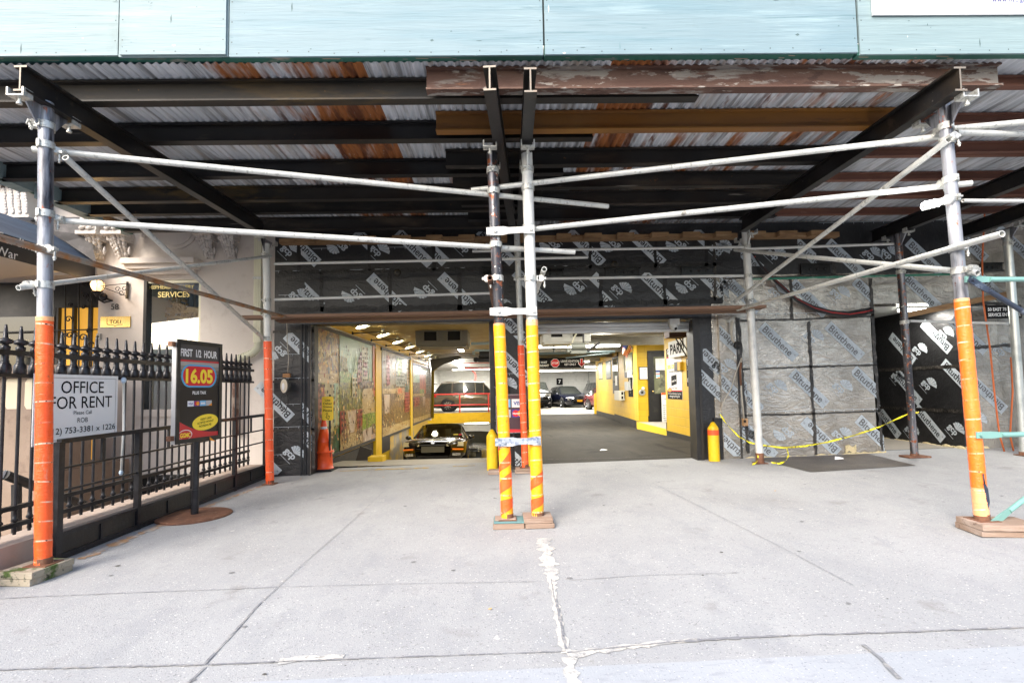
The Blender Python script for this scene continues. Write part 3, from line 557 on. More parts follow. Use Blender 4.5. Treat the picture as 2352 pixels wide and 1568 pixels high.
# passage: two cheeks, back, soffit
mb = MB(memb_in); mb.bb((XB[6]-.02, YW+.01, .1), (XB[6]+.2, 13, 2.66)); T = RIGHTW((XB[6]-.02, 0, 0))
for px, py, fl in ((2200, 867, 0), (2135, 971, 0), (2085, 890, 0), (2040, 967, 0), (2150, 772, 1), (2072, 800, 1)):
    q = PX(px, py, XB[6]-.02); mark(mb, -q.y, q.z, fl, None, T)
for px, py in ((2131, 879), (2192, 982), (2169, 763), (2060, 862), (2092, 985), (2110, 800)):
    q = PX(px, py, XB[6]-.02); fan(mb, -q.y, q.z, 0, None, T)
mb.m(print_s)
for z in (.85, 1.6): mb.rect(T, -13, z-.03, -YW, z+.03, .006)
mb.m(foam); 
for i in range(30): y = YW+.1+i*.14; mb.ball((XB[6]-.02, y, .22+random.uniform(-.02, .02)), .055, 8, (.25, 2.0, random.uniform(.4, 1.1)))
mb.build('passage_wall', gar)
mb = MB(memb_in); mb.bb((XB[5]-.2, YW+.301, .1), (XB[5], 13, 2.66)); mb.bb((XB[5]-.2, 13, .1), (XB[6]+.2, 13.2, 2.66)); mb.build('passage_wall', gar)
mb = MB(offwhite); mb.bb((XB[5], YW+.31, 2.67), (XB[6], 13, 2.75)); mb.build('passage_ceiling', gar)
mb = MB(floor_grey); mb.poly((XB[5], 8.76, .21), (XB[6], 8.76, .235), (XB[6], 13, .26), (XB[5], 13, .24)); mb.build('passage_floor', kind='structure')
# timber batten at the passage head
mb = MB(timber); mb.bar(P(2080, 724, YW-.05), P(2330, 672, YW-.05), .06, .09); mb.build('timber_batten', label='raw yellow timber batten slanting across the head of the service passage', cat='timber batten')
# body of the building behind and above
for a_, b_ in (((-7.3, 41, -2.6), (12.2, 41.3, 3.0)), ((12, 20, -.1), (12.2, 41, 3)), ((5.36, 19.8, 0), (12, 20, 3)), ((-7.3, 22.62, -2.6), (-7.0, 41, 3)), ((-4.05, 23.6, 0.0), (XI-.05, 24.2, 3)), ((-4.9, 26.2, -.6), (-4.6, 29, 3)), ((-5.3, 29, -.6), (-5, 41, 3))):
    mb = MB(white_blk); mb.bb(a_, b_); mb.build('back_wall', gar)
mb = MB(yellow_m); mb.bb((XI-.3, YW+.301, -2.6), (XI, 22.6, 3.0)); mb.bb((-7, 22.62, -2.6), (XI-.36, 22.8, 3)) 
mb.bb((XI, YW+.31, 2.42), (XI+.05, 22.6, 2.74))                       # the boxed band over the pictures
for xa_, xb_ in ((863.5, 876.5), (943.5, 948)): mb.bb((XI, PX(xa_, 900, XI+.10).y, -2.6), (XI+.10, PX(xb_, 900, XI+.10).y, 2.42))
mb.m(M('yellow_dado', (.62, .40, .08), .55, layers=[((.30, .27, .22), 1.4, .46, .56), ((.5, .33, .08), 4, .5, .75)]));  mb.bb((XI+.0, 15.06, -2.6), (XI+.02, 19.04, .1))
mb.m(black_m); mb.bb((XI, 9, -.3), (XI+.03, 15, .1))
mb.build('side_wall', gar)
mb = MB(yellow_m); mb.bb((-7, 31.31, -.62), (.16, 31.6, -.005)); mb.build('slab_edge', gar)
mb = MB(white_blk); mb.bb((-7, 36, -2.6), (.16, 36.2, -.65)); mb.build('basement_wall', gar)
mb = MB(yellow_m); mb.bb((.16, YW+.351, -2.6), (.40, 31.3, .9)); mb.build('divider_wall', gar)
mb = MB(ceil_m); mb.bb((XI, YW+.301, 2.75), (.3, 20, 2.95)); mb.build('ceiling', gar)
mb = MB(ceil_w); mb.bb((.3, YW+.301, 2.85), (12, 41, 3.0)); mb.bb((-7, 20, 2.9), (.3, 41, 3.0))
for i in range(9): mb.bb((.42, 12.5+i*3.1, 2.62), (11.9, 12.75+i*3.1, 2.849))
for i in range(16): mb.bb((-7, 21+i*1.25, 2.84), (.3, 21.5+i*1.25, 2.899))
mb.build('ceiling', gar)
mb = MB(brown); mb.bb((-3.7, YW+.05, ZT+.01), (14, 41.2, 15)); mb.build('upper_storeys', gar)
mb = MB(brown); mb.bb((-3.6, YW+.302, 3.02), (13.9, 41, ZT)); mb.build('floor_slab', gar)
mb = MB(white_blk); mb.bb((XB[5]-.5, YW+.302, -.2), (XB[5]-.205, 19.79, 3)); mb.build('party_wall', gar)
# rolled-up shutter over the right bay
mb = MB(M('shutter_steel', '#b9bbbc', .5, .15, layers=[('#a58a6a', 6, .6, .75), ('#c6c8c8', 3, .5, .7)]))
for i, z in enumerate((2.395, 2.335)): mb.lathe((.43, YW+.16, z), [(.0, 0), (.045, 0), (.045, 2.72), (0, 2.72)], 12, (1, 0, 0))
mb.bb((.43, YW+.11, 2.26), (3.12, YW+.2, 2.30))
mb.build('roller_shutter', gar)

# yellow office block on the right of the drive
XO = 4.19; A0, B0 = (4.28, 16.6), (4.58, 21.6)
off = thing('office_booth', 'yellow block attendant office with black door on right of the drive', 'building', (4.3, 13, 0))
def seg(mb, a, b, z0, z1, th): 
    d = V((b[0]-a[0], b[1]-a[1], 0)).normalized(); nn = V((d.y, -d.x, 0))*th; a3 = V((a[0], a[1], 0)); b3 = V((b[0], b[1], 0))
    mb.prism(Matrix.Translation((0, 0, z0)), [(p.x, p.y) for p in (a3, b3, b3+nn, a3+nn)], z1-z0)
for lo_, hi_ in (((XO, YW+.31, .0), (XO+.3, 13.45, 2.849)), ((3.5, YW+.305, 0), (XO-.001, YW+.4, 2.6)), ((4.285, 16.62, 0), (4.62, 16.9, 2.849)), ((4.621, 16.62, 2.5), (6, 16.9, 2.849)), ((4.97, 25.9, 0), (5.36, 26.2, 2.849)), ((5.30, 20, 0), (5.36, 25.899, 2.849)), ((5.58, 16.62, 0), (6, 16.9, 2.499))):
    mb = MB(yellow_blk); mb.bb(lo_, hi_); mb.build('wall', off)
for a_, b_ in ((A0, B0), ((4.585, 21.61), (4.66, 26.2))): mb = MB(yellow_blk); seg(mb, a_, b_, 0, 2.849, .3); mb.build('wall', off)
for k in range(5):
    mb = MB(black_m)
    if k == 0: mb.bb((XO-.012, YW+.4, -.02), (XO, 13.45, .22))
    if k == 1: mb.bb((XO-.012, 13.451, .2), (XO+.3, 13.465, .42))
    if k == 2: seg(mb, (A0[0]-.012, A0[1]-.012), (B0[0]-.012, B0[1]), -.02, .26, .011)
    if k == 3: seg(mb, (4.57, 21.61), (4.645, 26.2), -.02, .2, .011)
    if k == 4: mb.bb((4.29, 16.605, .2), (4.62, 16.619, .42))
    mb.build('baseboard', off)
mb = MB(floor_grey); mb.bb((XO+.06, 13.47, -.1), (5.7, 16.6, .235)); mb.m(M('kerb_yellow', (.70, .50, .02), .6, layers=[((.45, .36, .12), 8, .6, .72)])); mb.bb((XO+.02, 13.47, -.1), (XO+.058, 16.58, .24)); mb.build('step', off)
dr = MB(black_m)
x0, x1, yd, z0, z1 = 4.62, 5.58, 16.64, .24, 2.42
dr.bb((x0, yd-.05, z0), (x0+.07, yd+.06, z1)); dr.bb((x1-.07, yd-.05, z0), (x1, yd+.06, z1)); dr.bb((x0, yd-.05, z1), (x1, yd+.06, z1+.07)); dr.build('door_frame', off)
dr = MB(black_m); dr.bb((x0+.071, yd-.02, z0), (x0+.2, yd+.03, z1)); dr.bb((x1-.2, yd-.02, z0), (x1-.071, yd+.03, z1)); dr.bb((x0+.2, yd-.02, z0), (x1-.2, yd+.03, 1.12)); dr.bb((x0+.2, yd-.02, 2.3), (x1-.2, yd+.03, z1)); door = dr.build('door', off)
dr = MB(M('office_glass', (.16, .17, .10), .06, spec=.8, layers=[((.36, .36, .22), 1.6, .5, .6), ((.06, .06, .045), 2.4, .52, .6)])); dr.bb((x0+.2, yd, 1.12), (x1-.2, yd+.01, 2.3)); dr.build('pane', door)
dr = MB(brass); dr.ball((x0+.14, yd-.05, 1.2), .035); dr.tube((x0+.14, yd-.05, 1.2), (x0+.14, yd-.02, 1.2), .015); dr.build('door_knob', door)

# ================================================================== THE SIDEWALK SHED
ZB = H+2.32                                 # underside of the main beams
ZJ = ZB+.20                                 # underside of the joists
ZD = ZJ+.19                                 # underside of the deck
def ibeam(mb, a, b, h, w, tf=.016, tw=.013, end=None):
    """I section, a and b on the middle of the underside"""
    a, b = V(a), V(b); m0 = mb.c; d = (b-a).normalized(); u = V((0, 0, 1)); 
    for dz, ww, hh in ((tf/2, w, tf), (h/2, tw, h-2*tf), (h-tf/2, w, tf)): mb.bar(a+u*dz, b+u*dz, ww, hh)
    if end:
        mb.m(end)
        for dz, ww, hh in ((tf/2, w, tf), (h/2, tw, h-2*tf), (h-tf/2, w, tf)): mb.bar(a+u*dz-d*.0015, a+u*dz, ww-.001, hh-.001)
        mb.c = m0
def beam(label, a, b, h, w, mat, name, cat, end=None, group=None):
    mb = MB(mat); ibeam(mb, a, b, h, w, end=end); return mb.build(name, label=label, cat=cat, group=group)
def zpt(x, y, z): return PZ(x, y, z)
# main beams running back to the wall
mbs = [((45, 209), (604, 541), 'black main I-beam over the leftmost post, its sawn end facing the street'),
       ((1125, 208), (1176, 520), 'black main I-beam on the dark speckled middle post, left of the twin beams'),
       ((1219, 212), (1196, 520), 'black main I-beam on the white middle post, right of the twin beams'),
       ((2208, 209), (1706, 533), 'black main I-beam over the right street post above the bright bulb')]
for a, b, lb in mbs: beam(lb, zpt(*a, ZB), zpt(*b, ZB)*1.0, .20, .10, beam_blk, 'main_beam', 'steel beam', steel_edge)
a = zpt(2050, 540, ZB)
beam('black main I-beam running out of the picture behind the right street post', (a.x+.1, 4.0, ZB), (a.x+.02, 8.5, ZB), .20, .10, beam_blk, 'main_beam', 'steel beam')
a = zpt(2262, 530, ZB)
beam('short stretch of black main I-beam in the far upper right corner, over the galvanised post', (a.x, 4.0, ZB), (a.x, 8.5, ZB), .20, .10, beam_blk, 'main_beam', 'steel beam')
# joists across them: left set, middle set, right set (they lap side by side)
def yj(y, x=863): hz = 893+(1156-x)*.0175; return (ZJ-H)*F/(hz-y)
left = [(211, beam_och), (308, beam_blk), (393, beam_blk), (450, beam_och), (480, beam_blk2), (520, beam_blk2)]
ordn = ['first', 'second', 'third', 'fourth', 'fifth', 'sixth']
for i, (y, m) in enumerate(left):
    Y = yj(y)+.05; xr = [1.75, .95, .75, .55, .4, .3][i]
    beam(('stained' if m is beam_och else 'black')+f' steel joist over the left bay, {ordn[i]} row back from the street', (-5.8, Y, ZJ), (xr, Y, ZJ), .19, .10, m, 'steel_joist', 'steel joist', group='roof joists of the shed')
mid = [(189, beam_rust, 980, 2290, 'flaking grey and rust joist, thickest and frontmost above the right bay'), (288, beam_org, 1002, 2080, 'bright orange rusted joist crossing above the right bay'), (373, beam_blk2, 1024, 1960, 'scratched black joist right behind the orange one'),
       (428, beam_blk2, 1040, 1880, 'scratched black joist over the right bay, second behind the orange one'), (468, beam_blk2, 1060, 1830, 'black joist over the right bay, third behind the orange one'), (503, beam_blk, 1075, 1780, 'black joist over the right bay nearest the timber blocks')]
for y, m, xa, xb, lb in mid:
    Y = yj(y)+.045; hz = lambda x: 893+(1156-x)*.0175
    k = (ZJ-H)*F/Y
    pa = P(xa, hz(xa)-k, Y); pb = P(xb, hz(xb)-k, Y)
    beam(lb, (pa.x, Y, ZJ), (pb.x, Y, ZJ), .19 if m is not beam_rust else .20, .10, m, 'steel_joist', 'steel joist', group='roof joists of the shed')
right = [(4.46, 3.55), (5.10, 3.2), (5.85, 3.0), (6.55, 3.3), (7.2, 3.5), (7.9, 3.7)]
for i, (Y, xa) in enumerate(right):
    beam(f'brown rusted joist right of the bulb post, {ordn[i]} row back from the street', (xa, Y, ZJ+.09), (14, Y, ZJ+.09), .10, .07, beam_brn, 'steel_joist', 'steel joist', group='roof joists of the shed')
for Y, xa in ((5.72, 5.2), (7.08, 5.4)): beam('brown joist offcut lapped in front of the '+('third' if Y < 6 else 'fifth')+' brown joist at far right', (xa, Y, ZJ+.07), (14, Y, ZJ+.07), .12, .07, beam_brn, 'steel_joist', 'steel joist', group='roof joists of the shed')
# corrugated deck, sheet by sheet
deck = thing('roof_deck', 'corrugated metal shed roof of grey and rusted sheets seen from below', 'roof deck', (0, 6, ZD))
def sheet(x0, x1, m):
    mb = MB(m); n = max(2, int((x1-x0)/.0115)); r0 = []
    for i in range(n+1):
        x = x0+(x1-x0)*i/n; z = ZD+.012+.011*math.sin(2*math.pi*x/.069); r0 += [V((x, 4.20, z)), V((x, 8.55, z))]
    mb.add(r0, [(2*i, 2*i+1, 2*i+3, 2*i+2) for i in range(n)], True); mb.build('corrugated_sheet', deck)
xs = [-5.95]
while xs[-1] < 14: xs.append(xs[-1]+.69)
for i, (a, b) in enumerate(zip(xs, xs[1:])):
    c = (a+b)/2
    sheet(a, b, deck_r if (-2.15 < c < -1.4 or .9 < c < 1.6 or 2.1 < c < 2.65) else deck_m if (-2.6 < c < -2.1 or 1.5 < c < 3.4) else deck_g)
mb = MB(blue_ply); mb.bb((-5.95, 4.22, ZD+.05), (14, 8.6, ZD+.09)); mb.build('deck_boards', deck)
# parapet of painted plywood
par = thing('parapet', 'pale blue painted plywood parapet along the street edge of the shed', 'parapet', (0, 4.12, ZD))
YP = 4.12; zp = P(1176, 128, YP).z
def panel(xa, xb, ya, m, off=0.0, z1=zp+1.25):
    pa = P(xa, ya, YP-off); pb = P(xb, ya, YP-off); mb = MB(m)
    mb.bb((pa.x+.004, YP-off, (P((xa+xb)/2, ya, YP-off)).z), (pb.x-.004, YP-off+.017, z1)); T = FRONT((0, YP-off-.0005, 0)); zb = P((xa+xb)/2, ya, YP-off).z
    xr0, xr1 = max(pa.x, -5.2), min(pb.x, 5.6); mb.m(M('screw_head', (.06, .09, .10), .6))
    for i in range(int((xr1-xr0)/.2)): mb.ell(T, xr0+.06+i*.2+random.uniform(-.03, .03), zb+.03+random.uniform(-.008, .012), .006, .006, .0006, 8)
    for xe in (pa.x+.025, pb.x-.025):
        for k in range(3): mb.ell(T, xe, zb+.12+k*.17, .006, .006, .0006, 8)
    for i in range(int((xr1-xr0)*4)):
        x, z = random.uniform(xr0, xr1), zb+random.random()**1.6*.5; w_, h_ = random.choice(((.012, .005), (.03, .004), (.005, .012), (.007, .05), (.02, .012)))
        mb.m(random.choice((M('paint_chip_pale', (.42, .47, .48), .7), M('paint_chip_dark', (.07, .12, .13), .7), M('paint_chip_dark', (.07, .12, .13), .7), M('paint_scuff', (.13, .22, .255), .7))))
        mb.flat(T, [(x-w_*random.uniform(.6, 1), z), (x, z-h_), (x+w_, z-h_*.3), (x+w_*.4, z+h_*random.uniform(.5, 1))], .0007)
    mb.build('plywood_panel', par)
panel(-500, 271, 129.5, ply2); panel(525, 1249, 128.5, ply, 0); panel(273, 519, 125, ply2, .019); panel(271, 525, 130, ply2); panel(1251, 1972, 123, ply); panel(1975, 2900, 122, ply2)
for xa, xb, y in ((-500, 276, 130), (279, 505, 129.5), (508, 1246, 129), (1250, 1968, 125), (1972, 2900, 122.5)):
    pa = P(xa, 130, YP); pb = P(xb, 130, YP); z = P((xa+xb)/2, y+.2, YP).z; mb = MB(green_m); mb.bb((pa.x, YP+.018, z+.004), (pb.x, YP+.078, z+.1))
    for i in range(int((min(pb.x, 5.5)-max(pa.x, -5))*3)):
        x = random.uniform(max(pa.x, -5), min(pb.x, 5.5)-.2); y = YP+random.uniform(.022, .06); L_ = random.uniform(.02, .22); mb.m(M('bare_wood_chip', (.30, .24, .19), .8) if random.random() < .55 else M('grey_worn_board', (.16, .165, .15), .8)); mb.poly((x, y, z+.003), (x+L_, y+.004, z+.003), (x+L_*.9, min(y+.014, YP+.076), z+.003), (x+L_*.1, min(y+.011, YP+.076), z+.003))
    mb.build('bottom_board', par)
mb = MB(M('dark_backing', (.02, .03, .03), .8)); mb.bb((-8.5, YP+.0185, zp+.11), (14, YP+.04, zp+1.2)); mb.build('seam_backing', par)  # unseen dark board added so no sky shows through the panel seams
pe = -5.97
mb = MB(ply2); mb.bb((pe-.02, YP+.08, ZD+.0), (pe, 8.5, ZD+1.3)); mb.build('plywood_panel', par); mb = MB(timber); mb.bb((pe+.001, YP+.08, ZD-.06), (pe+.05, 8.4, ZD+.001)); mb.m(green_m); mb.bb((pe-.04, YP+.08, ZD-.10), (pe+.0, 8.45, ZD-.005)); mb.build('bottom_board', par)
for Y in (5.5, 6.6): 
    mb = MB(ply2); mb.bb((pe+.06, Y, ZD-.19), (pe+.24, Y+.9, ZD-.001)); mb.build('plywood_panel', par)
# white notice on the parapet
mb = MB(white_p); a = P(2005, 34.5, YP-.02); T = FRONT((0, YP-.022, 0))
mb.bb((a.x, YP-.02, a.z), (a.x+1.9, YP-.008, a.z+1.2)); mb.m(M('pale_print', '#a9aebb', .6)); q = P(2080, 6, YP-.02); mb.text(T, 'For more information visit', q.x, q.z, h=.036, l=.003, al='l'); mb.m(M('blue_print', '#4a5a8c', .6)); q = P(2277, 4, YP-.02); mb.text(T, 'www.nyc.gov', q.x, q.z, h=.042, l=.003, al='l', bold=.01)
mb.build('notice_board', label='white notice board screwed to the blue parapet at its right end', cat='notice')
# timber ledger with blocks on the wall head
led = thing('timber_ledger', 'timber ledger with projecting wooden blocks under the back edge of the shed roof', 'timber ledger', (0, 8.4, ZJ))
for x0, x1 in ((-3.6, .1), (.25, 3.9), (4.05, 5.6)): mb = MB(timber); mb.bb((x0, 8.42, ZJ-.10), (x1, 8.545, ZJ-.02)); mb.build('rail', led)
for i in range(17):
    x = -3.3+i*.52+random.uniform(-.04, .04); mb = MB(timber); mb.bb((x, 8.28, ZJ-.115+random.uniform(0, .015)), (x+random.uniform(.22, .30), 8.415, ZJ-.03)); mb.build('block', led)

# ---------------------------------------------------------------- posts
SC = {}
def collar(mb, p, d, r, h=.055):
    d = V(d).normalized(); mb.tube(V(p)-d*h/2, V(p)+d*h/2, r+.007, 16)
    u, w, _ = basis(d)
    for sg in (1, -1): mb.box(V(p)+u*sg*(r+.012)+w*.0, (.022, .022, h*.9), Matrix((u, w, d)).transposed())
def post(key, label, base, top, r, mat, tapes=(), spiral=None, foot=.01, Y=None, plate=True, cat='scaffold post', base_z=None, matlow=None):
    b = G(*base) if Y is None else P(*base, Y)
    t = P(*top, b.y); root = thing('scaffold_post', label, cat, b)
    SC[key] = (b, t, r, root)
    mb = MB(mat); mb.tube(b+V((0, 0, foot)), t, r, 20); mb.build('pole', root)
    if plate: mb = MB(rust_m); mb.box(b+V((0, 0, foot)), (.17, .17, .012)); mb.tube(b+V((0, 0, foot)), b+V((0, 0, foot+.05)), r+.006, 14); mb.build('base_plate', root)
    def at(y): z = P(base[0]+(top[0]-base[0])*(base[1]-y)/(base[1]-top[1]), y, b.y).z; k = (z-b.z)/(t.z-b.z); return b+(t-b)*k
    SC[key+'at'] = at
    for ya, yb, m in tapes:
        mb = MB(m); a, c = at(ya), at(yb); n = 40; pr = []
        L = (c-a).length
        for i in range(n+1): pr.append((r+.004+random.uniform(0, .0025), L*i/n))
        mb.lathe(a, pr, 20, c-a); mb.build('tape_wrap', root)
    if spiral:
        ya, yb, m, turns, wd_ = spiral; a, c = at(ya), at(yb); d = (c-a); u, w, dd = basis(d); mb = MB(m); n = int(turns*24); Lh = d.length
        vsx = []
        for i in range(n+1):
            ang = 2*math.pi*i/24; k = i/n; ce = a+dd*(Lh*k); ww = wd_*(.8+.35*math.sin(i*.21)); rr = r+.0085+.001*math.sin(i)
            o = u*math.cos(ang)*rr+w*math.sin(ang)*rr; vsx += [ce+o, ce+o+dd*ww]
        mb.add(vsx, [(2*i, 2*i+2, 2*i+3, 2*i+1) for i in range(n)], True); mb.build('tape_stripe', root)
    return root
def clamp(key, y, tdir=None, off=None, tr=.026):
    """coupler round the post, with a second jaw for the tube it holds"""
    root = SC[key][3]; p = SC[key+'at'](y); r = SC[key][2]; d = SC[key][1]-SC[key][0]; mb = MB(clamp_m); collar(mb, p, d, r+.003)
    if tdir is not None:
        q = p+V(off); td = V(tdir).normalized(); collar(mb, q, td, tr, .05); mb.bar(p+(q-p)*.35, p+(q-p)*.8, .05, .05)
        u, w, _ = basis(td); mb.tube(q+w*.02+u*.035, q+w*.09+u*.035, .008, 8); mb.tube(q+w*.06+u*.035, q+w*.075+u*.035, .014, 6)
    else:
        mb.tube(p+V((.02, -r-.03, 0)), p+V((-.05, -r-.03, .0)), .009, 8)
    mb.build('clamp', root)
def saddle(key, beamdir):
    """head plate and two clips gripping the beam flange"""
    b, t, r, root = SC[key]; d = V(beamdir).normalized(); s = d.cross(ZF); z = ZB
    for k in (-.22, .22):
        mb = MB(clamp_m); c = V((t.x, t.y, z))+d*k
        for sg in (-1, 1): mb.box(c+s*sg*.06+V((0, 0, -.002)), (.012, .085, .056))
        mb.box(c+V((0, 0, -.034)), (.13, .085, .010)); mb.tube(c+V((0, 0, -.04)), c+V((0, 0, -.085)), .012, 8); mb.tube(c+V((0, 0, -.075)), c+V((0, 0, -.09)), .02, 6)
        mb.build('beam_clip', root)
    mb = MB(post_m if root['label'].find('white') < 0 else post_white)
    T = frame(V((t.x, t.y, z-.001)), d, ZF); T = T @ Matrix.Translation((0, 0, -.006))
    mb.prism(T, [(-.2, 0), (.2, 0), (.05, -.20), (-.05, -.20)], .012); mb.build('gusset', root)
post('L', 'leftmost street post, bare steel above and orange tape below, on mossy timber pad', (99, 1325), (106, 236), .050, post_m, [(1322, 738, tape_o), (738, 728, tape_l)], foot=.10)
post('M1', 'dark speckled steel post of the middle pair, wrapped in amber tape', (1166, 1207), (1130, 352), .052, post_dark, [(1198, 748, tape_y), (748, 743, tape_l)], (1196, 1030, tape_o, 3.4, .115), foot=.07)
post('M2', 'white painted post of the middle pair, wrapped in amber tape', (1236, 1204), (1210, 352), .054, post_white, [(1194, 748, tape_y), (748, 735, tape_l)], (1186, 1095, tape_o, 1.9, .09), foot=.07)
post('R', 'right street post with clamped bulb, orange tape torn open near its foot', (2258, 1222), (2166, 232), .0475, post_m, [(1118, 693, tape_o2), (693, 686, tape_l), (1182, 1118, tape('faded_orange_tape', '#f6a06a', '#f4b98e'))], foot=.10)
post('BL', 'grey post against the wall beside the drainpipe, lower half in red orange tape', (620, 1112), (611, 560), .052, post_white, [(1110, 784, tape_r)])
post('BM', 'grey post behind the middle pair, red orange tape from door head to pavement', (1207, 1085), (1187, 536), .046, gal, [(1083, 793, tape_r)], foot=.08)
post('BR', 'white post with rusty foot in front of the silvery wall right of the bays', (1746, 1064), (1712, 532), .056, post_white)
mb = MB(rust_m); a = SC['BR'][0]; mb.tube(a+V((0, 0, .02)), a+(SC['BR'][1]-a)*.045, .0585, 18); mb.build('rusty_foot', SC['BR'][3])
post('BK', 'thin black post in front of the dark service passage', (2101, 1050), (2062, 538), .052, post_dark)
post('BG', 'shiny galvanised post at the right edge of the picture, beside the net', (2353, 1046), (2312, 528), .056, M('bright_galvanised', '#c6cac8', .3, .6, layers=[('#aab0b0', 5, .45, .65)]))
for k, d in (('L', (mbs[0])), ('M1', mbs[1]), ('M2', mbs[2]), ('R', mbs[3])):
    saddle(k, zpt(*d[1], ZB)-zpt(*d[0], ZB))
for k in ('BL', 'BR', 'BK', 'BG'): saddle(k, (0, 1, 0))
# torn tape on the right post
b, t, r, root = SC['R']; at = SC['Rat']; mb = MB(navy_m); p = [at(y)+V((-.006+.035*k, -r-.0085+.006*k, 0)) for y, k in ((1085, .0), (1108, .15), (1120, .35), (1150, .7), (1165, .6))]
mb.path(p[:2], .006, 6); mb.add([p[1]+V((-.012, 0, 0)), p[1]+V((.01, 0, 0)), p[2]+V((.02, 0, 0)), p[3]+V((.014, 0, 0)), p[4], p[3]+V((-.012, 0, 0)), p[2]+V((-.012, 0, 0))], [(0, 1, 2, 3, 4, 5, 6)]); mb.build('tape_tear', root)

# ---------------------------------------------------------------- timber pads under the posts
def pad(label, c, sx, sy, hs, m, rot=0, extra=None):
    mb = MB(m); z = gz(c.x, c.y)+.001; Rz = Matrix.Rotation(rot, 3, 'Z')
    for i, h in enumerate(hs): mb.box((c.x+random.uniform(-.012, .012), c.y+random.uniform(-.01, .01), z+h/2), (sx, sy, h-.002), Rz); z += h
    if extra: extra(mb, z)
    return mb.build('timber_pad', label=label, cat='timber pad', bevel=.004)
p = SC['L'][0]; pad('pale timber pad with green moss on its sides under the leftmost post', p+V((-.05, -.02, 0)), .30, .34, (.05, .05), pad_moss, rad(-6))
p = SC['M1'][0]
mb = MB(blue_ply); mb.box((p.x+.02, p.y, gz(p.x, p.y)+.058), (.3, .24, .014)); mb.m(pad_m); mb.box((p.x+.01, p.y, gz(p.x, p.y)+.025), (.29, .26, .048)); mb.box((p.x-.02, p.y, gz(p.x, p.y)+.074), (.2, .15, .016)); mb.build('timber_pad', label='timber pad with a teal painted board on top, under the dark middle post', cat='timber pad', bevel=.003)
p = SC['M2'][0]; pad('two weathered boards stacked under the white middle post', p+V((.0, -.01, 0)), .27, .28, (.045, .045), pad_m, rad(1))
p = SC['R'][0]; pad('two split boards under the right street post, top one dusted white', p+V((.10, -.03, 0)), .44, .30, (.05, .05), pad_m, rad(-8))
p = SC['BM'][0]; pad('low timber pad under the red orange post beside the middle pier', p, .30, .2, (.04, .035), pad_m)
pad('weathered timber offcut lying left of the red orange post by the middle pier', p+V((-.42, -.02, 0)), .26, .18, (.035, .03), pad_m)
p = SC['BK'][0]; pad('flat rusty board under the thin black post by the passage', p, .34, .22, (.03,), rust_m)
p = SC['BR'][0]; SC['BL']

# ---------------------------------------------------------------- tubes
def tube(label, a, b, r=.0255, m=gal, hollow=True, cat='scaffold tube', name='scaffold_tube'):
    mb = MB(m); mb.tube(a, b, r, 16, hollow=.006 if hollow else 0); return mb.build(name, label=label, cat=cat)
YL, YM, YR, YB = SC['L'][0].y, SC['M1'][0].y, SC['R'][0].y, SC['BL'][0].y
YBR = SC['BR'][0].y
TB = [
 ('grey rail under the roof from the leftmost post past the middle pair, upper of two', (76, 343, YL+.085), (1397, 474, YM+.35), gal),
 ('speckled grey rail from the leftmost post past the middle pair, lower of two', (84, 504, YL+.085), (1320, 579, YM+.25), gal),
 ('grey rail from the middle pair to the right street post, upper of two', (1083, 437, YM+.1), (2202, 309, YR+.085), gal),
 ('grey rail from the middle pair to the right street post, lower of two', (1158, 533, YM+.12), (2231, 421, YR+.085), gal),
 ('bright tube leaving the right street post towards the picture edge, topmost', (2188, 296, YR+.085), (2560, 262, YR-.1), gal),
 ('flat ended tube leaving the right street post just below the topmost', (2196, 305, YR+.02), (2560, 312, YR+.2), gal),
 ('steep diagonal brace from the leftmost post down to the drainpipe post', (150, 362, YL+.03), (606, 778, YB-.03), gal),
 ('rust stained ledger from street at left edge back past the leftmost post', (-18, 541, YL-.45), (652, 727, YB+.0), gal_rust),
 ('thin grey brace rising from the leftmost post to the top of the drainpipe post', (42, 661, YL-.15), (622, 588, YB-.06), gal),
 ('steep diagonal brace from the right street post down to the white wall post', (2178, 322, YR-.08), (1688, 692, YBR-.08), gal),
 ('level ledger from street past the right post back to the white wall post', (2302, 537, YR-.5), (1694, 711, YBR+.05), gal),
 ('grey brace falling from the white wall post to the right street post', (2246, 627, YR-.12), (1688, 574, YBR+.0), gal),
 ('highest thin rail along the membrane above the right bay', (1085, 577, 7.95), (1722, 567, 7.95), gal2),
 ('thin rail in front of the membrane right of the white wall post', (1706, 572, 8.05), (2052, 560, 8.0), gal2),
 ('thin rail across the membrane from the drainpipe post, upper one', (630, 606, YB), (1350, 591, 7.95), gal2),
 ('thin rail across the membrane from the drainpipe post, lower one', (630, 688, YB), (1138, 673, 7.95), gal2),
 ('thin rail above the plank over the right bay', (1180, 641, 7.95), (1708, 633, 7.95), gal2),
 ('short brown rusty tube with open end left of the middle pair', (1125, 638, YM-.2), (1139, 736, 7.9), brown_tube),
 ('short grey tube pointing at the street right of the middle pair', (1250, 618, YM-.1), (1212, 722, 7.9), gal),
 ('thin white rail across the mouth of the service passage', (2090, 737, 7.95), (2322, 743, 7.95), gal2),
 ('narrow bright rail running right from below the bulb', (2212, 461, YR+.04), (2560, 463, YR+.3), gal2),
]
for lb, a, b, m in TB:
    r = .0255
    if 'thin' in lb: r = .021
    if 'narrow' in lb: r = .016
    tube(lb, P(*a), P(*b), r, m)
tube('thin green pipe along the silvery wall right of the white post', P(1722, 641, 8.2), P(2220, 629, 8.2), .018, M('green_pipe', '#1f6a55', .5, layers=[('#9ab0a0', 8, .55, .7, (.4, 1, 1))]), name='green_pipe')
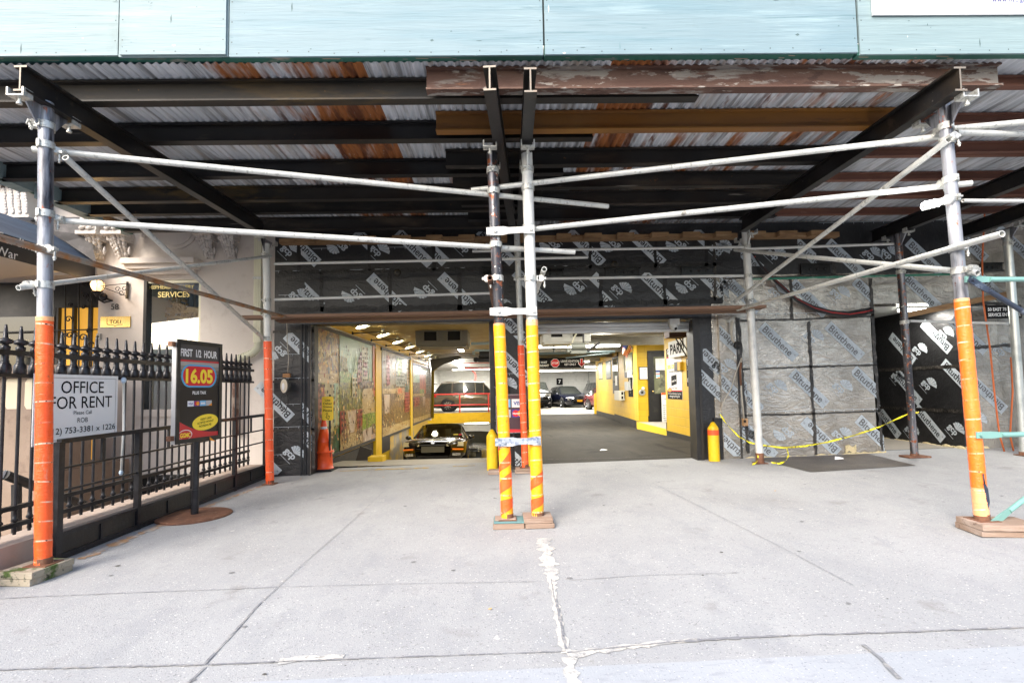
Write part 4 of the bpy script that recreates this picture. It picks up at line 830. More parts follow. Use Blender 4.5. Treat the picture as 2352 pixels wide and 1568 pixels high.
def brace(label, a, b, m, r=.021, flat=.18):
    mb = MB(m); a, b = V(a), V(b); d = (b-a).normalized(); k = d*flat
    mb.tube(a+k, b-k, r, 12)
    for e, s_ in ((a, 1), (b, -1)):
        u, w, _ = basis(d); q = e+d*s_*flat; e0 = e-d*s_*.02
        f = frame(e, d*s_, ZF if abs(d.z) < .9 else XF); n = 8
        pts = [(-.03, -.026), (flat*.55, -.028), (flat+.03, -.02), (flat+.03, .02), (flat*.55, .028), (-.03, .026)]
        mb.prism(f @ Matrix.Translation((0, 0, -.006)), pts, .012); mb.tube(e+f.col[2].xyz*.004, e+f.col[2].xyz*.025, .014, 8); mb.tube(e-f.col[2].xyz*.025, e-f.col[2].xyz*.004, .014, 8)
    return mb.build('cross_brace', label=label, cat='brace')
at = SC['Rat']; r = SC['R'][2]
brace('teal flat ended rail leaving the right street post level, just above its tape', at(645)+V((.02, -r-.012, 0)), P(2620, 641, YR+.0), teal_m)
brace('dark blue brace falling right from just above the tape on the right street post', at(648)+V((.03, -r-.03, 0)), P(2480, 795, YR+.1), navy_m)
brace('teal flat ended rail leaving the right street post at knee height', at(997)+V((-.01, -r-.016, 0)), P(2620, 993, YR+.0), teal_m)
brace('teal and blue brace rising right from the foot of the right street post', at(1196)+V((.05, -r-.005, 0)), P(2560, 985, YR+.2), teal_m)
# double brackets tying the two middle posts
a1, a2 = SC['M1at'], SC['M2at']; r = .052
for y1, y2, nm in ((536, 532, 'white flat bracket tying the two middle posts, upper of three'), (718, 717, 'white flat bracket tying the two middle posts just above the amber tape'), (1013, 1010, 'scuffed blue grey bracket tying the two taped middle posts at knee height')):
    m = gal2 if y1 < 900 else M('scuffed_bracket', '#9aa2ac', .5, .2, layers=[('#5a6a86', 24, .5, .6), ('#d2d4d4', 14, .55, .65)])
    a = a1(y1)+V((0, -r-.02, 0)); b = a2(y2)+V((.012, -r-.022, 0)); mb = MB(m); f = frame(a, b-a, ZF); L = (b-a).length
    mb.prism(f @ Matrix.Translation((0, 0, -.005)), [(-.05, -.04), (.08, -.042), (.13, -.03), (L-.08, -.03), (L-.03, -.04), (L+.035, -.04), (L+.035, .04), (L-.03, .04), (L-.08, .03), (.13, .03), (.08, .042), (-.05, .04)], .012)
    mb.bb(a+V((-.085, -.012, -.035)), a+V((-.03, .03, .035)))
    for q in (a, b): mb.tube(q+V((0, -.005, 0)), q+V((0, -.028, 0)), .016, 10)
    mb.build('post_bracket', label=nm, cat='bracket')
# couplers
dl = lambda a, b: P(*b)-P(*a)
E1 = dl(TB[0][1], TB[0][2]); E3 = dl(TB[2][1], TB[2][2]); EL = V((0, 1, 0))
clamp('L', 335, E1, (.06, .085, -.03)); clamp('L', 492, E1, (.05, .085, -.02)); clamp('L', 574, dl(TB[7][1], TB[7][2]), (.085, -.05, -.01)); clamp('L', 655, dl(TB[8][1], TB[8][2]), (-.10, -.03, 0)); clamp('L', 290, (.5, -.3, .4), (-.09, 0, .02))
clamp('M1', 440, E1, (0, .085, 0)); clamp('M1', 563, E1, (0, .085, -.01)); clamp('M1', 640, EL, (-.10, .0, 0)); clamp('M1', 392)
clamp('M2', 432, E3, (0, .085, 0)); clamp('M2', 523, E3, (0, .1, 0)); clamp('M2', 640, EL, (.10, 0, 0)); clamp('M2', 390)
clamp('R', 292, E3, (0, .085, 0)); clamp('R', 325, dl(TB[9][1], TB[9][2]), (-.02, -.085, 0)); clamp('R', 413, E3, (0, .085, 0)); clamp('R', 570, EL, (-.02, -.085, 0)); clamp('R', 622, dl(TB[11][1], TB[11][2]), (.05, -.075, 0)); clamp('R', 458)
for k, ys in (('BL', (586, 690, 725, 778)), ('BR', (566, 634, 690, 712)), ('BM', (580, 640, 592)), ('BK', (625, 740)), ('BG', (560, 640))):
    for y in ys: clamp(k, y)
# scaffold plank over the bays
def plank(lb, a, b, w=.24, h=.045, m=plank_m): mb = MB(m); mb.bar(a, b, w, h); return mb.build('scaffold_plank', label=lb, cat='plank', bevel=.003)
plank('long brown plank lying on the ledgers above both garage bays', P(560, 730, 7.95), P(1752, 706, 7.95))
plank('second brown plank tucked behind the long one above the bays', P(640, 737, 8.22), P(1726, 713, 8.22))
# lamp on the right post
at = SC['Rat']; p = at(462); lampo = thing('work_light', 'bare compact fluorescent bulb glowing white, clamped to the right street post', 'lamp', p+V((-.05, -.03, 0)))
mb = MB(gal2); mb.lathe(p+V((-.05, -.05, -.0)), [(.0, 0), (.038, .0), (.042, .05), (.03, .06), (.03, .13), (.0, .13)], 14, (-1, -.1, -.25)); mb.build('socket', lampo)
mb = MB(M('lit_bulb', (1, 1, 1), .4, emit=(1, .98, .94), es=2.2)); d = V((-1, -.1, -.25)).normalized(); c0 = p+V((-.05, -.05, 0))+d*.13; u, w, _ = basis(d)
mb.path([c0+d*(.014*i/2.2)+(u*math.cos(i*.9)+w*math.sin(i*.9))*.03 for i in range(26)], .008, 6); mb.build('bulb', lampo)
lamp('work_light_glow', 'POINT', c0+d*.08, 6, (1, .97, .9), .05)

# ================================================================== THE TOWNHOUSE ON THE LEFT
def pane_mat(name, tint=(.9, .95, .95), gloss=.9, ior=1.5, add=.06):
    if name in MATS: return MATS[name]
    m = bpy.data.materials.new(name); m.use_nodes = True; t = NT(m); t.n.clear()
    o = t.new('ShaderNodeOutputMaterial'); mx = t.new('ShaderNodeMixShader'); tr = t.new('ShaderNodeBsdfTransparent'); gl = t.new('ShaderNodeBsdfGlossy'); fr = t.new('ShaderNodeFresnel')
    fr.inputs[0].default_value = ior; gl.inputs['Roughness'].default_value = .02; gl.inputs['Color'].default_value = (gloss, gloss, gloss, 1); tr.inputs[0].default_value = tuple(tint)+(1,)
    t.link(t.math('ADD', fr.outputs[0], add), mx.inputs[0]); t.link(tr.outputs[0], mx.inputs[1]); t.link(gl.outputs[0], mx.inputs[2]); t.link(mx.outputs[0], o.inputs[0]); MATS[name] = m; return m
clear = pane_mat('clear_pane', gloss=1.0, add=.30)
YT = 8.62
hs = thing('townhouse', 'brownstone townhouse with carved brackets and lit doorway, left of the garage', 'building', (-6, YT, 0))
def tx(x, y=700, Y=YT): return P(x, y, Y).x
def tz(y, x=300, Y=YT): return P(x, y, Y).z
xw0, xw1 = tx(330), tx(461); xd = tx(226); zs, zh = 1.12, tz(642, 395)
mb = MB(brown); D = .5
mb.bb((xw1, YT, -1.4), (-3.725, YT+D, 9)); mb.bb((xd, YT, -1.4), (xw0, YT+D, 9)); mb.bb((xw0, YT, zh), (xw1, YT+D, 9)); mb.bb((xw0, YT, -.1), (xw1, YT+D, zs)); mb.bb((-16, YT, 3.35), (xd, YT+D, 9)); mb.bb((-16, YT, -1.4), (-9.4, YT+D, 3.35))
mb.bb((xw0-.001, YT+.3, -1.4), (xw1+.001, YT+.5, -.1)); mb.bb((-16, YT+2.0, -1.4), (-3.725, YT+2.3, 9)); mb.build('facade', hs)
mb = MB(brown); mb.prism(frame((tx(300, 615), YT, 0), XF, ZF), [], 0) if 0 else None
# window hood and mouldings
za, zb_, zc = tz(600, 380), tz(612, 380), tz(632, 380)
mb.bb((tx(299), YT-.26, zb_), (tx(464), YT, za)); mb.bb((tx(303), YT-.20, zb_-.07), (tx(460), YT, zb_-.002)); mb.bb((tx(312), YT-.10, zc), (tx(452), YT, zb_-.072))
mb.build('window_hood', hs)
mb = MB(brown); mb.bb((tx(318), YT-.03, zs-.12), (tx(470), YT-.001, zs-.001)); mb.build('window_sill', hs)
mb = MB(brown); T = FRONT((0, YT, 0)); q = P(402, 536, YT)
mb.prism(T, [(q.x+.36*math.cos(a), q.z+.27*math.sin(a)) for a in [2*math.pi*i/36 for i in range(36)]], .03)
mb.prism(T, [(q.x+.30*math.cos(a), q.z+.215*math.sin(a)) for a in [2*math.pi*i/36 for i in range(36)]], .05)
mb.m(brown_d)
for sx in (-1, 1):
    for i in range(9): mb.ball((q.x+sx*(.44+random.uniform(-.05, .05)), YT-.04, q.z+random.uniform(-.05, .2)), random.uniform(.03, .05), 8, (1, .7, 1.2))
mb.build('medallion', hs)
def console(px, ytop, ymid, ybot, w, name='console'):
    """carved bracket: fluted shaft, slab, acanthus leaf hanging below"""
    p = P(px, ymid, YT); zt, zm, zb = tz(ytop, px), p.z, tz(ybot, px); mb = MB(brown_d); x = p.x; d = .28
    mb.bb((x-w/2, YT-d, zm+.03), (x+w/2, YT, zt)); mb.bb((x-w*.62, YT-d-.05, zm-.03), (x+w*.62, YT, zm+.028))
    mb.bb((x-w*.55, YT-d*.8, zm-.10), (x-w*.22, YT, zm-.032)); mb.bb((x+w*.22, YT-d*.8, zm-.10), (x+w*.55, YT, zm-.032))
    mb.m(brown)
    for k in (-1, 0, 1): mb.bb((x+k*w*.3-w*.075, YT-d-.012, zm+.05), (x+k*w*.3+w*.075, YT-d-.001, zt-.02))
    mb.m(dark_hole)
    for k in (-1, 0, 1): mb.ball((x+k*w*.3, YT-d-.012, zm+.10), .016, 6, (.7, .4, 1.3))
    mb.m(brown_d)
    n = 7
    for i in range(n):
        t = i/(n-1); z = zm-.03+(zb-zm+.03)*t; ww = w*.42*(1-.45*t); y = YT-d+.02+d*.62*t
        for k in (-1, -.5, 0, .5, 1): mb.ball((x+k*ww, y+abs(k)*.05+random.uniform(-.01, .01), z+random.uniform(-.01, .01)+.02*(1-abs(k))), w*.16, 8, (.8, 1, 1.25))
    for k in (-1, 0, 1): mb.ball((x+k*w*.22, YT-d-.05, zm+.06+.03*(k == 0)), w*.18, 8, (1, .8, .8))
    mb.ball((x+w*.62, YT-d*.45, zb+.08), w*.18, 8, (.5, .6, 1.6))
    mb.build(name, hs)
console(232, 500, 546, 592, .26); console(288, 498, 546, 592, .26); console(484, 515, 545, 590, .22); console(534, 515, 545, 590, .22)
mb = MB(brown_d)                                                  # swags over the brackets
for x0, x1 in ((200, 248), (250, 285)):
    for i in range(30):
        t = random.random(); px = x0+(x1-x0)*t; q = P(px, 488+6*math.sin(math.pi*t)+random.uniform(-5, 5), YT-.15); mb.ball(q, random.uniform(.025, .05), 7, (1.2, 1, .9))
mb.bb((tx(193), YT-.2, tz(474, 240)), (tx(330), YT-.001, tz(460, 240))); mb.bb((tx(196), YT-.12, tz(481, 240)), (tx(300), YT-.001, tz(475, 240)))
mb.build('swag', hs)
# big fluted bracket of the door hood
mb = MB(brown); Yb = YT-.35; T = FRONT((0, Yb, 0))
pt = [P(x, y, Yb) for x, y in ((-30, 500), (66, 498), (55, 424), (-40, 420))]; mb.prism(T, [(p.x, p.z) for p in pt][::-1], -.34)
mb.m(brown_d)
for k in range(4):
    xa = 8+k*16; 
    for j in range(9): q = P(xa+j*.6+random.uniform(-1, 1), 436+j*6.4, Yb-.005); mb.ball(q, .034, 7, (1, .5, 1.1))
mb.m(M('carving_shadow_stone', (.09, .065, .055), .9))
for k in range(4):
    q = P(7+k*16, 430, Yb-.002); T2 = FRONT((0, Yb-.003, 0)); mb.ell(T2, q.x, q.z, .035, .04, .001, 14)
mb.m(brown); a = P(-60, 418, Yb-.1); b = P(92, 396, Yb-.1); mb.bb((a.x, Yb-.15, a.z), (b.x, YT-.001, b.z)); a = P(-60, 395, Yb-.1); b = P(110, 372, Yb-.1); mb.bb((a.x, Yb-.25, a.z), (b.x, YT-.001, b.z))
mb.build('door_hood', hs)
# window with a gilt mirror inside
wf = MB(black_m); wf.bb((xw0+.001, YT-.01, zs), (xw0+.05, YT+.12, zh-.001)); wf.m(cream); wf.bb((xw1-.045, YT+.02, zs), (xw1-.001, YT+.12, zh-.001)); wf.bb((xw0+.051, YT+.02, zh-.05), (xw1-.046, YT+.1, zh-.002)); win = wf.build('window', hs)
mb = MB(M('pale_linen', '#eeeee2', .7)); mb.bb((xw0+.05, YT+1.25, 0), (xw1-.05, YT+1.3, zh)); mb.bb((xw0+.02, YT+.13, 0), (xw0+.05, YT+1.25, zh)); mb.bb((xw1-.05, YT+.13, .9), (xw1-.02, YT+1.25, zh)); mb.bb((xw0, YT+.13, zh+.02), (xw1, YT+1.3, zh+.04))
for i, x in enumerate((.16, .22, .30, .42, .70, .78)): mb.m(M('drape_'+('tan' if i > 3 else 'blue'), '#8a6a4c' if i > 3 else '#9fb2c8', .8)); mb.path([(xw0+x, YT+.8, .8), (xw0+x+.02, YT+.82, 2), (xw0+x, YT+.8, zh)], .035, 8)
mb.build('window_lining', win)
mb = MB(clear); mb.poly((xw0+.05, YT+.06, zs), (xw1-.045, YT+.06, zs), (xw1-.045, YT+.06, zh-.05), (xw0+.05, YT+.06, zh-.05)); mb.build('pane', win)
mb = MB(M('gold_lettering', '#b3a468', .5, .2)); T = FRONT((0, YT+.052, 0)); q = P(391, 659, YT+.05); mb.text(T, 'SHEPHERD GALLERY', q.x, q.z, w=(tx(459)-tx(348)), l=.001, bold=.018); q = P(399, 676, YT+.05); mb.text(T, 'SERVICES', q.x, q.z, w=.52, l=.001, bold=.018); mb.build('gilded_lettering', win)
mr = thing('gilt_mirror', 'large gilt framed mirror with carved crest standing inside the townhouse window', 'mirror', P(408, 900, YT+.5))
mb = MB(gilt); Ym = YT+.5; xa, xb, z0, z1 = tx(362, 800, Ym), tx(456, 800, Ym), .95, tz(706, 400, Ym)
mb.bb((xa, Ym, z0), (xa+.10, Ym+.06, z1)); mb.bb((xb-.10, Ym, z0), (xb, Ym+.06, z1)); mb.bb((xa-.02, Ym-.01, z1-.10), (xb+.02, Ym+.06, z1)); mb.bb((xa+.25, Ym-.015, z1), (xb-.25, Ym+.05, z1+.06)); mb.bb((xa+.13, Ym+.01, z0), (xa+.17, Ym+.07, z1-.16)); mb.bb((xb-.17, Ym+.01, z0), (xb-.13, Ym+.07, z1-.16)); mb.bb((xa+.13, Ym+.01, z1-.19), (xb-.13, Ym+.07, z1-.15)); mb.bb((xa-.02, Ym-.01, z0+.25), (xb+.02, Ym+.07, z0+.34))
for i in range(60):
    a = random.uniform(0, 6.28); r = random.uniform(.0, .15); mb.ball(((xa+xb)/2+r*math.cos(a)*1.1, Ym-.03, z1+.05+r*math.sin(a)), random.uniform(.018, .035), 7)
for i in range(50): s_ = random.choice((-1, 1)); mb.ball(((xa+xb)/2+s_*random.uniform(.05, .32), Ym-.02, z1-.13+random.uniform(-.025, .02)), .02, 6)
mb.build('mirror_frame', mr)
mb = MB(M('mirror_glass', (.75, .78, .8), .03, 1)); mb.poly((xa+.1, Ym+.055, z0), (xb-.1, Ym+.055, z0), (xb-.1, Ym+.055, z1-.1), (xa+.1, Ym+.055, z1-.1)); mb.build('mirror_glass', mr)
mb = MB(white_p); mb.bb((xw0+.06, YT+.2, .95), (xw0+.40, YT+.215, tz(823, 360, YT+.2))); mb.build('reflection_card', label='plain white card propped in the lower left of the townhouse window', cat='card')  # white panel stands in for a bright reflection on the pane
# doorway
Yd = YT+.55
mb = MB(black_m); mb.bb((-9.4, Yd, -.5), (tx(128, 700, Yd), Yd+.05, 3.35)); mb.bb((tx(128, 700, Yd), Yd, 2.9), (xd, Yd+.05, 3.35))
for x in (132, 168, 205): mb.bb((tx(x, 700, Yd), Yd-.02, 0), (tx(x+5, 700, Yd), Yd+.05, 2.9))
dw = mb.build('doorway', hs)
mb = MB(amber_glow); mb.bb((tx(133, 700, Yd), Yd+.06, -.4), (xd-.02, Yd+.08, 2.95)); mb.build('hall_glow', dw)
mb = MB(glass_dk); a = P(2, 650, Yd-.012); mb.bb((-9.0, Yd-.012, 0.6), (tx(126, 700, Yd), Yd-.002, 2.75)); mb.build('pane', dw)
mb = MB(iron)
for cx, cy, r in ((192, 652, 9), (206, 690, 7), (157, 733, 8), (160, 770, 8), (175, 770, 6), (190, 775, 9), (205, 760, 8), (150, 770, 6), (196, 680, 7), (208, 790, 7), (192, 705, 6), (205, 640, 8), (160, 700, 6)):
    q = P(cx, cy, Yd-.06); k = r/1200*Yd; mb.path([q+V((k*(1-t*.06)*math.cos(t*.55), 0, k*(1-t*.06)*math.sin(t*.55))) for t in range(14)], .010, 6)
for x in (150, 181, 210): mb.tube(P(x, 640, Yd-.06), P(x, 840, Yd-.06), .012, 6)
mb.build('door_grille', dw)
mb = MB(M('rail_black', (.01, .01, .01), .4)); mb.tube(P(-5, 763, Yd-.1), P(228, 756, Yd-.1), .012, 6); mb.build('door_bar', dw)
mb = MB(brown); mb.bb((xd, YT+.501, -.5), (xd+.12, Yd+.6, 3.35)); mb.build('door_reveal', hs)
# number, plaque, intercom
mb = MB(black_m); T = FRONT((0, YT-.012, 0)); q = P(265, 704.5, YT); mb.text(T, '58', q.x, q.z, h=.095, l=.0, bold=.01); mb.bb((q.x-.0005, YT-.011, q.z-.0005), (q.x, YT, q.z)); mb.build('house_number', label='black house number 58 on the pilaster beside the doorway', cat='house number')
mb = MB(brass); a, b = P(232.5, 752, YT), P(301, 726.5, YT); mb.bb((a.x, YT-.02, a.z), (b.x, YT-.001, b.z)); T = FRONT((0, YT-.021, 0)); cx, cz = (a.x+b.x)/2, (a.z+b.z)/2; mb.m(ink)
mb.text(T, 'TOLI', cx, cz, h=.062, l=.001, bold=.005)
for p0, p1 in (((-.135, .055), (-.13, -.045)), ((-.13, -.045), (-.03, -.052)), ((-.03, -.052), (0, -.07)), ((0, -.07), (.03, -.052)), ((.03, -.052), (.12, -.045))): 
    dx, dz = p1[0]-p0[0], p1[1]-p0[1]; L = math.hypot(dx, dz); nx, nz = -dz/L*.004, dx/L*.004
    mb.flat(T, [(cx+p0[0]+nx, cz+p0[1]+nz), (cx+p1[0]+nx, cz+p1[1]+nz), (cx+p1[0]-nx, cz+p1[1]-nz), (cx+p0[0]-nx, cz+p0[1]-nz)], .001)
mb.build('brass_plaque', label='shiny brass plaque with black lettering under the house number', cat='plaque')
mb = MB(greyplastic); q = P(227, 773, YT); mb.box(q+V((.02, -.02, 0)), (.06, .04, .09)); mb.m(black_m); mb.ball(q+V((.02, -.05, 0)), .014); mb.build('door_bell', label='small grey door bell box at the left edge of the pilaster', cat='door bell')
# lantern
q = P(224, 657, YT-.25); lan = thing('wall_lantern', 'lit black wall lantern with round caged glass by the doorway', 'lantern', V((q.x, YT, q.z)))
mb = MB(lamp_warm); mb.lathe(q, [(.0, -.085), (.05, -.08), (.085, -.03), (.095, .02), (.085, .06), (.06, .09), (0, .095)], 14); mb.build('globe', lan)
mb = MB(iron); mb.lathe(q, [(.02, -.17), (.045, -.13), (.055, -.10), (.075, -.095), (.075, -.085), (.03, -.08)], 12); mb.lathe(q, [(.07, .085), (.06, .10), (.02, .115), (.012, .14), (0, .145)], 12)
for i in range(6):
    a = i*math.pi/3; mb.path([q+V((math.cos(a)*r, math.sin(a)*r, z)) for r, z in ((.06, -.085), (.092, -.03), (.101, .02), (.092, .06), (.06, .092))], .005, 5)
e = P(240, 684, YT); mb.path([q+V((0, 0, -.15)), q+V((.02, .02, -.22)), q+V((.05, .08, -.25)), q+V((.09, .2, -.2)), V((e.x, YT-.02, e.z))], .014, 8); mb.ball((e.x, YT-.03, e.z+.01), .07, 10, (1, .5, 1)); mb.build('cage', lan)
lamp('lantern_glow', 'POINT', q+V((.0, -.13, .0)), 4, (1, .65, .3), .06)
# scrolled sign bracket
mb = MB(iron); a = P(292, 660, YT-.04); mb.bar(P(293, 647, YT-.03), P(291, 686, YT-.03), .03, .02, up=(0, 1, 0))
mb.path([P(232, 657, YT-.5), P(292, 651, YT-.04)], .006, 6); mb.path([P(236, 660, YT-.5), P(291, 680, YT-.04)], .006, 6)
for cx, cy, r, s_ in ((270, 664, 6, 1), (279, 672, 6.5, -1), (286, 663, 6, 1)): q = P(cx, cy, YT-.15); k = r/1200*8.5; mb.path([q+V((k*(1-t*.05)*math.cos(s_*t*.6), 0, k*(1-t*.05)*math.sin(s_*t*.6))) for t in range(12)], .006, 5)
mb.build('sign_bracket', label='empty scrolled iron sign bracket on the pilaster beside the lantern', cat='bracket')
# drainpipe
mb = MB(cream); X0, X1 = tx(586, 700, 8.5), tx(603, 700, 8.5); xm = (X0+X1)/2; zt, ze = 4.0, tz(786, 595, 8.5)
mb.bb((X0, 8.44, ze), (X1, 8.55, zt))
for k in range(4): mb.bb((X0+.015+k*.028, 8.434, ze), (X0+.028+k*.028, 8.4395, zt))
pts = [V((xm, 8.495, ze)), V((xm-.01, 8.495, ze-.09)), V((xm-.07, 8.495, ze-.16)), V((xm-.2, 8.495, ze-.22)), V((xm-.33, 8.495, ze-.27))]; mb.m(M('flexible_pipe', '#c4c4ae', .6)); mb.path(pts, .058, 10)
for i in range(14):
    t = i/13*3.9; k = int(t); q = pts[k]+(pts[k+1]-pts[k])*(t-k); d = pts[k+1]-pts[k]; mb.tube(q, q+d.normalized()*.012, .064, 10)
mb.m(M('rusty_downpipe', '#6a5046', .7, layers=[('#9a8a80', 6, .45, .6)])); mb.path([pts[-1], pts[-1]+V((-.03, 0, -.12)), pts[-1]+V((-.02, 0, -1.2))], .05, 10)
for z in (tz(712, 595, 8.4), tz(640, 595, 8.4)): mb.m(gal); mb.bb((X0-.01, 8.428, z), (X1+.01, 8.4335, z+.04))
mb.build('drainpipe', label='cream ribbed drainpipe with a flexible grey elbow at the townhouse corner', cat='drainpipe')
# awning over the entrance
aw = thing('awning', 'dark blue fabric awning with white serif lettering over the townhouse entrance', 'awning', (-7.6, 7, 3.2))
xa_ = -6.62; fab = M('blue_awning_fabric', (.035, .06, .11), .55, layers=[((.07, .11, .17), 3, .4, .7, (1, .2, 3)), ((.5, .52, .55), 30, .735, .76)], bump=.3, bscale=8); fabk = M('black_awning_fabric', (.014, .015, .02), .6, bump=.2, bscale=12); lin_ = M('beige_lining', (.50, .44, .37), .8, bump=.3, bscale=6)
zv0, zv1 = 3.22, 3.53
mb = MB(fab); mb.poly((xa_, 4.9, zv1), (xa_, 8.55, zv1), (xa_-.55, 8.55, 4.0), (xa_-.55, 4.9, 4.0)); mb.poly((xa_-.55, 4.9, 4.0), (xa_-.55, 8.55, 4.0), (xa_-1.6, 8.55, 3.98), (xa_-1.6, 4.9, 3.98)); mb.poly((xa_-1.6, 4.9, 3.98), (xa_-1.6, 8.55, 3.98), (xa_-2.15, 8.55, zv1), (xa_-2.15, 4.9, zv1)); mb.build('roof_fabric', aw)
mb = MB(fabk); mb.bb((xa_-.01, 4.9, zv0), (xa_+.01, 8.52, zv1)); mb.bb((xa_-2.16, 4.9, zv0), (xa_-2.14, 8.52, zv1)); mb.bb((xa_-2.14, 4.88, zv0), (xa_-.011, 4.9, zv1))
T = LEFTW((xa_+.0105, 0, 0)); mb.m(white_p)
q = PX(14, 543, xa_); mb.text(T, 'Ferdinand R', q.y-.12, q.z-.03, h=.13, l=.002, al='l', bold=.004); q = PX(8, 573, xa_); mb.text(T, 'd  War', q.y-.3, q.z-.035, h=.12, l=.002, al='l', bold=.004)
mb.build('valance', aw)
mb = MB(lin_); mb.poly((xa_-.02, 4.95, zv0+.01), (xa_-.02, 7.9, zv0+.01), (xa_-2.1, 7.9, zv0-.22), (xa_-2.1, 4.95, zv0-.22)); mb.build('lining', aw)
mb = MB(M('dark_tarp', (.06, .055, .055), .6, layers=[((.12, .11, .11), 5, .5, .7), ((.6, .6, .6), 40, .75, .77)], bump=.6, bscale=5)); a = [P(x, y, Y) for x, y, Y in ((60, 500, 8.5), (200, 498, 8.45), (206, 540, 8.4), (222, 604, 8.4), (150, 555, 8.3), (100, 528, 8.2))]; mb.poly(*a); mb.prism(Matrix.Identity(4), [], 0) if 0 else None
mb.build('draped_tarp', aw)
# sunken area in front of the basement, stoop behind the fence
mb = MB(brown_k); mb.bb((-4.17, 3.2, -1.5), (-3.84, 8.56, gz(-4, 5)+.235)); mb.build('stone_kerb', label='brown stone kerb carrying the spiked iron fence', cat='kerb')
mb = MB(floor_grey); mb.poly((-16, 4.2, -1.4), (-4.17, 4.2, -1.4), (-4.17, 9.2, -1.4), (-16, 9.2, -1.4)); mb.build('area_floor', kind='structure', origin=(-8, 6, -1.4))
mb = MB(brown); mb.bb((-16, 3.2, -1.4), (-4.171, 3.5, .0)); mb.build('area_wall', label='brownstone retaining wall of the sunken area under the stoop', cat='wall')
st = MB(M('stoop_stone', (.25, .185, .14), .85, layers=[((.30, .23, .18), 1.5, .4, .7), ((.17, .12, .09), 5, .55, .75)], bump=.2, bscale=30)); T = FRONT((0, 7.2, 0)); st.bb((-16, 7.2, -1.4), (-5.98, 8.5, .35))
for i in range(7): st.bb((-16, 7.2, .352+.0*i), (-6.0, 7.75, 1.62)) if i == 0 else None
st.bb((-16, 7.1, 1.622), (-5.95, 7.85, 1.78)); st.bb((-5.5, 7.3, -1.4), (-4.3, 8.2, -.2))
st.m(M('pale_inset_panel', '#d8cbb0', .8))
for px in (-30, 28, 73, 118, 160):
    q = P(px, 905, 7.19); st.flat(T, [(q.x+.10*c_, q.z+s_) for c_, s_ in ((-1, -.15), (-.7, -.2), (.7, -.2), (1, -.15), (1, .16), (.7, .21), (-.7, .21), (-1, .16))], .004)
st.build('stoop', label='brown stone stoop side with pale inset panels, behind the spiked fence', cat='stoop')
mb = MB(dark_hole); mb.bb((-5.9, YT-.02, -1.2), (-4.4, YT-.001, .02)); mb.m(black_m); mb.bb((-6.0, YT-.06, .02), (-4.3, YT, .07)); mb.build('basement_window', hs)
mb = MB(black_m); mb.tube(PX(12, 1090, -4.7), PX(360, 1222, -4.5), .045, 12); mb.m(white_p); mb.lathe(PX(12, 1090, -4.7), [(0, -.004), (.045, -.004)], 12, (1, 0, 0)); mb.m(black_m); mb.tube(PX(38, 1112, -4.7), PX(38, 1290, -4.7), .04, 10)
mb.build('stair_handrail', label='fat black handrail with pale cut end, going down behind the spiked fence', cat='handrail')

# ---------------------------------------------------------------- spiked iron fence on the kerb
XF_ = -4.0; zk = gz(-4, 5)+.235
fe = thing('spiked_fence', 'tall black cast iron fence with spiked finials on the stone kerb', 'fence', (XF_, 6, zk))
mb = MB(iron)
mb.bb((XF_-.022, 3.4, 1.695), (XF_+.022, 8.42, 1.735)); mb.build('rail', fe)
for z0, z1, y1 in ((1.515, 1.545, 8.42), (.44, .475, 8.3), (.30, .335, 8.3)): mb = MB(iron); mb.bb((XF_-.022, 3.4, z0), (XF_+.022, y1, z1)); mb.build('rail', fe)
y0 = 3.45; prot = None; n = 37
def picket_mesh():
    b = MB(iron); b.tube((XF_, y0, zk+.03), (XF_, y0, 1.515), .0125, 8); b.lathe((XF_, y0, .34), [(.013, 0), (.028, .012), (.016, .035), (.014, .09), (.024, .10), (.013, .105)], 8); b.lathe((XF_, y0, .30), [(.0, -.05), (.018, -.04), (.013, 0)], 8)
    return b
def finial_mesh():
    b = MB(iron)
    b.lathe((XF_, y0, 1.545), [(.014, 0), (.042, .0), (.044, .03), (.040, .07), (.032, .085), (.026, .09), (.030, .098), (.024, .11), (.026, .15)], 14)
    b.lathe((XF_, y0, 1.735), [(.030, 0), (.033, .01), (.033, .03), (.022, .036), (.02, .045), (.040, .052), (.052, .066), (.044, .084), (.024, .092), (.017, .10), (.012, .17), (.008, .205), (0, .208)], 14); return b
p0 = picket_mesh().build('picket', fe); f0 = finial_mesh().build('finial', p0)
for i in range(1, n):
    c = p0.copy(); C.objects.link(c); c.parent = fe; c.location = p0.location+V((0, i*.1345, 0)); d = f0.copy(); C.objects.link(d); d.parent = c
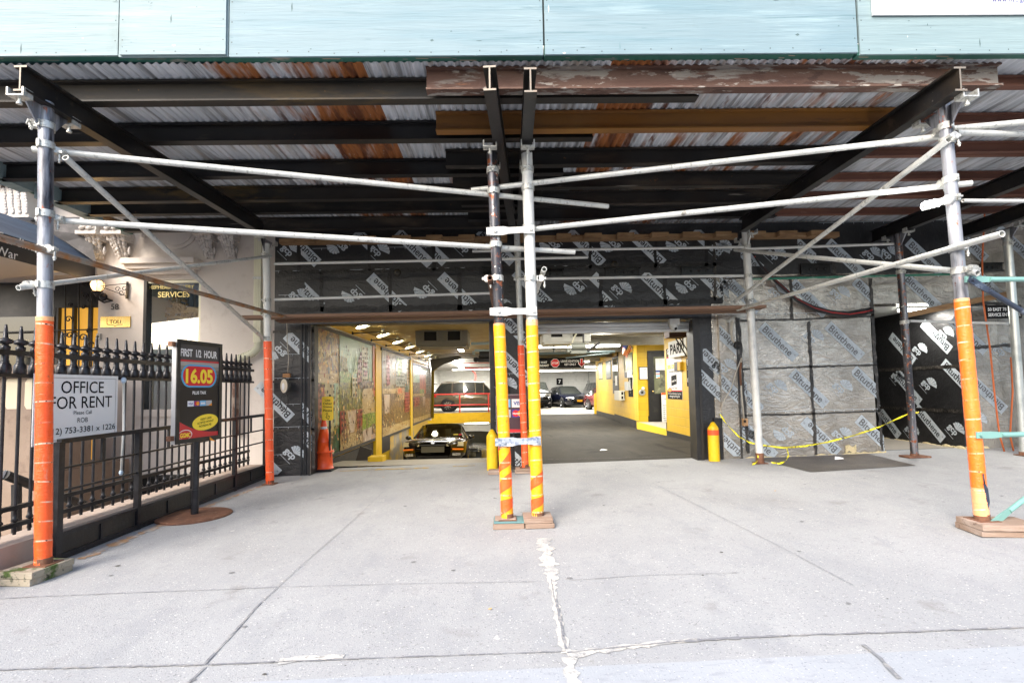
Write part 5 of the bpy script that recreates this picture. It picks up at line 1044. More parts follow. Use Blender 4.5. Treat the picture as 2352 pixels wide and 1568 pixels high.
# low steel barrier in front of it
XG = -3.77
lo = thing('steel_barrier', 'low scuffed black steel barrier with solid foot panels in front of the spiked fence', 'barrier', (XG, 6, 0))
py = [4.52, 5.49, 6.46, 7.43, 8.36]; zt = lambda y: gz(XG, y)+1.0
for i, y in enumerate(py):
    mb = MB(iron); w = .06 if i == 0 else .05; mb.bb((XG-w/2, y-w/2, gz(XG, y)), (XG+w/2, y+w/2, zt(y)-.005)); mb.build('upright', lo)
for z, w, nm in ((1.0, .04, 'rail'), (.77, .018, 'rail'), (.58, .018, 'rail'), (.21, .03, 'rail'), (.03, .045, 'rail')):
    mb = MB(iron); mb.bar(V((XG, py[0], gz(XG, py[0])+z)), V((XG, py[-1], gz(XG, py[-1])+z)), w, w); mb.build(nm, lo)
for a, b in zip(py, py[1:]):
    mb = MB(iron_panel); g0, g1 = gz(XG, a), gz(XG, b); x = XG+.004
    mb.add([V((x, a+.03, g0+.05)), V((x, b-.03, g1+.05)), V((x, b-.03, g1+.2)), V((x, a+.03, g0+.2)), V((x-.008, a+.03, g0+.05)), V((x-.008, b-.03, g1+.05)), V((x-.008, b-.03, g1+.2)), V((x-.008, a+.03, g0+.2))], [(0, 1, 2, 3), (7, 6, 5, 4), (0, 4, 5, 1), (3, 2, 6, 7)]); mb.build('panel', lo)
    mb = MB(iron); m_ = (a+b)/2; mb.bb((XG-.012, m_-.015, gz(XG, m_)+.05), (XG+.016, m_+.015, gz(XG, m_)+.2)); mb.build('stiffener', lo)
    mb = MB(iron); mb.bb((XG-.01, m_-.012, gz(XG, m_)+.78), (XG+.01, m_+.012, gz(XG, m_)+.99)); mb.build('stiffener', lo)
mb = MB(iron_panel); mb.bb((XG-.09, py[0]-.03, gz(XG, 4.5)), (XG-.05, py[0]-.01, .35)); mb.build('upright', lo)
mb = MB(M('rust_stain', (.36, .22, .12), .9, layers=[('#a7a6a3', 9, .42, .62), ((.25, .13, .06), 20, .55, .7)])); strip(mb, [(185, 1284), (340, 1218), (440, 1176), (612, 1112)], .09, .05, .0045, .5); mb.build('pavement_stain', kind='structure')
# white letting sign on the fence
T = LEFTW((-3.955, 0, 0)); y0_, y1_ = PX(76, 940, -3.955).y, PX(270, 930, -3.955).y; z0_ = (PX(270, 1002, -3.955).z+PX(74, 1026, -3.955).z)/2; z1_ = (PX(270, 863, -3.955).z+PX(79, 858, -3.955).z)/2; dz_ = z1_-1.55
mb = MB(white_p); mb.bb((-3.962, y0_, z0_), (-3.9555, y1_, z1_)); mb.m(ink)
def outline(mb, T, x0, y0, x1, y1, w, l):
    for r in ((x0, y0, x1, y0+w), (x0, y1-w, x1, y1), (x0, y0+w, x0+w, y1-w), (x1-w, y0+w, x1, y1-w)): mb.rect(T, *r, l)
outline(mb, T, y0_+.03, z0_+.03, y1_-.03, z1_-.03, .003, .001); cy = (y0_+y1_)/2+.04
for s_, z, w_ in (('OFFICE', 1.435, .50), ('FOR RENT', 1.295, .72)): mb.text(T, s_, cy, z+dz_, w=w_, h=.112, l=.002, bold=.004)
mb.text(T, 'Please Call', cy, 1.20+dz_, h=.035, l=.002); mb.text(T, 'ROB', cy, 1.13+dz_, h=.045, l=.002); mb.text(T, '(212) 753-3381 x 1226', cy, 1.035+dz_, w=.82, h=.072, l=.002, bold=.006)
mb.build('letting_sign', label='white office letting sign wired to the spiked fence', cat='sign')
mb = MB(M('pale_blue_plastic', '#b9cde0', .4)); q = PX(284, 873, -3.96); q2 = PX(278, 1085, -3.96); mb.ball(q, .035, 10, (.6, 1, 1)); mb.m(offwhite); mb.path([q, q+(q2-q)*.5+V((0, .02, 0)), q2], .012, 8); mb.m(M('pale_blue_plastic', '#b9cde0', .4)); mb.ball(q2, .025, 8, (.7, 1, 1.2)); mb.build('hose_conduit', label='white conduit with pale blue caps tied to the spiked fence', cat='conduit')
# price sign on its stand
b = G(447, 1186); sg = thing('price_sign', 'black parking price sign on a post with round rusty base', 'sign', b)
mb = MB(rust_m); mb.lathe(b, [(.0, .0), (.375, .0), (.375, .02), (.36, .028), (.0, .032)], 40, smooth=False); mb.build('base', sg)
mb = MB(iron); mb.tube(b+V((0, 0, .03)), b+V((.0, .02, .9)), .035, 8); mb.tube(b+V((0, 0, .03)), b+V((0, 0, .3)), .041, 8); mb.build('post', sg)
a_ = P(404.5, 900, 5.58); c_ = P(508, 900, 6.27); dx = V((c_.x-a_.x, c_.y-a_.y, 0)); wS = dx.length; dx.normalize(); zs0 = P(403, 1021, 5.58).z; zs1 = P(405, 778, 5.58).z; hS = zs1-zs0
T = frame((a_.x, a_.y, zs0), dx, ZF); nrm = T.col[2].xyz
mb = MB(M('aluminium_edge', '#b9babc', .4, .6)); mb.prism(T @ Matrix.Translation((0, 0, -.055)), [(0, 0), (wS, 0), (wS, hS), (0, hS)], .05); mb.build('box_frame', sg)
mb = MB(black_m); w = .045
for x0, y0, x1, y1 in ((0, 0, wS, w), (0, hS-w, wS, hS), (0, w, w, hS-w), (wS-w, w, wS, hS-w)): mb.prism(T @ Matrix.Translation((0, 0, -.0045)), [(x0, y0), (x1, y0), (x1, y1), (x0, y1)], .014)
mb.build('snap_frame', sg)
mb = MB(ink); mb.rect(T, w, w, wS-w, hS-w, -.003)
k = lambda u, v: (w+(wS-2*w)*u, w+(hS-2*w)*(1-v)); wi, hi = wS-2*w, hS-2*w
def kr(mb, u0, v0, u1, v1, l): a = k(u0, v1); b2 = k(u1, v0); mb.rect(T, a[0], a[1], b2[0], b2[1], l)
gsh = [M('poster_band_%d' % i, c) for i, c in enumerate(('#a8a29c', '#8e8882', '#746d66', '#5c554e', '#463f39', '#342e29', '#28231f'))]
for i, m in enumerate(gsh): mb.m(m); kr(mb, 0, .185+i*.042, 1, .185+(i+1)*.042, -.0022)
mb.m(M('poster_grey', '#4a4746')); kr(mb, 0, 0, 1, .165, -.0022); mb.m(M('poster_dark', '#241f1c')); kr(mb, 0, .479, 1, 1, -.0022)
mb.m(red_p); kr(mb, 0, .165, 1, .185, -.0018)
mb.m(white_p); q = k(.48, .09); mb.text(T, 'FIRST  1/2  HOUR', q[0], q[1], w=wi*.93, h=.085, l=-.001, bold=.03)
def pill(mb, cu, cv, a, b2, l):
    q = k(cu, cv); c2 = b2*.98; mb.flat(T, [(q[0]+x, q[1]+y) for x, y in [(a-c2+c2*math.cos(t), b2*math.sin(t)) for t in [math.pi*(-.5+i/10) for i in range(11)]]+[(-a+c2+c2*math.cos(t), b2*math.sin(t)) for t in [math.pi*(.5+i/10) for i in range(11)]]], l)
mb.m(M('poster_blue', '#4aa6d6')); pill(mb, .49, .335, .275, .125, -.0016); mb.m(M('poster_red', '#d8262e')); pill(mb, .49, .335, .25, .108, -.0012)
mb.m(M('poster_yellow', '#fbdc3c')); q = k(.49, .335); mb.text(T, '16.05', q[0], q[1], w=.42, h=.165, l=-.0006, bold=.04)
mb.m(white_p); q = k(.49, .515); mb.text(T, 'PLUS TAX', q[0], q[1], h=.036, l=-.0006, bold=.03)
for i, (c2, tcol, s_) in enumerate((('#e8e8ee', '#3a4a9a', 'VISA'), ('#6a4a9a', '#f0e0d0', ''), ('#7ab8e0', '#e8f2fa', ''), ('#b8b8ba', '#555555', ''))):
    u0 = .2+i*.155; mb.m(M('card_%d' % i, c2)); kr(mb, u0, .602, u0+.152, .66, -.0014); q = k(u0+.076, .631)
    if s_: mb.m(M('card_ink', tcol)); mb.text(T, s_, q[0], q[1], w=.07, l=-.0008, bold=.02)
    if i == 1: mb.m(red_p); mb.ell(T, q[0]-.014, q[1], .024, .024, -.0008); mb.m(M('card_orange', '#f09a28')); mb.ell(T, q[0]+.014, q[1], .024, .024, -.0006)
    if i == 2: mb.m(white_p); kr(mb, u0+.02, .622, u0+.13, .64, -.0008)
    if i == 3: mb.m(M('card_orange', '#f09a28')); mb.flat(T, [k(u0+.06, .66), k(u0+.152, .66), k(u0+.152, .63)], -.0008)
mb.m(red_p); pts = [k(0, .81)]+[k(u, .81+.145*(1-(1-u)**2.2)) for u in [i/12 for i in range(1, 13)]]+[k(1, 1), k(0, 1)]; mb.flat(T, pts, -.0016)
mb.m(M('poster_yellow', '#fbdc3c')); q = k(.66, .84); mb.ell(T, q[0], q[1], .205, .088, -.0011, 32, rad(5)); mb.m(ink)
for i, s_ in enumerate(('CREDIT CARDS', 'ACCEPTED WITHOUT', 'PROCESSING FEE')): mb.text(T, s_, q[0]-.005*(i-1), q[1]+.04-i*.038, h=.024, l=-.0004, rot=rad(5), sx=.8, bold=.02)
mb.m(M('poster_white', '#e8d8d8')); q = k(.16, .955); mb.ell(T, q[0], q[1], .10, .055, -.0012); mb.m(red_p); mb.ell(T, q[0]-.003, q[1]-.003, .093, .049, -.0008); mb.m(M('poster_yellow', '#fbdc3c')); mb.text(T, 'GGMC', q[0], q[1]-.005, w=.15, h=.05, l=-.0004, bold=.03)
mb.build('poster', sg)
mb = MB(rust_m)
for v in (.05, .94): q = T @ V((0, hS*(1-v), -.03)); mb.box(q-dx*.035, (.05, .05, .05), Matrix((dx, nrm, ZF)).transposed())
mb.build('bracket_stub', sg)
mb = MB(M('dry_leaf', '#d98a20', .7)); q = T @ V((wS*.72, .0, .012)); mb.add([q+V((-.05, -.02, .03)), q+V((-.0, -.0, .035)), q+V((.05, .03, -.02)), q+V((0, 0, .0))], [(0, 1, 2, 3)]); mb.build('stuck_leaf', label='orange dry leaf caught on the lower edge of the price sign', cat='leaf')
# building across the street, mirrored in the glass
op = thing('opposite_building', 'pale stone building with tall windows across the street, mirrored in the glass', 'building', (0, -26, 0))
mb = MB(M('pale_limestone', (.60, .54, .45), .85, layers=[((.5, .45, .37), 2, .45, .7)], bump=.2, bscale=20)); mb.bb((-40, -29, -.2), (40, -26, 5.0)); mb.bb((-40, -26, 4.7), (40, -25.6, 5.1)); mb.bb((-40, -25.99, 3.9), (40, -25.8, 4.1)); mb.build('facade', op)
for i in range(14):
    for z0, z1 in ((1.0, 3.4),):
        x = -27+i*4.1; mb = MB(brown); mb.bb((x-.15, -25.99, z0-.15), (x+1.75, -25.9, z0)); mb.bb((x-.15, -25.99, z1), (x+1.75, -25.85, z1+.25)); w_ = mb.build('window', op)
        mb = MB(glass); mb.bb((x, -25.99, z0), (x+1.6, -25.96, z1)); mb.m(M('red_curtain', (.25, .06, .04), .7)); mb.bb((x+.85, -25.955, z0+.2), (x+1.5, -25.95, z1-.3)); mb.build('pane', w_)

# ================================================================== INSIDE THE GARAGE
# three big picture panels on the left wall
TL = LEFTW((XI+.012, 0, 0))
def streaks(name, cols, sc, stretch, rough=.34):
    def deep(c): q = lin(c); g = sum(q)/3; return tuple(max(0, (g+(v-g)*1.3)*.56) for v in q)   # old prints are a little richer than the swatches
    cols = [deep(c) for c in cols]; m = M(name, cols[0], rough, spec=.35); t, b = node(m); cur = col(cols[0])
    for i, c in enumerate(cols[1:]): cur = t.mix(t.ramp(t.noise(sc*(1+.7*i), stretch, 5, .65, .6), .50+.02*i, .60), cur, col(c))
    t.link(cur, b.inputs['Base Color']); return m
px_ = {
 'cab': streaks('old_photo_cab', ('#b48a3a', '#d2b04a', '#3a2c1c', '#7a2c20', '#e0cc8a', '#2a2016'), 2.6, (1, 1.2, 1)),
 'brick': streaks('old_photo_brick', ('#a85a48', '#7a3c34', '#c88a74', '#5c2c28'), 3.2, (1, 1, 2.2)),
 'tower': streaks('old_photo_tower', ('#d8cfa8', '#c2b489', '#a8966a'), 2, (1, 2, .5)),
 'sky': streaks('old_photo_sky', ('#a8c8b4', '#c8d8ac', '#e0dcae'), .8, (1, 1, 1)),
 'square': streaks('old_photo_square', ('#8a8a3a', '#5a5a24', '#b8ac52', '#2c3018', '#c8bc72', '#38401c'), 4, (1, 1.4, .8)),
 'ground': streaks('old_photo_ground', ('#d2b88a', '#e0caa0', '#b89a68'), 3, (1, .6, 2)),
 'street': streaks('old_photo_street', ('#c8a068', '#8a5a34', '#3a2a1c', '#d8c090', '#5c3a22', '#e0d0a8'), 4, (1, 2.2, .7)),
 'redwall': streaks('old_photo_redwall', ('#a8401c', '#8a3018', '#c45a28'), 3, (1, 2, .4)),
 'leaf': streaks('old_photo_leaf', ('#8aa83c', '#a8bc58', '#5a7a24', '#c8d08a', '#3c5418'), 6, (1, 1, 1)),
 'pale': streaks('old_photo_pale', ('#dcc8b8', '#e8d8c8', '#c8ac98'), 1.5, (1, 1, 1)),
 'crowd': streaks('old_photo_crowd', ('#7a6040', '#3a2c1e', '#a88858', '#241c14', '#c8a878', '#50382a'), 7, (1, 2.0, .55)),
 'elm': streaks('old_photo_elm', ('#a09070', '#6a5a40', '#c0b090', '#4a3c2a'), 3.5, (1, 3, .35)),
 'orange': streaks('old_photo_orange', ('#d8782a', '#c05a1a', '#e89a4a'), 3, (1, 2, .5)),
 'green': streaks('old_photo_green', ('#2c5a3a', '#24482e'), 3, (1, 1, 1)),
 'grey': streaks('old_photo_grey', ('#9a9c8c', '#787a68', '#b8baa8', '#5a5c4c'), 3, (1, 1.5, .6))}
def mural(label, quad, tiles):
    """quad: photo corners TL, TR, BR, BL on the wall; tiles: (name, polygon in 0..1 from top left)"""
    w = [PX(x, y, XI+.06) for x, y in quad]; root = thing('picture_panel', label, 'picture panel', V((XI, (w[0].y+w[1].y)/2, (w[2].z+w[3].z)/2)))
    y0 = (w[0].y+w[3].y)/2; y1 = (w[1].y+w[2].y)/2; zt0, zb0 = max(w[0].z, w[1].z), min(w[2].z, w[3].z); zt0 = (w[0].z+w[1].z)/2; zb0 = (w[2].z+w[3].z)/2
    mb = MB(ink); mb.bb((XI+.002, y0-.06, zb0-.05), (XI+.06, y1+.06, zt0+.05)); mb.build('backing', root)
    T = LEFTW((XI+.0605, 0, 0)); mb = MB(black_m); g = .045
    for a in ((y0-.06, zt0, y1+.06, zt0+.06), (y0-.06, zb0-.07, y1+.06, zb0), (y0-.06, zb0, y0-.0, zt0), (y1, zb0, y1+.06, zt0)): mb.prism(T, [(a[0], a[1]), (a[2], a[1]), (a[2], a[3]), (a[0], a[3])], .02)
    mb.build('frame', root)
    mb = MB(px_['pale']); k = lambda u, v: (y0+(y1-y0)*u, zt0-(zt0-zb0)*v)
    for i, (nm, pl) in enumerate(tiles): mb.m(px_[nm]); mb.flat(T, [k(*p) for p in pl], .002+.0009*i)
    L0 = .002+.0009*len(tiles); n_ = 0; sp = {}
    for nm, pl in tiles:
        u0, u1 = min(p[0] for p in pl), max(p[0] for p in pl); v0, v1 = min(p[1] for p in pl), max(p[1] for p in pl); ar = (u1-u0)*(v1-v0)
        if nm in ('tower', 'brick', 'redwall', 'grey') and ar > .008:
            mb.m(SP[random.randrange(2)]); nu, nv = max(2, int((u1-u0)/.035)), max(2, int((v1-v0)/.045))
            for a in range(nu):
                for b in range(nv): 
                    if random.random() < .75: uu = u0+(u1-u0)*(a+.3)/nu; vv = v0+(v1-v0)*(b+.25)/nv; mb.flat(T, [k(uu, vv), k(uu+(u1-u0)/nu*.4, vv), k(uu+(u1-u0)/nu*.4, vv+(v1-v0)/nv*.5), k(uu, vv+(v1-v0)/nv*.5)], L0)
        if nm in ('crowd', 'square', 'street', 'cab'):
            for _ in range(int(14+230*ar)):
                mb.m(random.choice(SP)); uu = random.uniform(u0, u1-.006); vv = v0+(v1-v0)*random.random()**(.6 if nm in ('street', 'square') else 1); w_, h_ = random.uniform(.004, .016), random.uniform(.008, .04)
                vv = min(vv, v1-h_); mb.flat(T, [k(uu, vv), k(min(uu+w_, u1), vv+.2*h_), k(min(uu+w_*.8, u1), vv+h_), k(uu+w_*.1, vv+h_*.9)], L0+.0006+.00001*(n_ % 40)); n_ += 1
    mb.build('print', root)
SP = [M('old_photo_speck_%d' % i, c) for i, c in enumerate(('#2a2118', '#3c2c1e', '#5a4028', '#e4d4ac', '#8a3a24', '#c8b070', '#46522a', '#171310', '#d8a050'))]
R4 = lambda a, b, c, d: [(a, b), (c, b), (c, d), (a, d)]
t1 = [('square', R4(0, 0, 1, 1)), ('cab', R4(0, 0, .3, .41)), ('ground', [(0, .36), (.3, .33), (.3, .42), (0, .42)]), ('brick', [(0, .42), (.09, .44), (.09, .84), (0, .84)]), ('tower', [(.09, .42), (.22, .42), (.22, .9), (.09, .9)]), ('sky', R4(.22, .42, .3, .78)), ('tower', [(.24, .55), (.26, .44), (.275, .55), (.275, .8), (.24, .8)]),
      ('crowd', R4(.0, .84, .22, 1)), ('green', [(.22, .86), (.3, .78), (.3, 1), (.18, 1)]), ('sky', R4(.3, 0, .93, .42)), ('leaf', [(.3, .28), (.38, .24), (.44, .3), (.5, .33), (.5, .46), (.3, .46)]), ('square', R4(.3, .41, .7, .66)), ('square', [(.3, .18), (.42, .19), (.42, .30), (.3, .32)]),
      ('brick', [(.62, .2), (.68, .1), (.7, .1), (.7, .42), (.6, .44)]), ('tower', R4(.7, .04, .83, .40)), ('redwall', R4(.73, .2, .81, .25)), ('redwall', R4(.74, .28, .81, .34)), ('tower', [(.85, .4), (.865, .2), (.88, .4)]), ('leaf', [(.55, .24), (.58, .12), (.6, .2), (.61, .32), (.54, .32)]), ('orange', R4(.94, 0, 1, .55)), ('ground', [(.7, .5), (.78, .42), (.9, .42), (1, .62), (1, .72), (.7, .72)]), ('crowd', [(.64, .4), (.96, .38), (.96, .46), (.64, .47)]), ('tower', R4(.5, .36, .6, .55)),
      ('street', R4(.3, .66, .7, 1)), ('pale', [(.42, .67), (.58, .67), (.54, .87), (.47, .87)]), ('redwall', [(.3, .66), (.37, .66), (.40, .82), (.3, .86)]), ('redwall', [(.58, .67), (.70, .67), (.70, .82), (.6, .86)]), ('ground', [(.3, .97), (.47, .88), (.56, .88), (.7, .96), (.7, 1), (.3, 1)]), ('crowd', R4(.36, .87, .42, .95)), ('crowd', R4(.58, .87, .66, .96)),
      ('leaf', R4(.7, .72, 1, .88)), ('pale', [(.7, .88), (1, .86), (1, 1), (.7, 1)]), ('crowd', R4(.9, .84, .98, .95)), ('elm', R4(.78, .76, .80, .94)), ('tower', R4(.7, .715, 1, .722))]
mural('large old street photo collage nearest the street on the left bay wall', [(728, 751), (862, 797), (858, 1003), (728, 1058)], t1)
t2 = [('crowd', R4(0, 0, 1, 1)), ('elm', R4(0, 0, .42, .5)), ('redwall', [(.12, .05), (.24, .05), (.24, .4), (.14, .42)]), ('ground', R4(0, .45, .42, .51)), ('grey', R4(.42, .02, .74, .45)), ('leaf', [(.45, .05), (.7, .05), (.62, .25), (.5, .3)]), ('grey', R4(.74, .0, 1, .46)), ('pale', R4(.84, .03, .9, .4)), ('green', [(.76, .5), (.82, .34), (.9, .5)]), ('street', R4(.42, .42, .74, .60)), ('orange', [(.48, .46), (.6, .44), (.68, .50), (.5, .52)]), ('pale', [(.05, .52), (.22, .52), (.2, .74), (.07, .76)]), ('redwall', R4(.74, .5, 1, .78)), ('crowd', R4(0, .74, .42, .92)), ('ground', R4(0, .9, 1, 1))]
mural('middle old photo collage on the left bay wall with a bright lamp reflection', [(876, 795), (943, 829), (942, 973), (877, 1010)], t2)
t3 = [('crowd', R4(0, 0, 1, 1)), ('sky', R4(.0, .02, .95, .3)), ('orange', R4(.35, .08, .7, .5)), ('grey', R4(.72, .05, 1, .5)), ('leaf', R4(.35, .42, .6, .55)), ('ground', R4(0, .5, .6, .54)), ('redwall', [(.0, .56), (.35, .56), (.3, .72), (.05, .72)]), ('pale', [(.5, .56), (.66, .56), (.62, .72), (.55, .74)]), ('street', R4(.65, .6, 1, .9)), ('ground', R4(0, .92, 1, 1))]
mural('farthest and narrowest old photo collage on the left bay wall', [(948, 833), (988, 851), (988, 958), (948, 972)], t3)
# floodlights on arms over the pictures
def flood(y, first=[None]):
    lb = None
    if first[0] is None:
        z = 2.60; o = V((XI+.05, y, 2.6)); root = thing('floodlight', 'gooseneck floodlight on the left bay wall, shining down on the old photos', 'floodlight', o, 'floodlights over the picture panels')
        mb = MB(black_m); mb.tube(o, o+V((.62, 0, .02)), .012, 8); mb.ball(o, .04, 8); mb.build('arm', root)
        c = o+V((.66, 0, .0)); mb = MB(greyplastic); mb.box(c+V((.0, 0, .05)), (.06, .07, .08)); mb.lathe(c, [(.04, .03), (.07, .015), (.135, -.055), (.14, -.065)], 14, (-.35, 0, 1), sc=(1, 1)); mb.build('hood', root)
        mb = MB(lamp_y); mb.lathe(c+V((-.02, 0, .0)), [(0, -.05), (.128, -.05)], 14, (-.35, 0, 1)); mb.build('bulb', root); first[0] = root; return root
    return dup(first[0], V((XI+.05, y, 2.6)))
FY = [PX(x, y, XI+.7).y for x, y in ((879, 756), (912, 768), (945, 789), (967, 803))]
FY = [9.6, 11.2, 12.8, 14.4, 16.2, 18.0, 20.0, 21.6]
for i, y in enumerate(FY):
    r = flood(y)
    r['label'] = ['first', 'second', 'third', 'fourth', 'fifth', 'sixth', 'seventh', 'last'][i]+' floodlight from the street in the row over the old photos'
    lamp('floodlight_beam', 'SPOT', (XI+.68, y, 2.52), 15 if i < 6 else 9, (1, .92, .72), .1, rot=(0, rad(-24), 0), spot=rad(130))
mb = MB(gal2); mb.tube((XI+.08, 8.9, 2.55), (XI+.08, 22.4, 2.55), .012, 6); mb.m(black_m); mb.path([(XI+.03, 9+i*.5, 2.33+.04*math.sin(i*1.7)) for i in range(14)], .008, 6); mb.build('lamp_conduit', label='thin conduit running along the left bay wall under the floodlights', cat='conduit')
# heaters hung from the ceiling
def heater(label, xa, xb, ya, yb, Y, m, cat='air heater'):
    a, b = P(xa, yb, Y), P(xb, ya, Y); root = thing('unit_heater', label, cat, V(((a.x+b.x)/2, Y+.4, a.z)))
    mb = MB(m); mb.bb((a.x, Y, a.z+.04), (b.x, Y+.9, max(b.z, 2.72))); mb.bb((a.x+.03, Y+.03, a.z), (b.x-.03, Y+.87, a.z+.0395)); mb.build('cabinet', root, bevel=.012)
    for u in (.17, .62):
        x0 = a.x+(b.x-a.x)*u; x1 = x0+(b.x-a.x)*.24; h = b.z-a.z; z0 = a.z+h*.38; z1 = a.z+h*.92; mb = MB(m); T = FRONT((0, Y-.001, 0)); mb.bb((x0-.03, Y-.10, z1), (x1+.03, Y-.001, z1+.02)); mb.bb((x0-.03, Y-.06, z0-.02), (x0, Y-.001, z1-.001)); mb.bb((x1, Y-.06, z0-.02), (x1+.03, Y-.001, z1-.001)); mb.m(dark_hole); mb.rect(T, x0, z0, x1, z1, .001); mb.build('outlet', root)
heater('big pale grey unit heater with two square outlets above the right bay drive', 1247, 1356, 747, 790, 12.2, offwhite)
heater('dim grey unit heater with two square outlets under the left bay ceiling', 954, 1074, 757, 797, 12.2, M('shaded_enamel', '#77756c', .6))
def opener(label, px, py, Y, m):
    c = P(px, py, Y); root = thing('door_opener', label, 'door motor', c); mb = MB(m); mb.tube(c+V((-.16, 0, 0)), c+V((.14, 0, 0)), .085, 14); mb.box(c+V((-.02, 0, -.12)), (.34, .16, .07)); mb.ball(c+V((-.24, 0, -.10)), .06, 10); mb.build('motor', root)
    mb = MB(black_m); mb.tube(c+V((.18, 0, -.1)), c+V((.46, 0, .08)), .03, 8); mb.tube(c+V((.1, 0, .08)), c+V((.1, 0, .45)), .02, 8); mb.build('linkage', root)
opener('grey door motor hanging under the heater in the right bay', 1330, 796, 11.5, M('motor_grey', '#5a5c54', .5)); opener('black door motor box hanging below the heater in the left bay', 1118, 815, 11.5, black_m)
mb = MB(M('grey_blue_track', '#5a6a6c', .5)); mb.tube(P(1236, 812, 13), P(1412, 808, 13), .035, 8); mb.tube(P(1272, 790, 13), P(1272, 812, 13), .02, 8); mb.tube(P(1300, 822, 12.5), P(1400, 812, 12.6), .02, 8); mb.build('door_track', label='grey blue door track crossing above the hanging stop sign', cat='door track')
mb = MB(M('pale_blue_pipe', '#8fa2a6', .5)); 
for pts in ([(1082, 789), (1138, 788), (1140, 770)], [(1088, 806), (1088, 815)], [(1090, 805), (1136, 806), (1138, 818)]): mb.path([P(x, y, 12.5) for x, y in pts], .035, 8)
mb.m(M('brown_pipe', '#4a3a20', .6)); mb.path([P(x, y, 13) for x, y in ((1100, 824), (1102, 816), (1118, 814), (1122, 819), (1136, 818))], .025, 6)
mb.build('pipework', label='pale blue drain pipes under the ceiling of the left bay', cat='pipes')
mb = MB(cream); mb.path([P(x, y, 11.8) for x, y in ((1302, 796), (1312, 793), (1318, 776), (1325, 764), (1334, 758), (1420, 757), (1452, 756))], .018, 8); mb.build('cable_conduit', label='cream conduit bending over the right bay to the yellow wall', cat='conduit')
for lb, pts, Y_, r_ in (('red sprinkler pipe highest above the brown SUV', [(1058, 834), (1127, 832)], 29, .035), ('red sprinkler pipe with hangers above the brown SUV, lower one', [(1068, 845), (1127, 844)], 29, .035), ('pinkish red sprinkler riser running down the far wall behind the brown SUV', [(1071, 838), (1092, 858), (1093, 868), (1090, 873), (1090, 905)], 38, .035),
                    ('red sprinkler pipe over the hanging stop sign', [(1236, 810), (1256, 811), (1258, 820)], 24, .03), ('red sprinkler pipe running right from the end of the hanging stop sign', [(1342, 829), (1366, 827)], 25, .04)):
    mb = MB(red_paint); mb.path([P(x, y, Y_) for x, y in pts], r_, 6); mb.build('sprinkler_pipe', label=lb, cat='pipe')
mb = MB(M('dark_flap', (.02, .017, .012), .6)); a = [P(x, y, 19) for x, y in ((987, 826), (1052, 818), (1062, 822), (1020, 836), (992, 852))]; mb.poly(*a); mb.poly(*[p+V((0, .05, .02)) for p in a]); mb.build('ceiling_flap', label='dark sagging flap hanging from the ceiling edge of the left bay', cat='flap')
# hanging sign over the drive
Ys = 20.0; a = P(1208, 848, Ys); b = P(1342, 821.5, Ys); root = thing('hanging_sign', 'long black hanging sign with red stop octagon over the right bay drive', 'sign', V(((a.x+b.x)/2, Ys, a.z)))
za_, zb2 = a.z+.03, b.z+.02; mb = MB(ink); mb.bb((a.x, Ys, za_), (b.x, Ys+.05, zb2)); mb.build('board', root)
T = FRONT((0, Ys-.001, 0)); mb = MB(white_p); q = P(1275, 833.5, Ys); mb.flat(T, [(q.x+.175*math.cos(rad(22.5+45*i)), q.z+.175*math.sin(rad(22.5+45*i))) for i in range(8)], .001); mb.m(M('stop_red', '#d2232a')); mb.flat(T, [(q.x+.16*math.cos(rad(22.5+45*i)), q.z+.16*math.sin(rad(22.5+45*i))) for i in range(8)], .003)
mb.m(white_p); mb.text(T, 'STOP', q.x, q.z, w=.25, l=.005, bold=.03)
for s_, x, y in (('LEAVE IGNITION', 1309, 829), ('KEY ONLY', 1310, 836.5)): q = P(x, y, Ys); mb.text(T, s_, q.x, q.z, h=.085, l=.002, bold=.02, sx=.82)
for s_, x, y in (('PLEASE WAIT', 1240, 832), ('FOR ATTENDANT', 1238, 839.5)): q = P(x, y, Ys); mb.text(T, s_, q.x, q.z, h=.085, l=.002, bold=.02, sx=.82)
q = P(1336, 833, Ys); mb.m(white_p)
ar = lambda k: [(-.045*k, .16), (.045*k, .16), (.045*k, .0), (.11*k, .04), (.11*k, -.03), (0, -.16), (-.11*k, -.03), (-.11*k, .04), (-.045*k, .0)]
mb.flat(T, [(q.x+x, q.z+y) for x, y in ar(1.1)], .002) if 0 else None
for pl in ([(-.05, .155), (.05, .155), (.05, -.1), (-.05, -.1)], [(-.12, .05), (0, -.06), (.12, .05), (.12, -.04), (0, -.165), (-.12, -.04)]): 
    mb.m(white_p); mb.flat(T, [(q.x+x*1.12, q.z+y*1.06) for x, y in pl[:4]] if len(pl) == 4 else [(q.x+x*1.12, q.z+y*1.06) for x, y in (pl[0], pl[1], pl[4], pl[5])], .002)
    if len(pl) == 6: mb.flat(T, [(q.x+x*1.12, q.z+y*1.06) for x, y in (pl[1], pl[2], pl[3], pl[4])], .002)
mb.m(M('stop_red', '#d2232a'))
for pl in ([(-.04, .145), (.04, .145), (.04, -.1), (-.04, -.1)], [(-.105, .035), (0, -.07), (0, -.15), (-.105, -.035)], [(0, -.07), (.105, .035), (.105, -.035), (0, -.15)]): mb.flat(T, [(q.x+x, q.z+y) for x, y in pl], .004)
mb.build('lettering', root)
mb = MB(gal)
for x in (a.x+.3, b.x-.3): mb.tube((x, Ys+.02, zb2), (x, Ys+.02, 2.84), .012, 6)
mb.build('hanger', root)
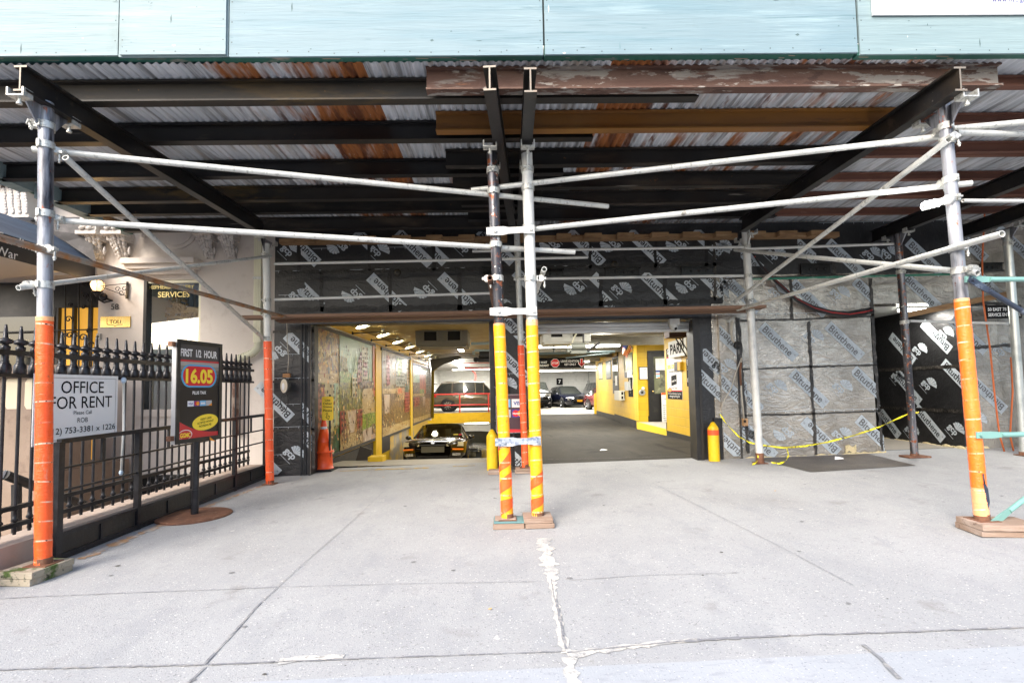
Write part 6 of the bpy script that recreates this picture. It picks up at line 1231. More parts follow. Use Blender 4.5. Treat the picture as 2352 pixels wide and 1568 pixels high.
# numbered bay sign and switch on the far wall
mb = MB(ink); q = P(1285.5, 876, 40.9); mb.bb((q.x-.24, 40.9, q.z-.26), (q.x+.24, 40.99, q.z+.26)); mb.m(white_p); mb.text(FRONT((0, 40.895, 0)), '7', q.x, q.z, h=.28, bold=.03); mb.build('bay_number_sign', label='small black square sign with white 7 on the far white wall', cat='sign')
mb = MB(greyplastic); q = P(1352, 877, 40.9); mb.bb((q.x-.1, 40.88, q.z-.13), (q.x+.1, 40.99, q.z+.13)); mb.tube(q, q+V((0, 0, 1.2)), .03, 6); mb.build('switch_box', label='small grey switch box on the far white wall right of the number', cat='switch box')
# ceiling lamps; the right bay row is filled out with added ones for brightness
def tube_light(label, a, b, e, w=.16, color=(1, .96, .88), area=True):
    a, b = V(a), V(b); root = thing('ceiling_light', label, 'ceiling light', (a+b)/2); mb = MB(offwhite); mb.bar(a+V((0, 0, .05)), b+V((0, 0, .05)), w*1.3, .05); mb.build('housing', root); mb = MB(lamp_w); mb.bar(a, b, w, .045); mb.build('tube', root)
    d = b-a; lamp('ceiling_light_glow', 'AREA', (a+b)/2+V((0, 0, -.06)), e, color, max(abs(d.x), w), max(abs(d.y), w)); return root
tube_light('first ceiling light in the row with added lamps over the drive, above the shutter', (.9, 10.4, 2.80), (2.9, 10.4, 2.80), 42, .2)
tube_light('second ceiling light in the row with added lamps, behind the pale heater', (1.0, 15.2, 2.56), (3.4, 15.2, 2.56), 46, .3)
tube_light('third ceiling light in the row with added lamps, by the hanging sign', (1.0, 17.0, 2.80), (3.6, 17.0, 2.80), 60, .3)
tube_light('fourth ceiling light in the row with added lamps, past the hanging sign', (1.2, 24.2, 2.56), (4.0, 24.2, 2.56), 80, .3)
tube_light('fifth ceiling light in the row with added lamps, over the parked cars', (2.2, 30.4, 2.56), (6.4, 30.4, 2.56), 200, .3)
tube_light('last ceiling light in the row with added lamps, close to the far white wall', (2, 36.5, 2.56), (8, 36.5, 2.56), 200, .3)
tube_light('bright lamp over the attendant office door', (4.75, 15.0, 2.70), (5.4, 15.0, 2.70), 15, .2)
tube_light('lamp at the yellow wall just inside the right bay', (2.4, 12.0, 2.80), (2.4, 14.2, 2.80), 24, .12)
bl = thing('bulb_strip', 'strip of round bulbs under the ceiling over the brown SUV', 'ceiling light', P(1050, 832, 28)); mb = MB(offwhite); pa, pb = P(1037, 817, 24.5), P(1063, 847, 33.5); mb.bar(pa+V((0, 0, .1)), pb+V((0, 0, .1)), .2, .06); mb.build('housing', bl)
for i in range(5):
    q = pa+(pb-pa)*((i+.5)/5); mb = MB(lamp_w); mb.ball(q, .12, 12); mb.build('bulb', bl); lamp('bulb_glow', 'POINT', q+V((0, 0, -.16)), 55, (1, .97, .92), .13)
tube_light('added ceiling light brightening the left part of the upper parking level', (-3.6, 37.2, 2.78), (-.4, 37.2, 2.78), 180, .12)  # lamp added to brighten the far wall behind the brown SUV
a = P(1112, 963, 33.5); tube_light('fluorescent tube under the yellow slab edge in the basement', (a.x-1.2, 33, -.74), (a.x+.3, 33, -.74), 60, .14)
tube_light('basement tube light hidden behind the slab edge, lighting the lower cars', (-2.5, 26, -.72), (-2.5, 30, -.72), 60, .14)
tube_light('warm tube above the ramp in the left bay', (-1.4, 15, 2.68), (-1.4, 18, 2.68), 26, .12, (1, .93, .75))
a = P(2040, 707, 9.2); b = P(2110, 706, 9.2); tube_light('fluorescent tube at the ceiling of the service passage', (a.x+.05, 9.0, 2.61), (b.x, 9.0, 2.61), 14, .1)
# red guard rail on the slab edge
gr = thing('guard_rail', 'red painted pipe guard rail along the yellow slab edge', 'guard rail', (-3, 31.35, 0))
for z in (1.10, .45): mb = MB(red_paint); mb.tube((-6.9, 31.4, z), (.12, 31.4, z), .04, 8); mb.build('rail', gr)
for px in (938, 993, 1056, 1122): x = P(px, 920, 31.4).x; mb = MB(red_paint); mb.tube((x, 31.4, 0), (x, 31.4, 1.1), .04, 8); mb.build('upright', gr)
mb = MB(M('yellow_pipe', '#8a7a18', .5)); mb.path([P(x, y, 23.5) for x, y in ((1006, 822), (1006, 840), (994, 852), (993, 960))], .07, 8); mb.build('yellow_pipe', label='olive yellow pipe bending down the white wall behind the pictures', cat='pipe')
# things on the office walls
def sbox(name, label, cat, fn, mats): pass
A2, B2 = (4.585, 21.61), (4.66, 26.2)
def onwall(x0, y0, x1, y1, A, B, th=.02, out=.012):
    """frame and size of a flat thing spanning photo columns x0..x1 on a side wall"""
    p, q = S(x0, (y0+y1)/2, A, B), S(x1, (y0+y1)/2, A, B); d = V((q.x-p.x, q.y-p.y, 0)); w = d.length; d.normalize()
    zt_ = S((x0+x1)/2, y0, A, B).z; zb = S((x0+x1)/2, y1, A, B).z; T = frame((p.x, p.y, zb), d, ZF); n_ = T.col[2].xyz; T = frame(V((p.x, p.y, zb))+n_*out, d, ZF); return T, w, zt_-zb
def plate(label, name, cat, rect, A, B, m, draw=None, frame_m=None, th=.02):
    T, w, h = onwall(*rect, A, B); mb = MB(frame_m or m); mb.prism(T @ Matrix.Translation((0, 0, -th)), [(0, 0), (w, 0), (w, h), (0, h)], th)
    if frame_m: mb.m(m); mb.rect(T, w*.06, h*.03, w*.94, h*.97, .002)
    if draw: draw(mb, T, w, h)
    return mb.build(name, label=label, cat=cat)
NW = ((XO, 8.9), (XO, 13.45))
def lines(mb, T, w, h, txts, m, l=.004, bold=.01):
    mb.m(m)
    for s_, v, hh in txts: mb.text(T, s_, w/2, h*(1-v), h=h*hh, l=l, bold=bold) if len(s_)*hh*h*.55 < w*.9 else mb.text(T, s_, w/2, h*(1-v), w=w*.88, h=h*hh, l=l, bold=bold)
yel_i = M('poster_yellow', '#fbdc3c')
def dr_offer(mb, T, w, h):
    mb.m(ink); mb.rect(T, 0, h*.83, w, h, .002); mb.m(M('poster_red', '#d8262e')); mb.rect(T, 0, h*.80, w, h*.83, .002); mb.rect(T, 0, h*.15, w, h*.17, .002); mb.m(ink); mb.rect(T, 0, 0, w, h*.15, .002)
    mb.m(white_p); mb.text(T, 'GGMC', w*.33, h*.935, w=w*.5, l=.004, bold=.03); mb.m(yel_i); mb.text(T, 'Customer', w*.36, h*.875, w=w*.5, l=.004, bold=.01)
    mb.text(T, '30% OFF', w*.33, h*.63, w=w*.56, h=h*.09, l=.004, bold=.04); mb.m(ink)
    for s_, v in (('ALL', .67), ('HOUR', .635), ('RATES', .60)): mb.text(T, s_, w*.8, h*v, h=h*.022, l=.004)
    mb.text(T, 'Manhattan & Brooklyn', w*.5, h*.53, w=w*.7, l=.004); mb.flat(T, [(w*.3, h*.25), (w*.68, h*.29), (w*.68, h*.47), (w*.3, h*.45)], .003); mb.m(white_p); mb.text(T, 'Loyalty Card', w*.49, h*.35, w=w*.32, l=.005, rot=.08, bold=.02); mb.m(ink); mb.text(T, 'Enroll Today!', w*.5, h*.21, w=w*.4, l=.004)
    mb.m(red_p); mb.ell(T, w*.18, h*.175, w*.14, h*.045, .004); mb.m(yel_i); mb.text(T, 'GGMC', w*.18, h*.175, w=w*.22, l=.006, bold=.03); mb.m(white_p); mb.text(T, 'For more information, log onto', w*.5, h*.10, w=w*.86, l=.004); mb.text(T, 'www.ggmcparking.com', w*.5, h*.05, w=w*.7, l=.004)
plate('tall white discount poster with yellow percent text on the near yellow wall', 'discount_poster', 'poster', (1533, 797, 1566.5, 916), *NW, white_p, dr_offer)
def dr_rule(mb, T, w, h):
    mb.m(white_p)
    for i, v in enumerate((.93, .86, .78, .70, .62)): mb.text(T, ('IN A PARKING', 'LOCATION', '- BOOK ONLINE', '- 1-800-CALL', '- SMARTAPP')[i], w*.5, h*v, w=w*.8, l=.004, bold=.02)
    mb.m(red_p); mb.text(T, '?', w*.4, h*.42, h=h*.13, l=.004, bold=.02); mb.m(white_p)
    for v in (.28, .23, .18): mb.text(T, 'DON\'T LEAVE YOUR TICKET', w*.5, h*v, w=w*.86, l=.004, bold=.02)
    mb.m(M('card_orange', '#f09a28')); mb.ell(T, w*.5, h*.07, w*.15, h*.03, .004)
plate('narrow black notice with white lines and red mark beside the door frame', 'black_notice', 'notice', (1578, 822, 1596, 887), *NW, ink, dr_rule)
def dr_park(mb, T, w, h): mb.m(ink); mb.text(T, 'PARK', w*.52, h*.5, w=w*.8, h=h*.62, l=.004, bold=.03)
T, w, h = onwall(1548, 780, 1590, 819, *NW, out=.14); mb = MB(offwhite); mb.prism(T @ Matrix.Translation((0, 0, -.13)), [(0, 0), (w, 0), (w, h), (0, h)], .13); dr_park(mb, T, w, h); mb.build('park_sign', label='white box sign with big black PARK letters on the near yellow wall', cat='sign')
mb = MB(black_m); T, w, h = onwall(1556, 831, 1563, 851, *NW, out=.08); mb.prism(T @ Matrix.Translation((0, 0, -.08)), [(0, 0), (w, 0), (w, h), (0, h)], .08); mb.m(M('alarm_yellow', '#c9a020', .5)); T, w, h = onwall(1563.5, 831, 1570, 850, *NW, out=.08); mb.prism(T @ Matrix.Translation((0, 0, -.08)), [(0, 0), (w, 0), (w, h), (0, h)], .08); mb.build('alarm_bell', label='black and yellow alarm box under the white PARK sign', cat='alarm box')
# pulley box with chains by the shutter
mb = MB(M('rusty_box', '#3a2620', .7)); q = P(1552, 767, 9.6); mb.box(q, (.34, .3, .14)); mb.m(iron)
for x0, y0, x1, y1 in ((1551, 775, 1577, 818), (1560, 775, 1590, 822), (1568, 775, 1570, 800)):
    a, b = P(x0, y0, 9.7), P(x1, y1, 10.4); n_ = 22
    for i in range(n_): c = a+(b-a)*(i/n_); mb.ball(c, .016, 6, (.7, .7, 1.5))
mb.build('chain_hoist', label='rusty pulley box with hanging chains at the top right of the drive', cat='chain hoist')
mb = MB(greyplastic); q = P(1548, 748, 8.45); mb.box(q+V((0, 0, .06)), (.16, .1, .1)); mb.lathe(q, [(.075, .02), (.075, -.01), (.06, -.05), (.03, -.08), (0, -.09)], 14); mb.m(ink); mb.ball(q+V((.01, -.05, -.05)), .025); mb.build('dome_camera', label='grey dome security camera under the shutter of the right bay', cat='camera')
def dr_cards(mb, T, w, h):
    mb.m(M('card_teal', '#2a8a92')); mb.rect(T, w*.2, h*.82, w*.75, h*.95, .002); mb.m(white_p); mb.rect(T, w*.3, h*.87, w*.7, h*.90, .004); mb.m(ink); mb.rect(T, w*.04, h*.55, w*.98, h*.76, .002); mb.m(red_p); mb.ell(T, w*.35, h*.655, w*.26, h*.09, .004); mb.m(M('card_orange', '#f09a28')); mb.ell(T, w*.68, h*.655, w*.26, h*.09, .005); mb.m(white_p); mb.text(T, 'MasterCard', w*.5, h*.655, w=w*.7, l=.007, bold=.02)
    mb.m(M('card_blue', '#2a4a9a')); mb.rect(T, w*.1, h*.47, w*.95, h*.5, .002); mb.text(T, 'VISA', w*.5, h*.40, w=w*.7, l=.003, bold=.02); mb.rect(T, w*.1, h*.30, w*.95, h*.32, .002); mb.m(ink); mb.text(T, 'DISCOVER', w*.5, h*.13, w=w*.8, l=.003, bold=.02); mb.m(M('card_orange', '#f09a28')); mb.flat(T, [(w*.3, 0), (w, 0), (w, h*.08)], .003)
plate('column of credit card decals on the yellow pillar behind the small flag', 'card_decals', 'sign', (1429, 760, 1452, 810), A0, B0, M('decal_grey', '#b8b4a8'), dr_cards)
def dr_pic(c1, c2):
    def f(mb, T, w, h): mb.m(c1); mb.rect(T, w*.08, h*.25, w*.92, h*.95, .003); mb.m(c2); mb.rect(T, w*.08, h*.06, w*.92, h*.25, .003)
    return f
plate('old framed photograph on the yellow pillar under the flag', 'framed_photograph', 'picture', (1434, 812, 1454, 862), A0, B0, ink, dr_pic(px_['square'], px_['grey']), M('grey_green_frame', '#6a7460'))
plate('narrow black monthly notice on the yellow pillar', 'black_notice', 'notice', (1444, 866, 1454, 911), A0, B0, ink, lambda mb, T, w, h: lines(mb, T, w, h, [('MONTHLY', .08, .05), ('CUSTOMERS', .16, .05), ('PLEASE', .3, .03), ('CHECK WITH', .36, .03), ('OFFICE', .42, .03), ('BEFORE', .52, .03), ('LEAVING', .6, .05), ('THANK YOU', .78, .04)], M('notice_white', '#d8ccc0'), bold=.02))
plate('small framed picture on the far yellow wall, left one', 'framed_photograph', 'picture', (1375, 832, 1385, 872), A2, B2, ink, dr_pic(px_['grey'], px_['tower']), M('grey_green_frame', '#6a7460'))
plate('small framed picture on the far yellow wall, right one', 'framed_photograph', 'picture', (1392, 828, 1404, 871), A2, B2, ink, dr_pic(px_['green'], px_['grey']), M('grey_green_frame', '#6a7460'))
T, w, h = onwall(1409, 820, 1423, 892, A0, B0, out=.02) if 0 else onwall(1407.5, 818, 1421, 904, A0, B0, out=.015)
wn = thing('office_window', 'dark framed service window of the yellow office with air conditioner below', 'window', T @ V((w/2, 0, 0))); mb = MB(black_m); mb.prism(T @ Matrix.Translation((0, 0, -.06)), [(0, 0), (w, 0), (w, h), (0, h)], .06); mb.build('window_frame', wn); mb = MB(M('office_glass', '#333', .06)); mb.rect(T, w*.14, h*.3, w*.9, h*.94, .004); mb.m(white_p); mb.rect(T, w*.5, h*.22, w*.86, h*.48, .012); mb.build('pane', wn)
c = S(1436, 901, A0, B0); ac = thing('air_conditioner', 'white window air conditioner poking out of the yellow office wall', 'air conditioner', c)
mb = MB(offwhite); ca, cb = P(1415, 919, 19.0), P(1442.5, 896.5, 19.0); mb.bb((ca.x+.1, 19.0, ca.z), (cb.x, 19.75, cb.z)); mb.build('case', ac, bevel=.01)
mb = MB(ink); T = FRONT((0, 18.999, 0)); W_, H_ = cb.x-ca.x, cb.z-ca.z
for u0, v0, u1, v1 in ((.44, .56, .60, .86), (.44, .12, .60, .42), (.68, .12, .92, .90)): mb.rect(T, ca.x+W_*u0, ca.z+H_*v0, ca.x+W_*u1, ca.z+H_*v1, .002)
mb.build('grille', ac)
mb = MB(greyplastic); T, w, h = onwall(1441, 876, 1450, 896, A0, B0, out=.1); mb.prism(T @ Matrix.Translation((0, 0, -.1)), [(0, 0), (w, 0), (w, h), (0, h)], .1); T2, w2, h2 = onwall(1441, 854, 1452, 867, A0, B0, out=.1); mb.m(black_m); mb.prism(T2 @ Matrix.Translation((0, 0, -.1)), [(0, 0), (w2*.6, 0), (w2*.6, h2), (0, h2)], .1); mb.m(white_p); mb.prism(T2 @ Matrix.Translation((0, 0, -.1)), [(w2*.62, 0), (w2, 0), (w2, h2), (w2*.62, h2)], .1); mb.m(gal2); mb.path([S(x, y, (A0[0]-.05, A0[1]), (B0[0]-.05, B0[1])) for x, y in ((1446, 867), (1446, 876), (1448, 896), (1453, 892), (1454, 868), (1452, 862))], .015, 6); mb.build('meter_box', label='grey meter box and switch with conduit on the yellow pillar', cat='meter box')
mb = MB(cream); mb.path([S(x, y, (A0[0]-.03, A0[1]), (B0[0]-.03, B0[1])) for x, y in ((1432, 757), (1430, 790), (1434, 850))], .018, 6); mb.m(black_m); mb.path([P(x, y, 19.5) for x, y in ((1412, 752), (1414, 780), (1420, 800), (1418, 818))], .03, 6); mb.build('cable_bundle', label='black cable bundle hanging at the corner of the yellow pillar', cat='cables')
# front pieces on the recess wall
def fplate(label, name, cat, x0, y0, x1, y1, Y, m, draw=None, th=.02, edge=None):
    a, b = P(x0, y1, Y), P(x1, y0, Y); mb = MB(edge or m); mb.bb((a.x, Y-th, a.z), (b.x, Y, b.z)); T = frame((a.x, Y-th-.001, a.z), XF, ZF); w, h = b.x-a.x, b.z-a.z
    if edge: mb.m(m); mb.rect(T, w*.07, h*.05, w*.93, h*.95, .001)
    if draw: draw(mb, T, w, h)
    return mb.build(name, label=label, cat=cat)
fplate('white clipboard notice in black frame left of the office door', 'clipboard', 'notice', 1468, 842, 1487.5, 872, 16.6, white_p, lambda mb, T, w, h: lines(mb, T, w, h, [('CUSTOMER', .2, .06), ('RATES', .45, .05), ('TAX', .7, .05)], ink), edge=ink)
mb = MB(greyplastic); q = P(1475, 901, 16.55); mb.lathe(q+V((0, .04, 0)), [(.10, 0), (.10, .05), (.07, .06), (.05, .02), (0, .02)], 14, (0, -1, 0)); mb.m(black_m); mb.ball(q+V((0, -.01, 0)), .04); mb.m(white_p); mb.ball(q+V((.03, -.02, .13)), .05); mb.build('ash_can', label='grey round fitting with white knob on the yellow wall left of the office door', cat='wall fitting')
fplate('white printed sheet taped inside the upper office door glass', 'taped_sheet', 'sheet', 1506, 823, 1528, 850, 16.62, white_p, lambda mb, T, w, h: lines(mb, T, w, h, [(s_, .1+.1*i, .03) for i, s_ in enumerate(('FIRST CLASS', 'PARKING', 'EACH HOUR', 'UP TO 12', 'UP TO 24', 'MONTHLY'))], greyplastic), th=.004)
fplate('small strip of card logos on the office door glass', 'card_strip', 'sticker', 1507, 851, 1515, 868, 16.62, white_p, lambda mb, T, w, h: (mb.m(M('card_blue', '#2a4a9a')), mb.rect(T, 0, h*.8, w, h, .002), mb.m(red_p), mb.rect(T, 0, h*.5, w, h*.62, .002), mb.m(M('card_1c', '#7ab8e0')), mb.rect(T, 0, h*.2, w, h*.4, .002), mb.m(M('card_orange', '#f09a28')), mb.rect(T, w*.4, 0, w, h*.1, .002)), th=.004)
def dr_rates(mb, T, w, h):
    mb.m(M('rates_orange', '#f0642c')); mb.rect(T, 0, h*.93, w, h, .002); lines(mb, T, w, h, [('RATES', .115, .05)], ink, bold=.03); mb.text(T, 'WEEKEND SPECIAL', w*.5, h*.80, w=w*.75, l=.004); mb.text(T, '35.00', w*.5, h*.70, w=w*.38, l=.004, bold=.02); mb.text(T, 'REGULAR RATES', w*.5, h*.595, w=w*.84, l=.004)
    for i, s_ in enumerate(('UP TO 1/2 HOUR', 'UP TO 1 HOURS', 'UP TO 2 HOUR', 'UP TO 4 HOURS', 'UP TO 10 HOURS', 'MAX TO CLOSE', 'OVERSIZED')): mb.text(T, s_, w*.08, h*(.52-i*.066), h=h*.034, l=.004, al='l', bold=.02)
fplate('white rates board with orange top hung on the black office door', 'rates_board', 'rates board', 1521, 901, 1556, 974, 16.5, white_p, dr_rates)
# small flag on a stick
c = S(1444, 800, A0, B0); fl = thing('small_flag', 'small American flag on a thin stick on the yellow pillar', 'flag', c)
mb = MB(black_m); mb.tube(P(1429, 778, 17.3), P(1470, 811, 17.0), .008, 6); mb.build('stick', fl)
mb = MB(M('flag_red', '#b8323a', .7)); N = 13
def fa(u, v): 
    x = (1430.5+20.5*u)*(1-v)+(1428.5+11*u)*v; y = (780+15.5*u)*(1-v)+(812+9*u)*v
    return P(x, y, 17.2+.05*math.sin(u*7+v*3))
for i in range(N):
    mb.m(MATS['flag_red'] if i % 2 == 0 else M('flag_white', '#e8dcd2', .7))
    for j in range(8): 
        u0, u1, v0, v1 = i/N, (i+1)/N, j/8, (j+1)/8
        if u0 < .62 and v0 < .45: mb.m(M('flag_blue', '#2c3a72', .7))
        else: mb.m(MATS['flag_red'] if i % 2 == 0 else MATS['flag_white'])
        mb.poly(fa(u0, v0), fa(u1, v0), fa(u1, v1), fa(u0, v1))
mb.build('cloth', fl)
# cone, driveway sign, bollards
def lathe_thing(label, name, cat, c, prof, m): return MB(m).lathe(c, prof, 20).build(name, label=label, cat=cat)
c = V((-3.06, 8.98, gz(-3.06, 8.98))); cn = thing('traffic_cone', 'stacked orange traffic cone with dirty reflective collars beside the left pier', 'traffic cone', c)
mb = MB(rubber); mb.box(c+V((0, 0, .02)), (.36, .36, .04)); mb.build('base', cn)
mb = MB(cone_o); mb.lathe(c, [(.165, .04), (.15, .06), (.135, .30), (.17, .31), (.17, .325), (.13, .335), (.105, .48), (.0, .48)], 22); mb.lathe(c, [(.106, .481), (.062, .70), (.05, .70)], 22); mb.lathe(c, [(.054, .74), (.030, .86), (.022, .89), (0, .89)], 18); mb.build('body', cn)
mb = MB(grey_refl); mb.lathe(c, [(.098, .52), (.076, .63)], 22); mb.lathe(c, [(.063, .69), (.052, .75)], 18); mb.build('collar', cn)
c = V((P(757, 1000, 8.93).x, 8.93, gz(-2.95, 8.93))); us = thing('driveway_sign', 'small yellow sign with black words and arrow on a pole behind the cone', 'sign', c)
a, b = P(741, 965, c.y), P(765, 910, c.y); mb = MB(black_m); mb.tube(c, V((c.x, c.y+.02, b.z+.03)), .018, 8); mb.build('pole', us)
mb = MB(M('sign_yellow', '#f2c926', .4)); w_, h_ = .185, b.z-a.z; T = frame((a.x, c.y-.035, a.z), V((1, .12, 0)), ZF)
rr = lambda w, h, r: [(x+r*math.cos(t), y+r*math.sin(t)) for x, y, t0 in ((w-r, r, -.5), (w-r, h-r, 0), (r, h-r, .5), (r, r, 1)) for t in [math.pi*(t0+k/8) for k in range(5)]]
mb.prism(T @ Matrix.Translation((0, 0, -.004)), rr(w_, h_, .03), .004); mb.m(ink); 
for i, s_ in enumerate(('Use', 'Other', 'Driveway', 'Please')): mb.text(T, s_, w_/2, h_*(.85-i*.145), h=.042 if s_ != 'Driveway' else .045, l=.002, sx=.78 if s_ == 'Driveway' else 1, bold=.01)
q = (w_/2, h_*.17); ap = [(-.012, .055), (.012, .055), (.012, -.005), (.035, -.005), (0, -.055), (-.035, -.005), (-.012, -.005)]
rot = lambda p, a_: (q[0]+p[0]*math.cos(a_)-p[1]*math.sin(a_), q[1]+p[0]*math.sin(a_)+p[1]*math.cos(a_))
for i in range(7): a2_, b2_ = rot(ap[i-1], .3), rot(ap[i], .3); dx_, dy_ = b2_[0]-a2_[0], b2_[1]-a2_[1]; L_ = math.hypot(dx_, dy_); nx_, ny_ = -dy_/L_*.003, dx_/L_*.003; mb.flat(T, [(a2_[0]+nx_, a2_[1]+ny_), (b2_[0]+nx_, b2_[1]+ny_), (b2_[0]-nx_, b2_[1]-ny_), (a2_[0]-nx_, a2_[1]-ny_)], .002)
mb.build('plate', us)
def bollard(label, px, py, top, w, stripe=None, Y=None):
    c = G(px, py) if Y is None else V((P(px, py, Y).x, Y, gz(P(px, py, Y).x, Y))); z = P(px, top, c.y).z-c.z; r = w/2/F*c.y; root = thing('bollard', label, 'bollard', c, 'yellow bollards at the bays'); mb = MB(bollard_m); mb.lathe(c, [(r, 0), (r, z*.80), (r*.96, z*.84), (r*.3, z*.985), (0, z)], 20); mb.build('post', root)
    if stripe: mb = MB(M('bollard_orange', '#e8562a', .45)); mb.lathe(c, [(r*1.01, z*.66), (r*1.01, z*.795)], 20); mb.build('band', root)
bollard('yellow bollard with orange band at the right edge of the right bay', 1640.5, 1053, 968, 25, True, 8.38)
bollard('plain chipped yellow bollard left of the middle pier', 1131, 1079, 985, 25)
c = G(1222, 1074)
bollard('yellow bollard mostly hidden behind the white taped post', 1218, 1074, 985, 25)
# card sign on its stand by the middle pier
c = G(1181, 1084); vs_ = thing('card_sign', 'maroon credit card sign on a round stand between the middle posts', 'sign', c+V((0, .18, 0))); Yc = c.y+.15
mb = MB(M('speckled_base', (.03, .03, .03), .6, layers=[('#a09a80', 30, .6, .66)])); mb.lathe(V((c.x, Yc, gz(c.x, Yc))), [(0, .07), (.05, .07), (.13, .05), (.16, .02), (.16, 0)], 20); mb.build('base', vs_)
mb = MB(iron); mb.tube((c.x, Yc, .1), (c.x, Yc, 1.0), .02, 8); mb.build('pole', vs_)
a, b = P(1140, 994, Yc), P(1208, 905, Yc); w_, h_ = b.x-a.x, b.z-a.z; T = frame((a.x, Yc-.03, a.z), XF, ZF); mb = MB(M('pale_rim', '#c9bcbc', .5)); mb.prism(T @ Matrix.Translation((0, 0, -.02)), rr(w_, h_, .03), .018); mb.m(M('maroon_face', '#4a3238', .4)); mb.flat(T, [(x*.98+w_*.01, y*.98+h_*.01) for x, y in rr(w_, h_, .03)], .0)
mb.m(M('poster_red', '#d8262e')); mb.flat(T, [(.02, .01), (w_-.02, .01), (w_-.02, h_*.08), (w_*.3, h_*.10), (.06, h_*.18), (.02, h_*.24)], .002); mb.m(white_p); mb.rect(T, w_*.52, h_*.66, w_*.96, h_*.88, .002); mb.m(M('card_blue', '#2a4a9a')); mb.text(T, 'VISA', w_*.75, h_*.77, w=w_*.34, l=.004, bold=.03)
mb.m(M('card_navy', '#4a3a8a')); mb.rect(T, w_*.52, h_*.40, w_*.96, h_*.61, .002); mb.m(M('poster_red', '#d8262e')); mb.ell(T, w_*.65, h_*.505, w_*.11, h_*.085, .003); mb.m(M('card_orange', '#f09a28')); mb.ell(T, w_*.82, h_*.505, w_*.11, h_*.085, .004); mb.m(white_p); mb.text(T, 'MasterCard', w_*.74, h_*.505, w=w_*.38, l=.006, bold=.03)
mb.m(M('card_1c', '#7ab8e0')); mb.rect(T, w_*.06, h_*.66, w_*.48, h_*.88, .002); mb.m(M('card_3', '#b8b8ba')); mb.rect(T, w_*.06, h_*.40, w_*.48, h_*.61, .002); mb.build('board', vs_)
# wheel stop and loose board by the ramp
mb = MB(bollard_m); mb.box(P(866, 1055, 10.3)+V((0, 0, .0)), (.28, .3, .14)); mb.m(M('dark_board', '#4a443c', .8)); q = P(837, 1045, 10.6); mb.box(q, (.26, .05, .3), Matrix.Rotation(.3, 3, 'Y')); mb.build('wheel_stop', label='yellow wheel stop with a grey board leaning on it at the ramp top', cat='wheel stop')
mb = MB(bollard_m); c = P(1370.5, 938, 26.6); mb.lathe(V((c.x, c.y, 0.02)), [(.13, 0), (.13, .95), (.1, 1.03), (0, 1.05)], 14); mb.build('bollard', label='far yellow guard post at the end of the yellow office wall', cat='bollard', group='yellow bollards at the bays')
# passage sign, tape, cables, wall fittings
fplate('black service entrance sign with white words right of the passage', 'entrance_sign', 'sign', 2264, 700, 2343, 732, 8.35, ink, lambda mb, T, w, h: (mb.m(white_p), mb.text(T, '50 EAST 78 STREET', w*.04, h*.68, w=w*.92, h=h*.25, l=.003, al='l', bold=.02), mb.text(T, 'SERVICE ENTRANCE', w*.04, h*.28, w=w*.92, h=h*.25, l=.003, al='l', bold=.02)))
tape_mb = MB(M('caution_ribbon', (.78, .70, .02), .4, layers=[((.05, .05, .02), 26, .56, .60)]))
def ribbon(mb, pts, w=.022):
    q = [V(p) for p in pts]; L = []
    for i, p in enumerate(q):
        a = i*.9; L += [p+V((.3*w*math.sin(a), w*.5*math.cos(a)*.8, w*.5)), p-V((.3*w*math.sin(a), w*.5*math.cos(a)*.8, w*.5))]
    mb.add(L, [(2*i, 2*i+2, 2*i+3, 2*i+1) for i in range(len(q)-1)])
def sag(pts, n=14):
    o = []
    for (a, b) in zip(pts, pts[1:]): o += [a+(b-a)*(k/n) for k in range(n)]
    return o+[pts[-1]]
rp = [P(x, y, Y) for x, y, Y in ((1651, 947, 8.4), (1670, 975, 8.35), (1697, 1002, 8.2), (1722, 1016, 8.02), (1745, 1021, 7.95), (1765, 1024, 7.95), (1800, 1028, 7.97), (1850, 1024, 7.98), (1900, 1015, 7.98), (1960, 1000, 7.98), (2020, 980, 7.98), (2070, 957, 7.98), (2092, 948, 7.97), (2110, 947, 7.95))]
ribbon(tape_mb, sag(rp, 5)); ribbon(tape_mb, sag([P(1744, 1021, 7.93), P(1742, 1045, 7.93), P(1738, 1062, 7.9), P(1728, 1066, 7.8)], 5)); ribbon(tape_mb, sag([P(1806, 1028, 7.94), P(1812, 1045, 7.9), P(1803, 1060, 7.75), P(1790, 1064, 7.7), P(1772, 1062, 7.7)], 5))
tape_mb.build('caution_ribbon', label='yellow caution ribbon sagging from the right pier to the thin black post', cat='caution tape')
cb = MB(M('black_cable', (.012, .012, .012), .5)); pts = [(1733, 588), (1748, 610), (1775, 640), (1800, 662), (1830, 688), (1870, 708), (1910, 718), (1950, 722), (1985, 716), (2004, 712)]
for k in range(5): cb.m(MATS['black_cable'] if k != 2 else M('red_cable', (.4, .03, .03), .5)); cb.path([P(x+k*1.5-3, y+(k-2)*2.6+random.uniform(-1, 1), 8.46-.01*k) for x, y in pts], .014, 6)
cb.build('cable_bundle', label='drooping bundle of black and red cables across the silvery wall', cat='cables')
mb = MB(M('grey_conduit', '#a8a296', .5)); mb.path([P(x, y, 8.42) for x, y in ((1723, 742), (1721, 770), (1720, 800), (1730, 812))], .022, 8) if 0 else None
mb.path([P(x, y, 8.44) for x, y in ((1681, 738), (1680, 762), (1682, 780), (1690, 790))], .022, 8); mb.m(MATS['black_cable']); mb.lathe(P(1690, 792, 8.42), [(.03, 0), (.065, .02), (.06, .07), (.04, .07), (.035, .03), (0, .03)], 14, (.3, -1, -.2)); mb.build('wall_light_socket', label='bent grey conduit with empty lamp socket on the right pier', cat='lamp socket')
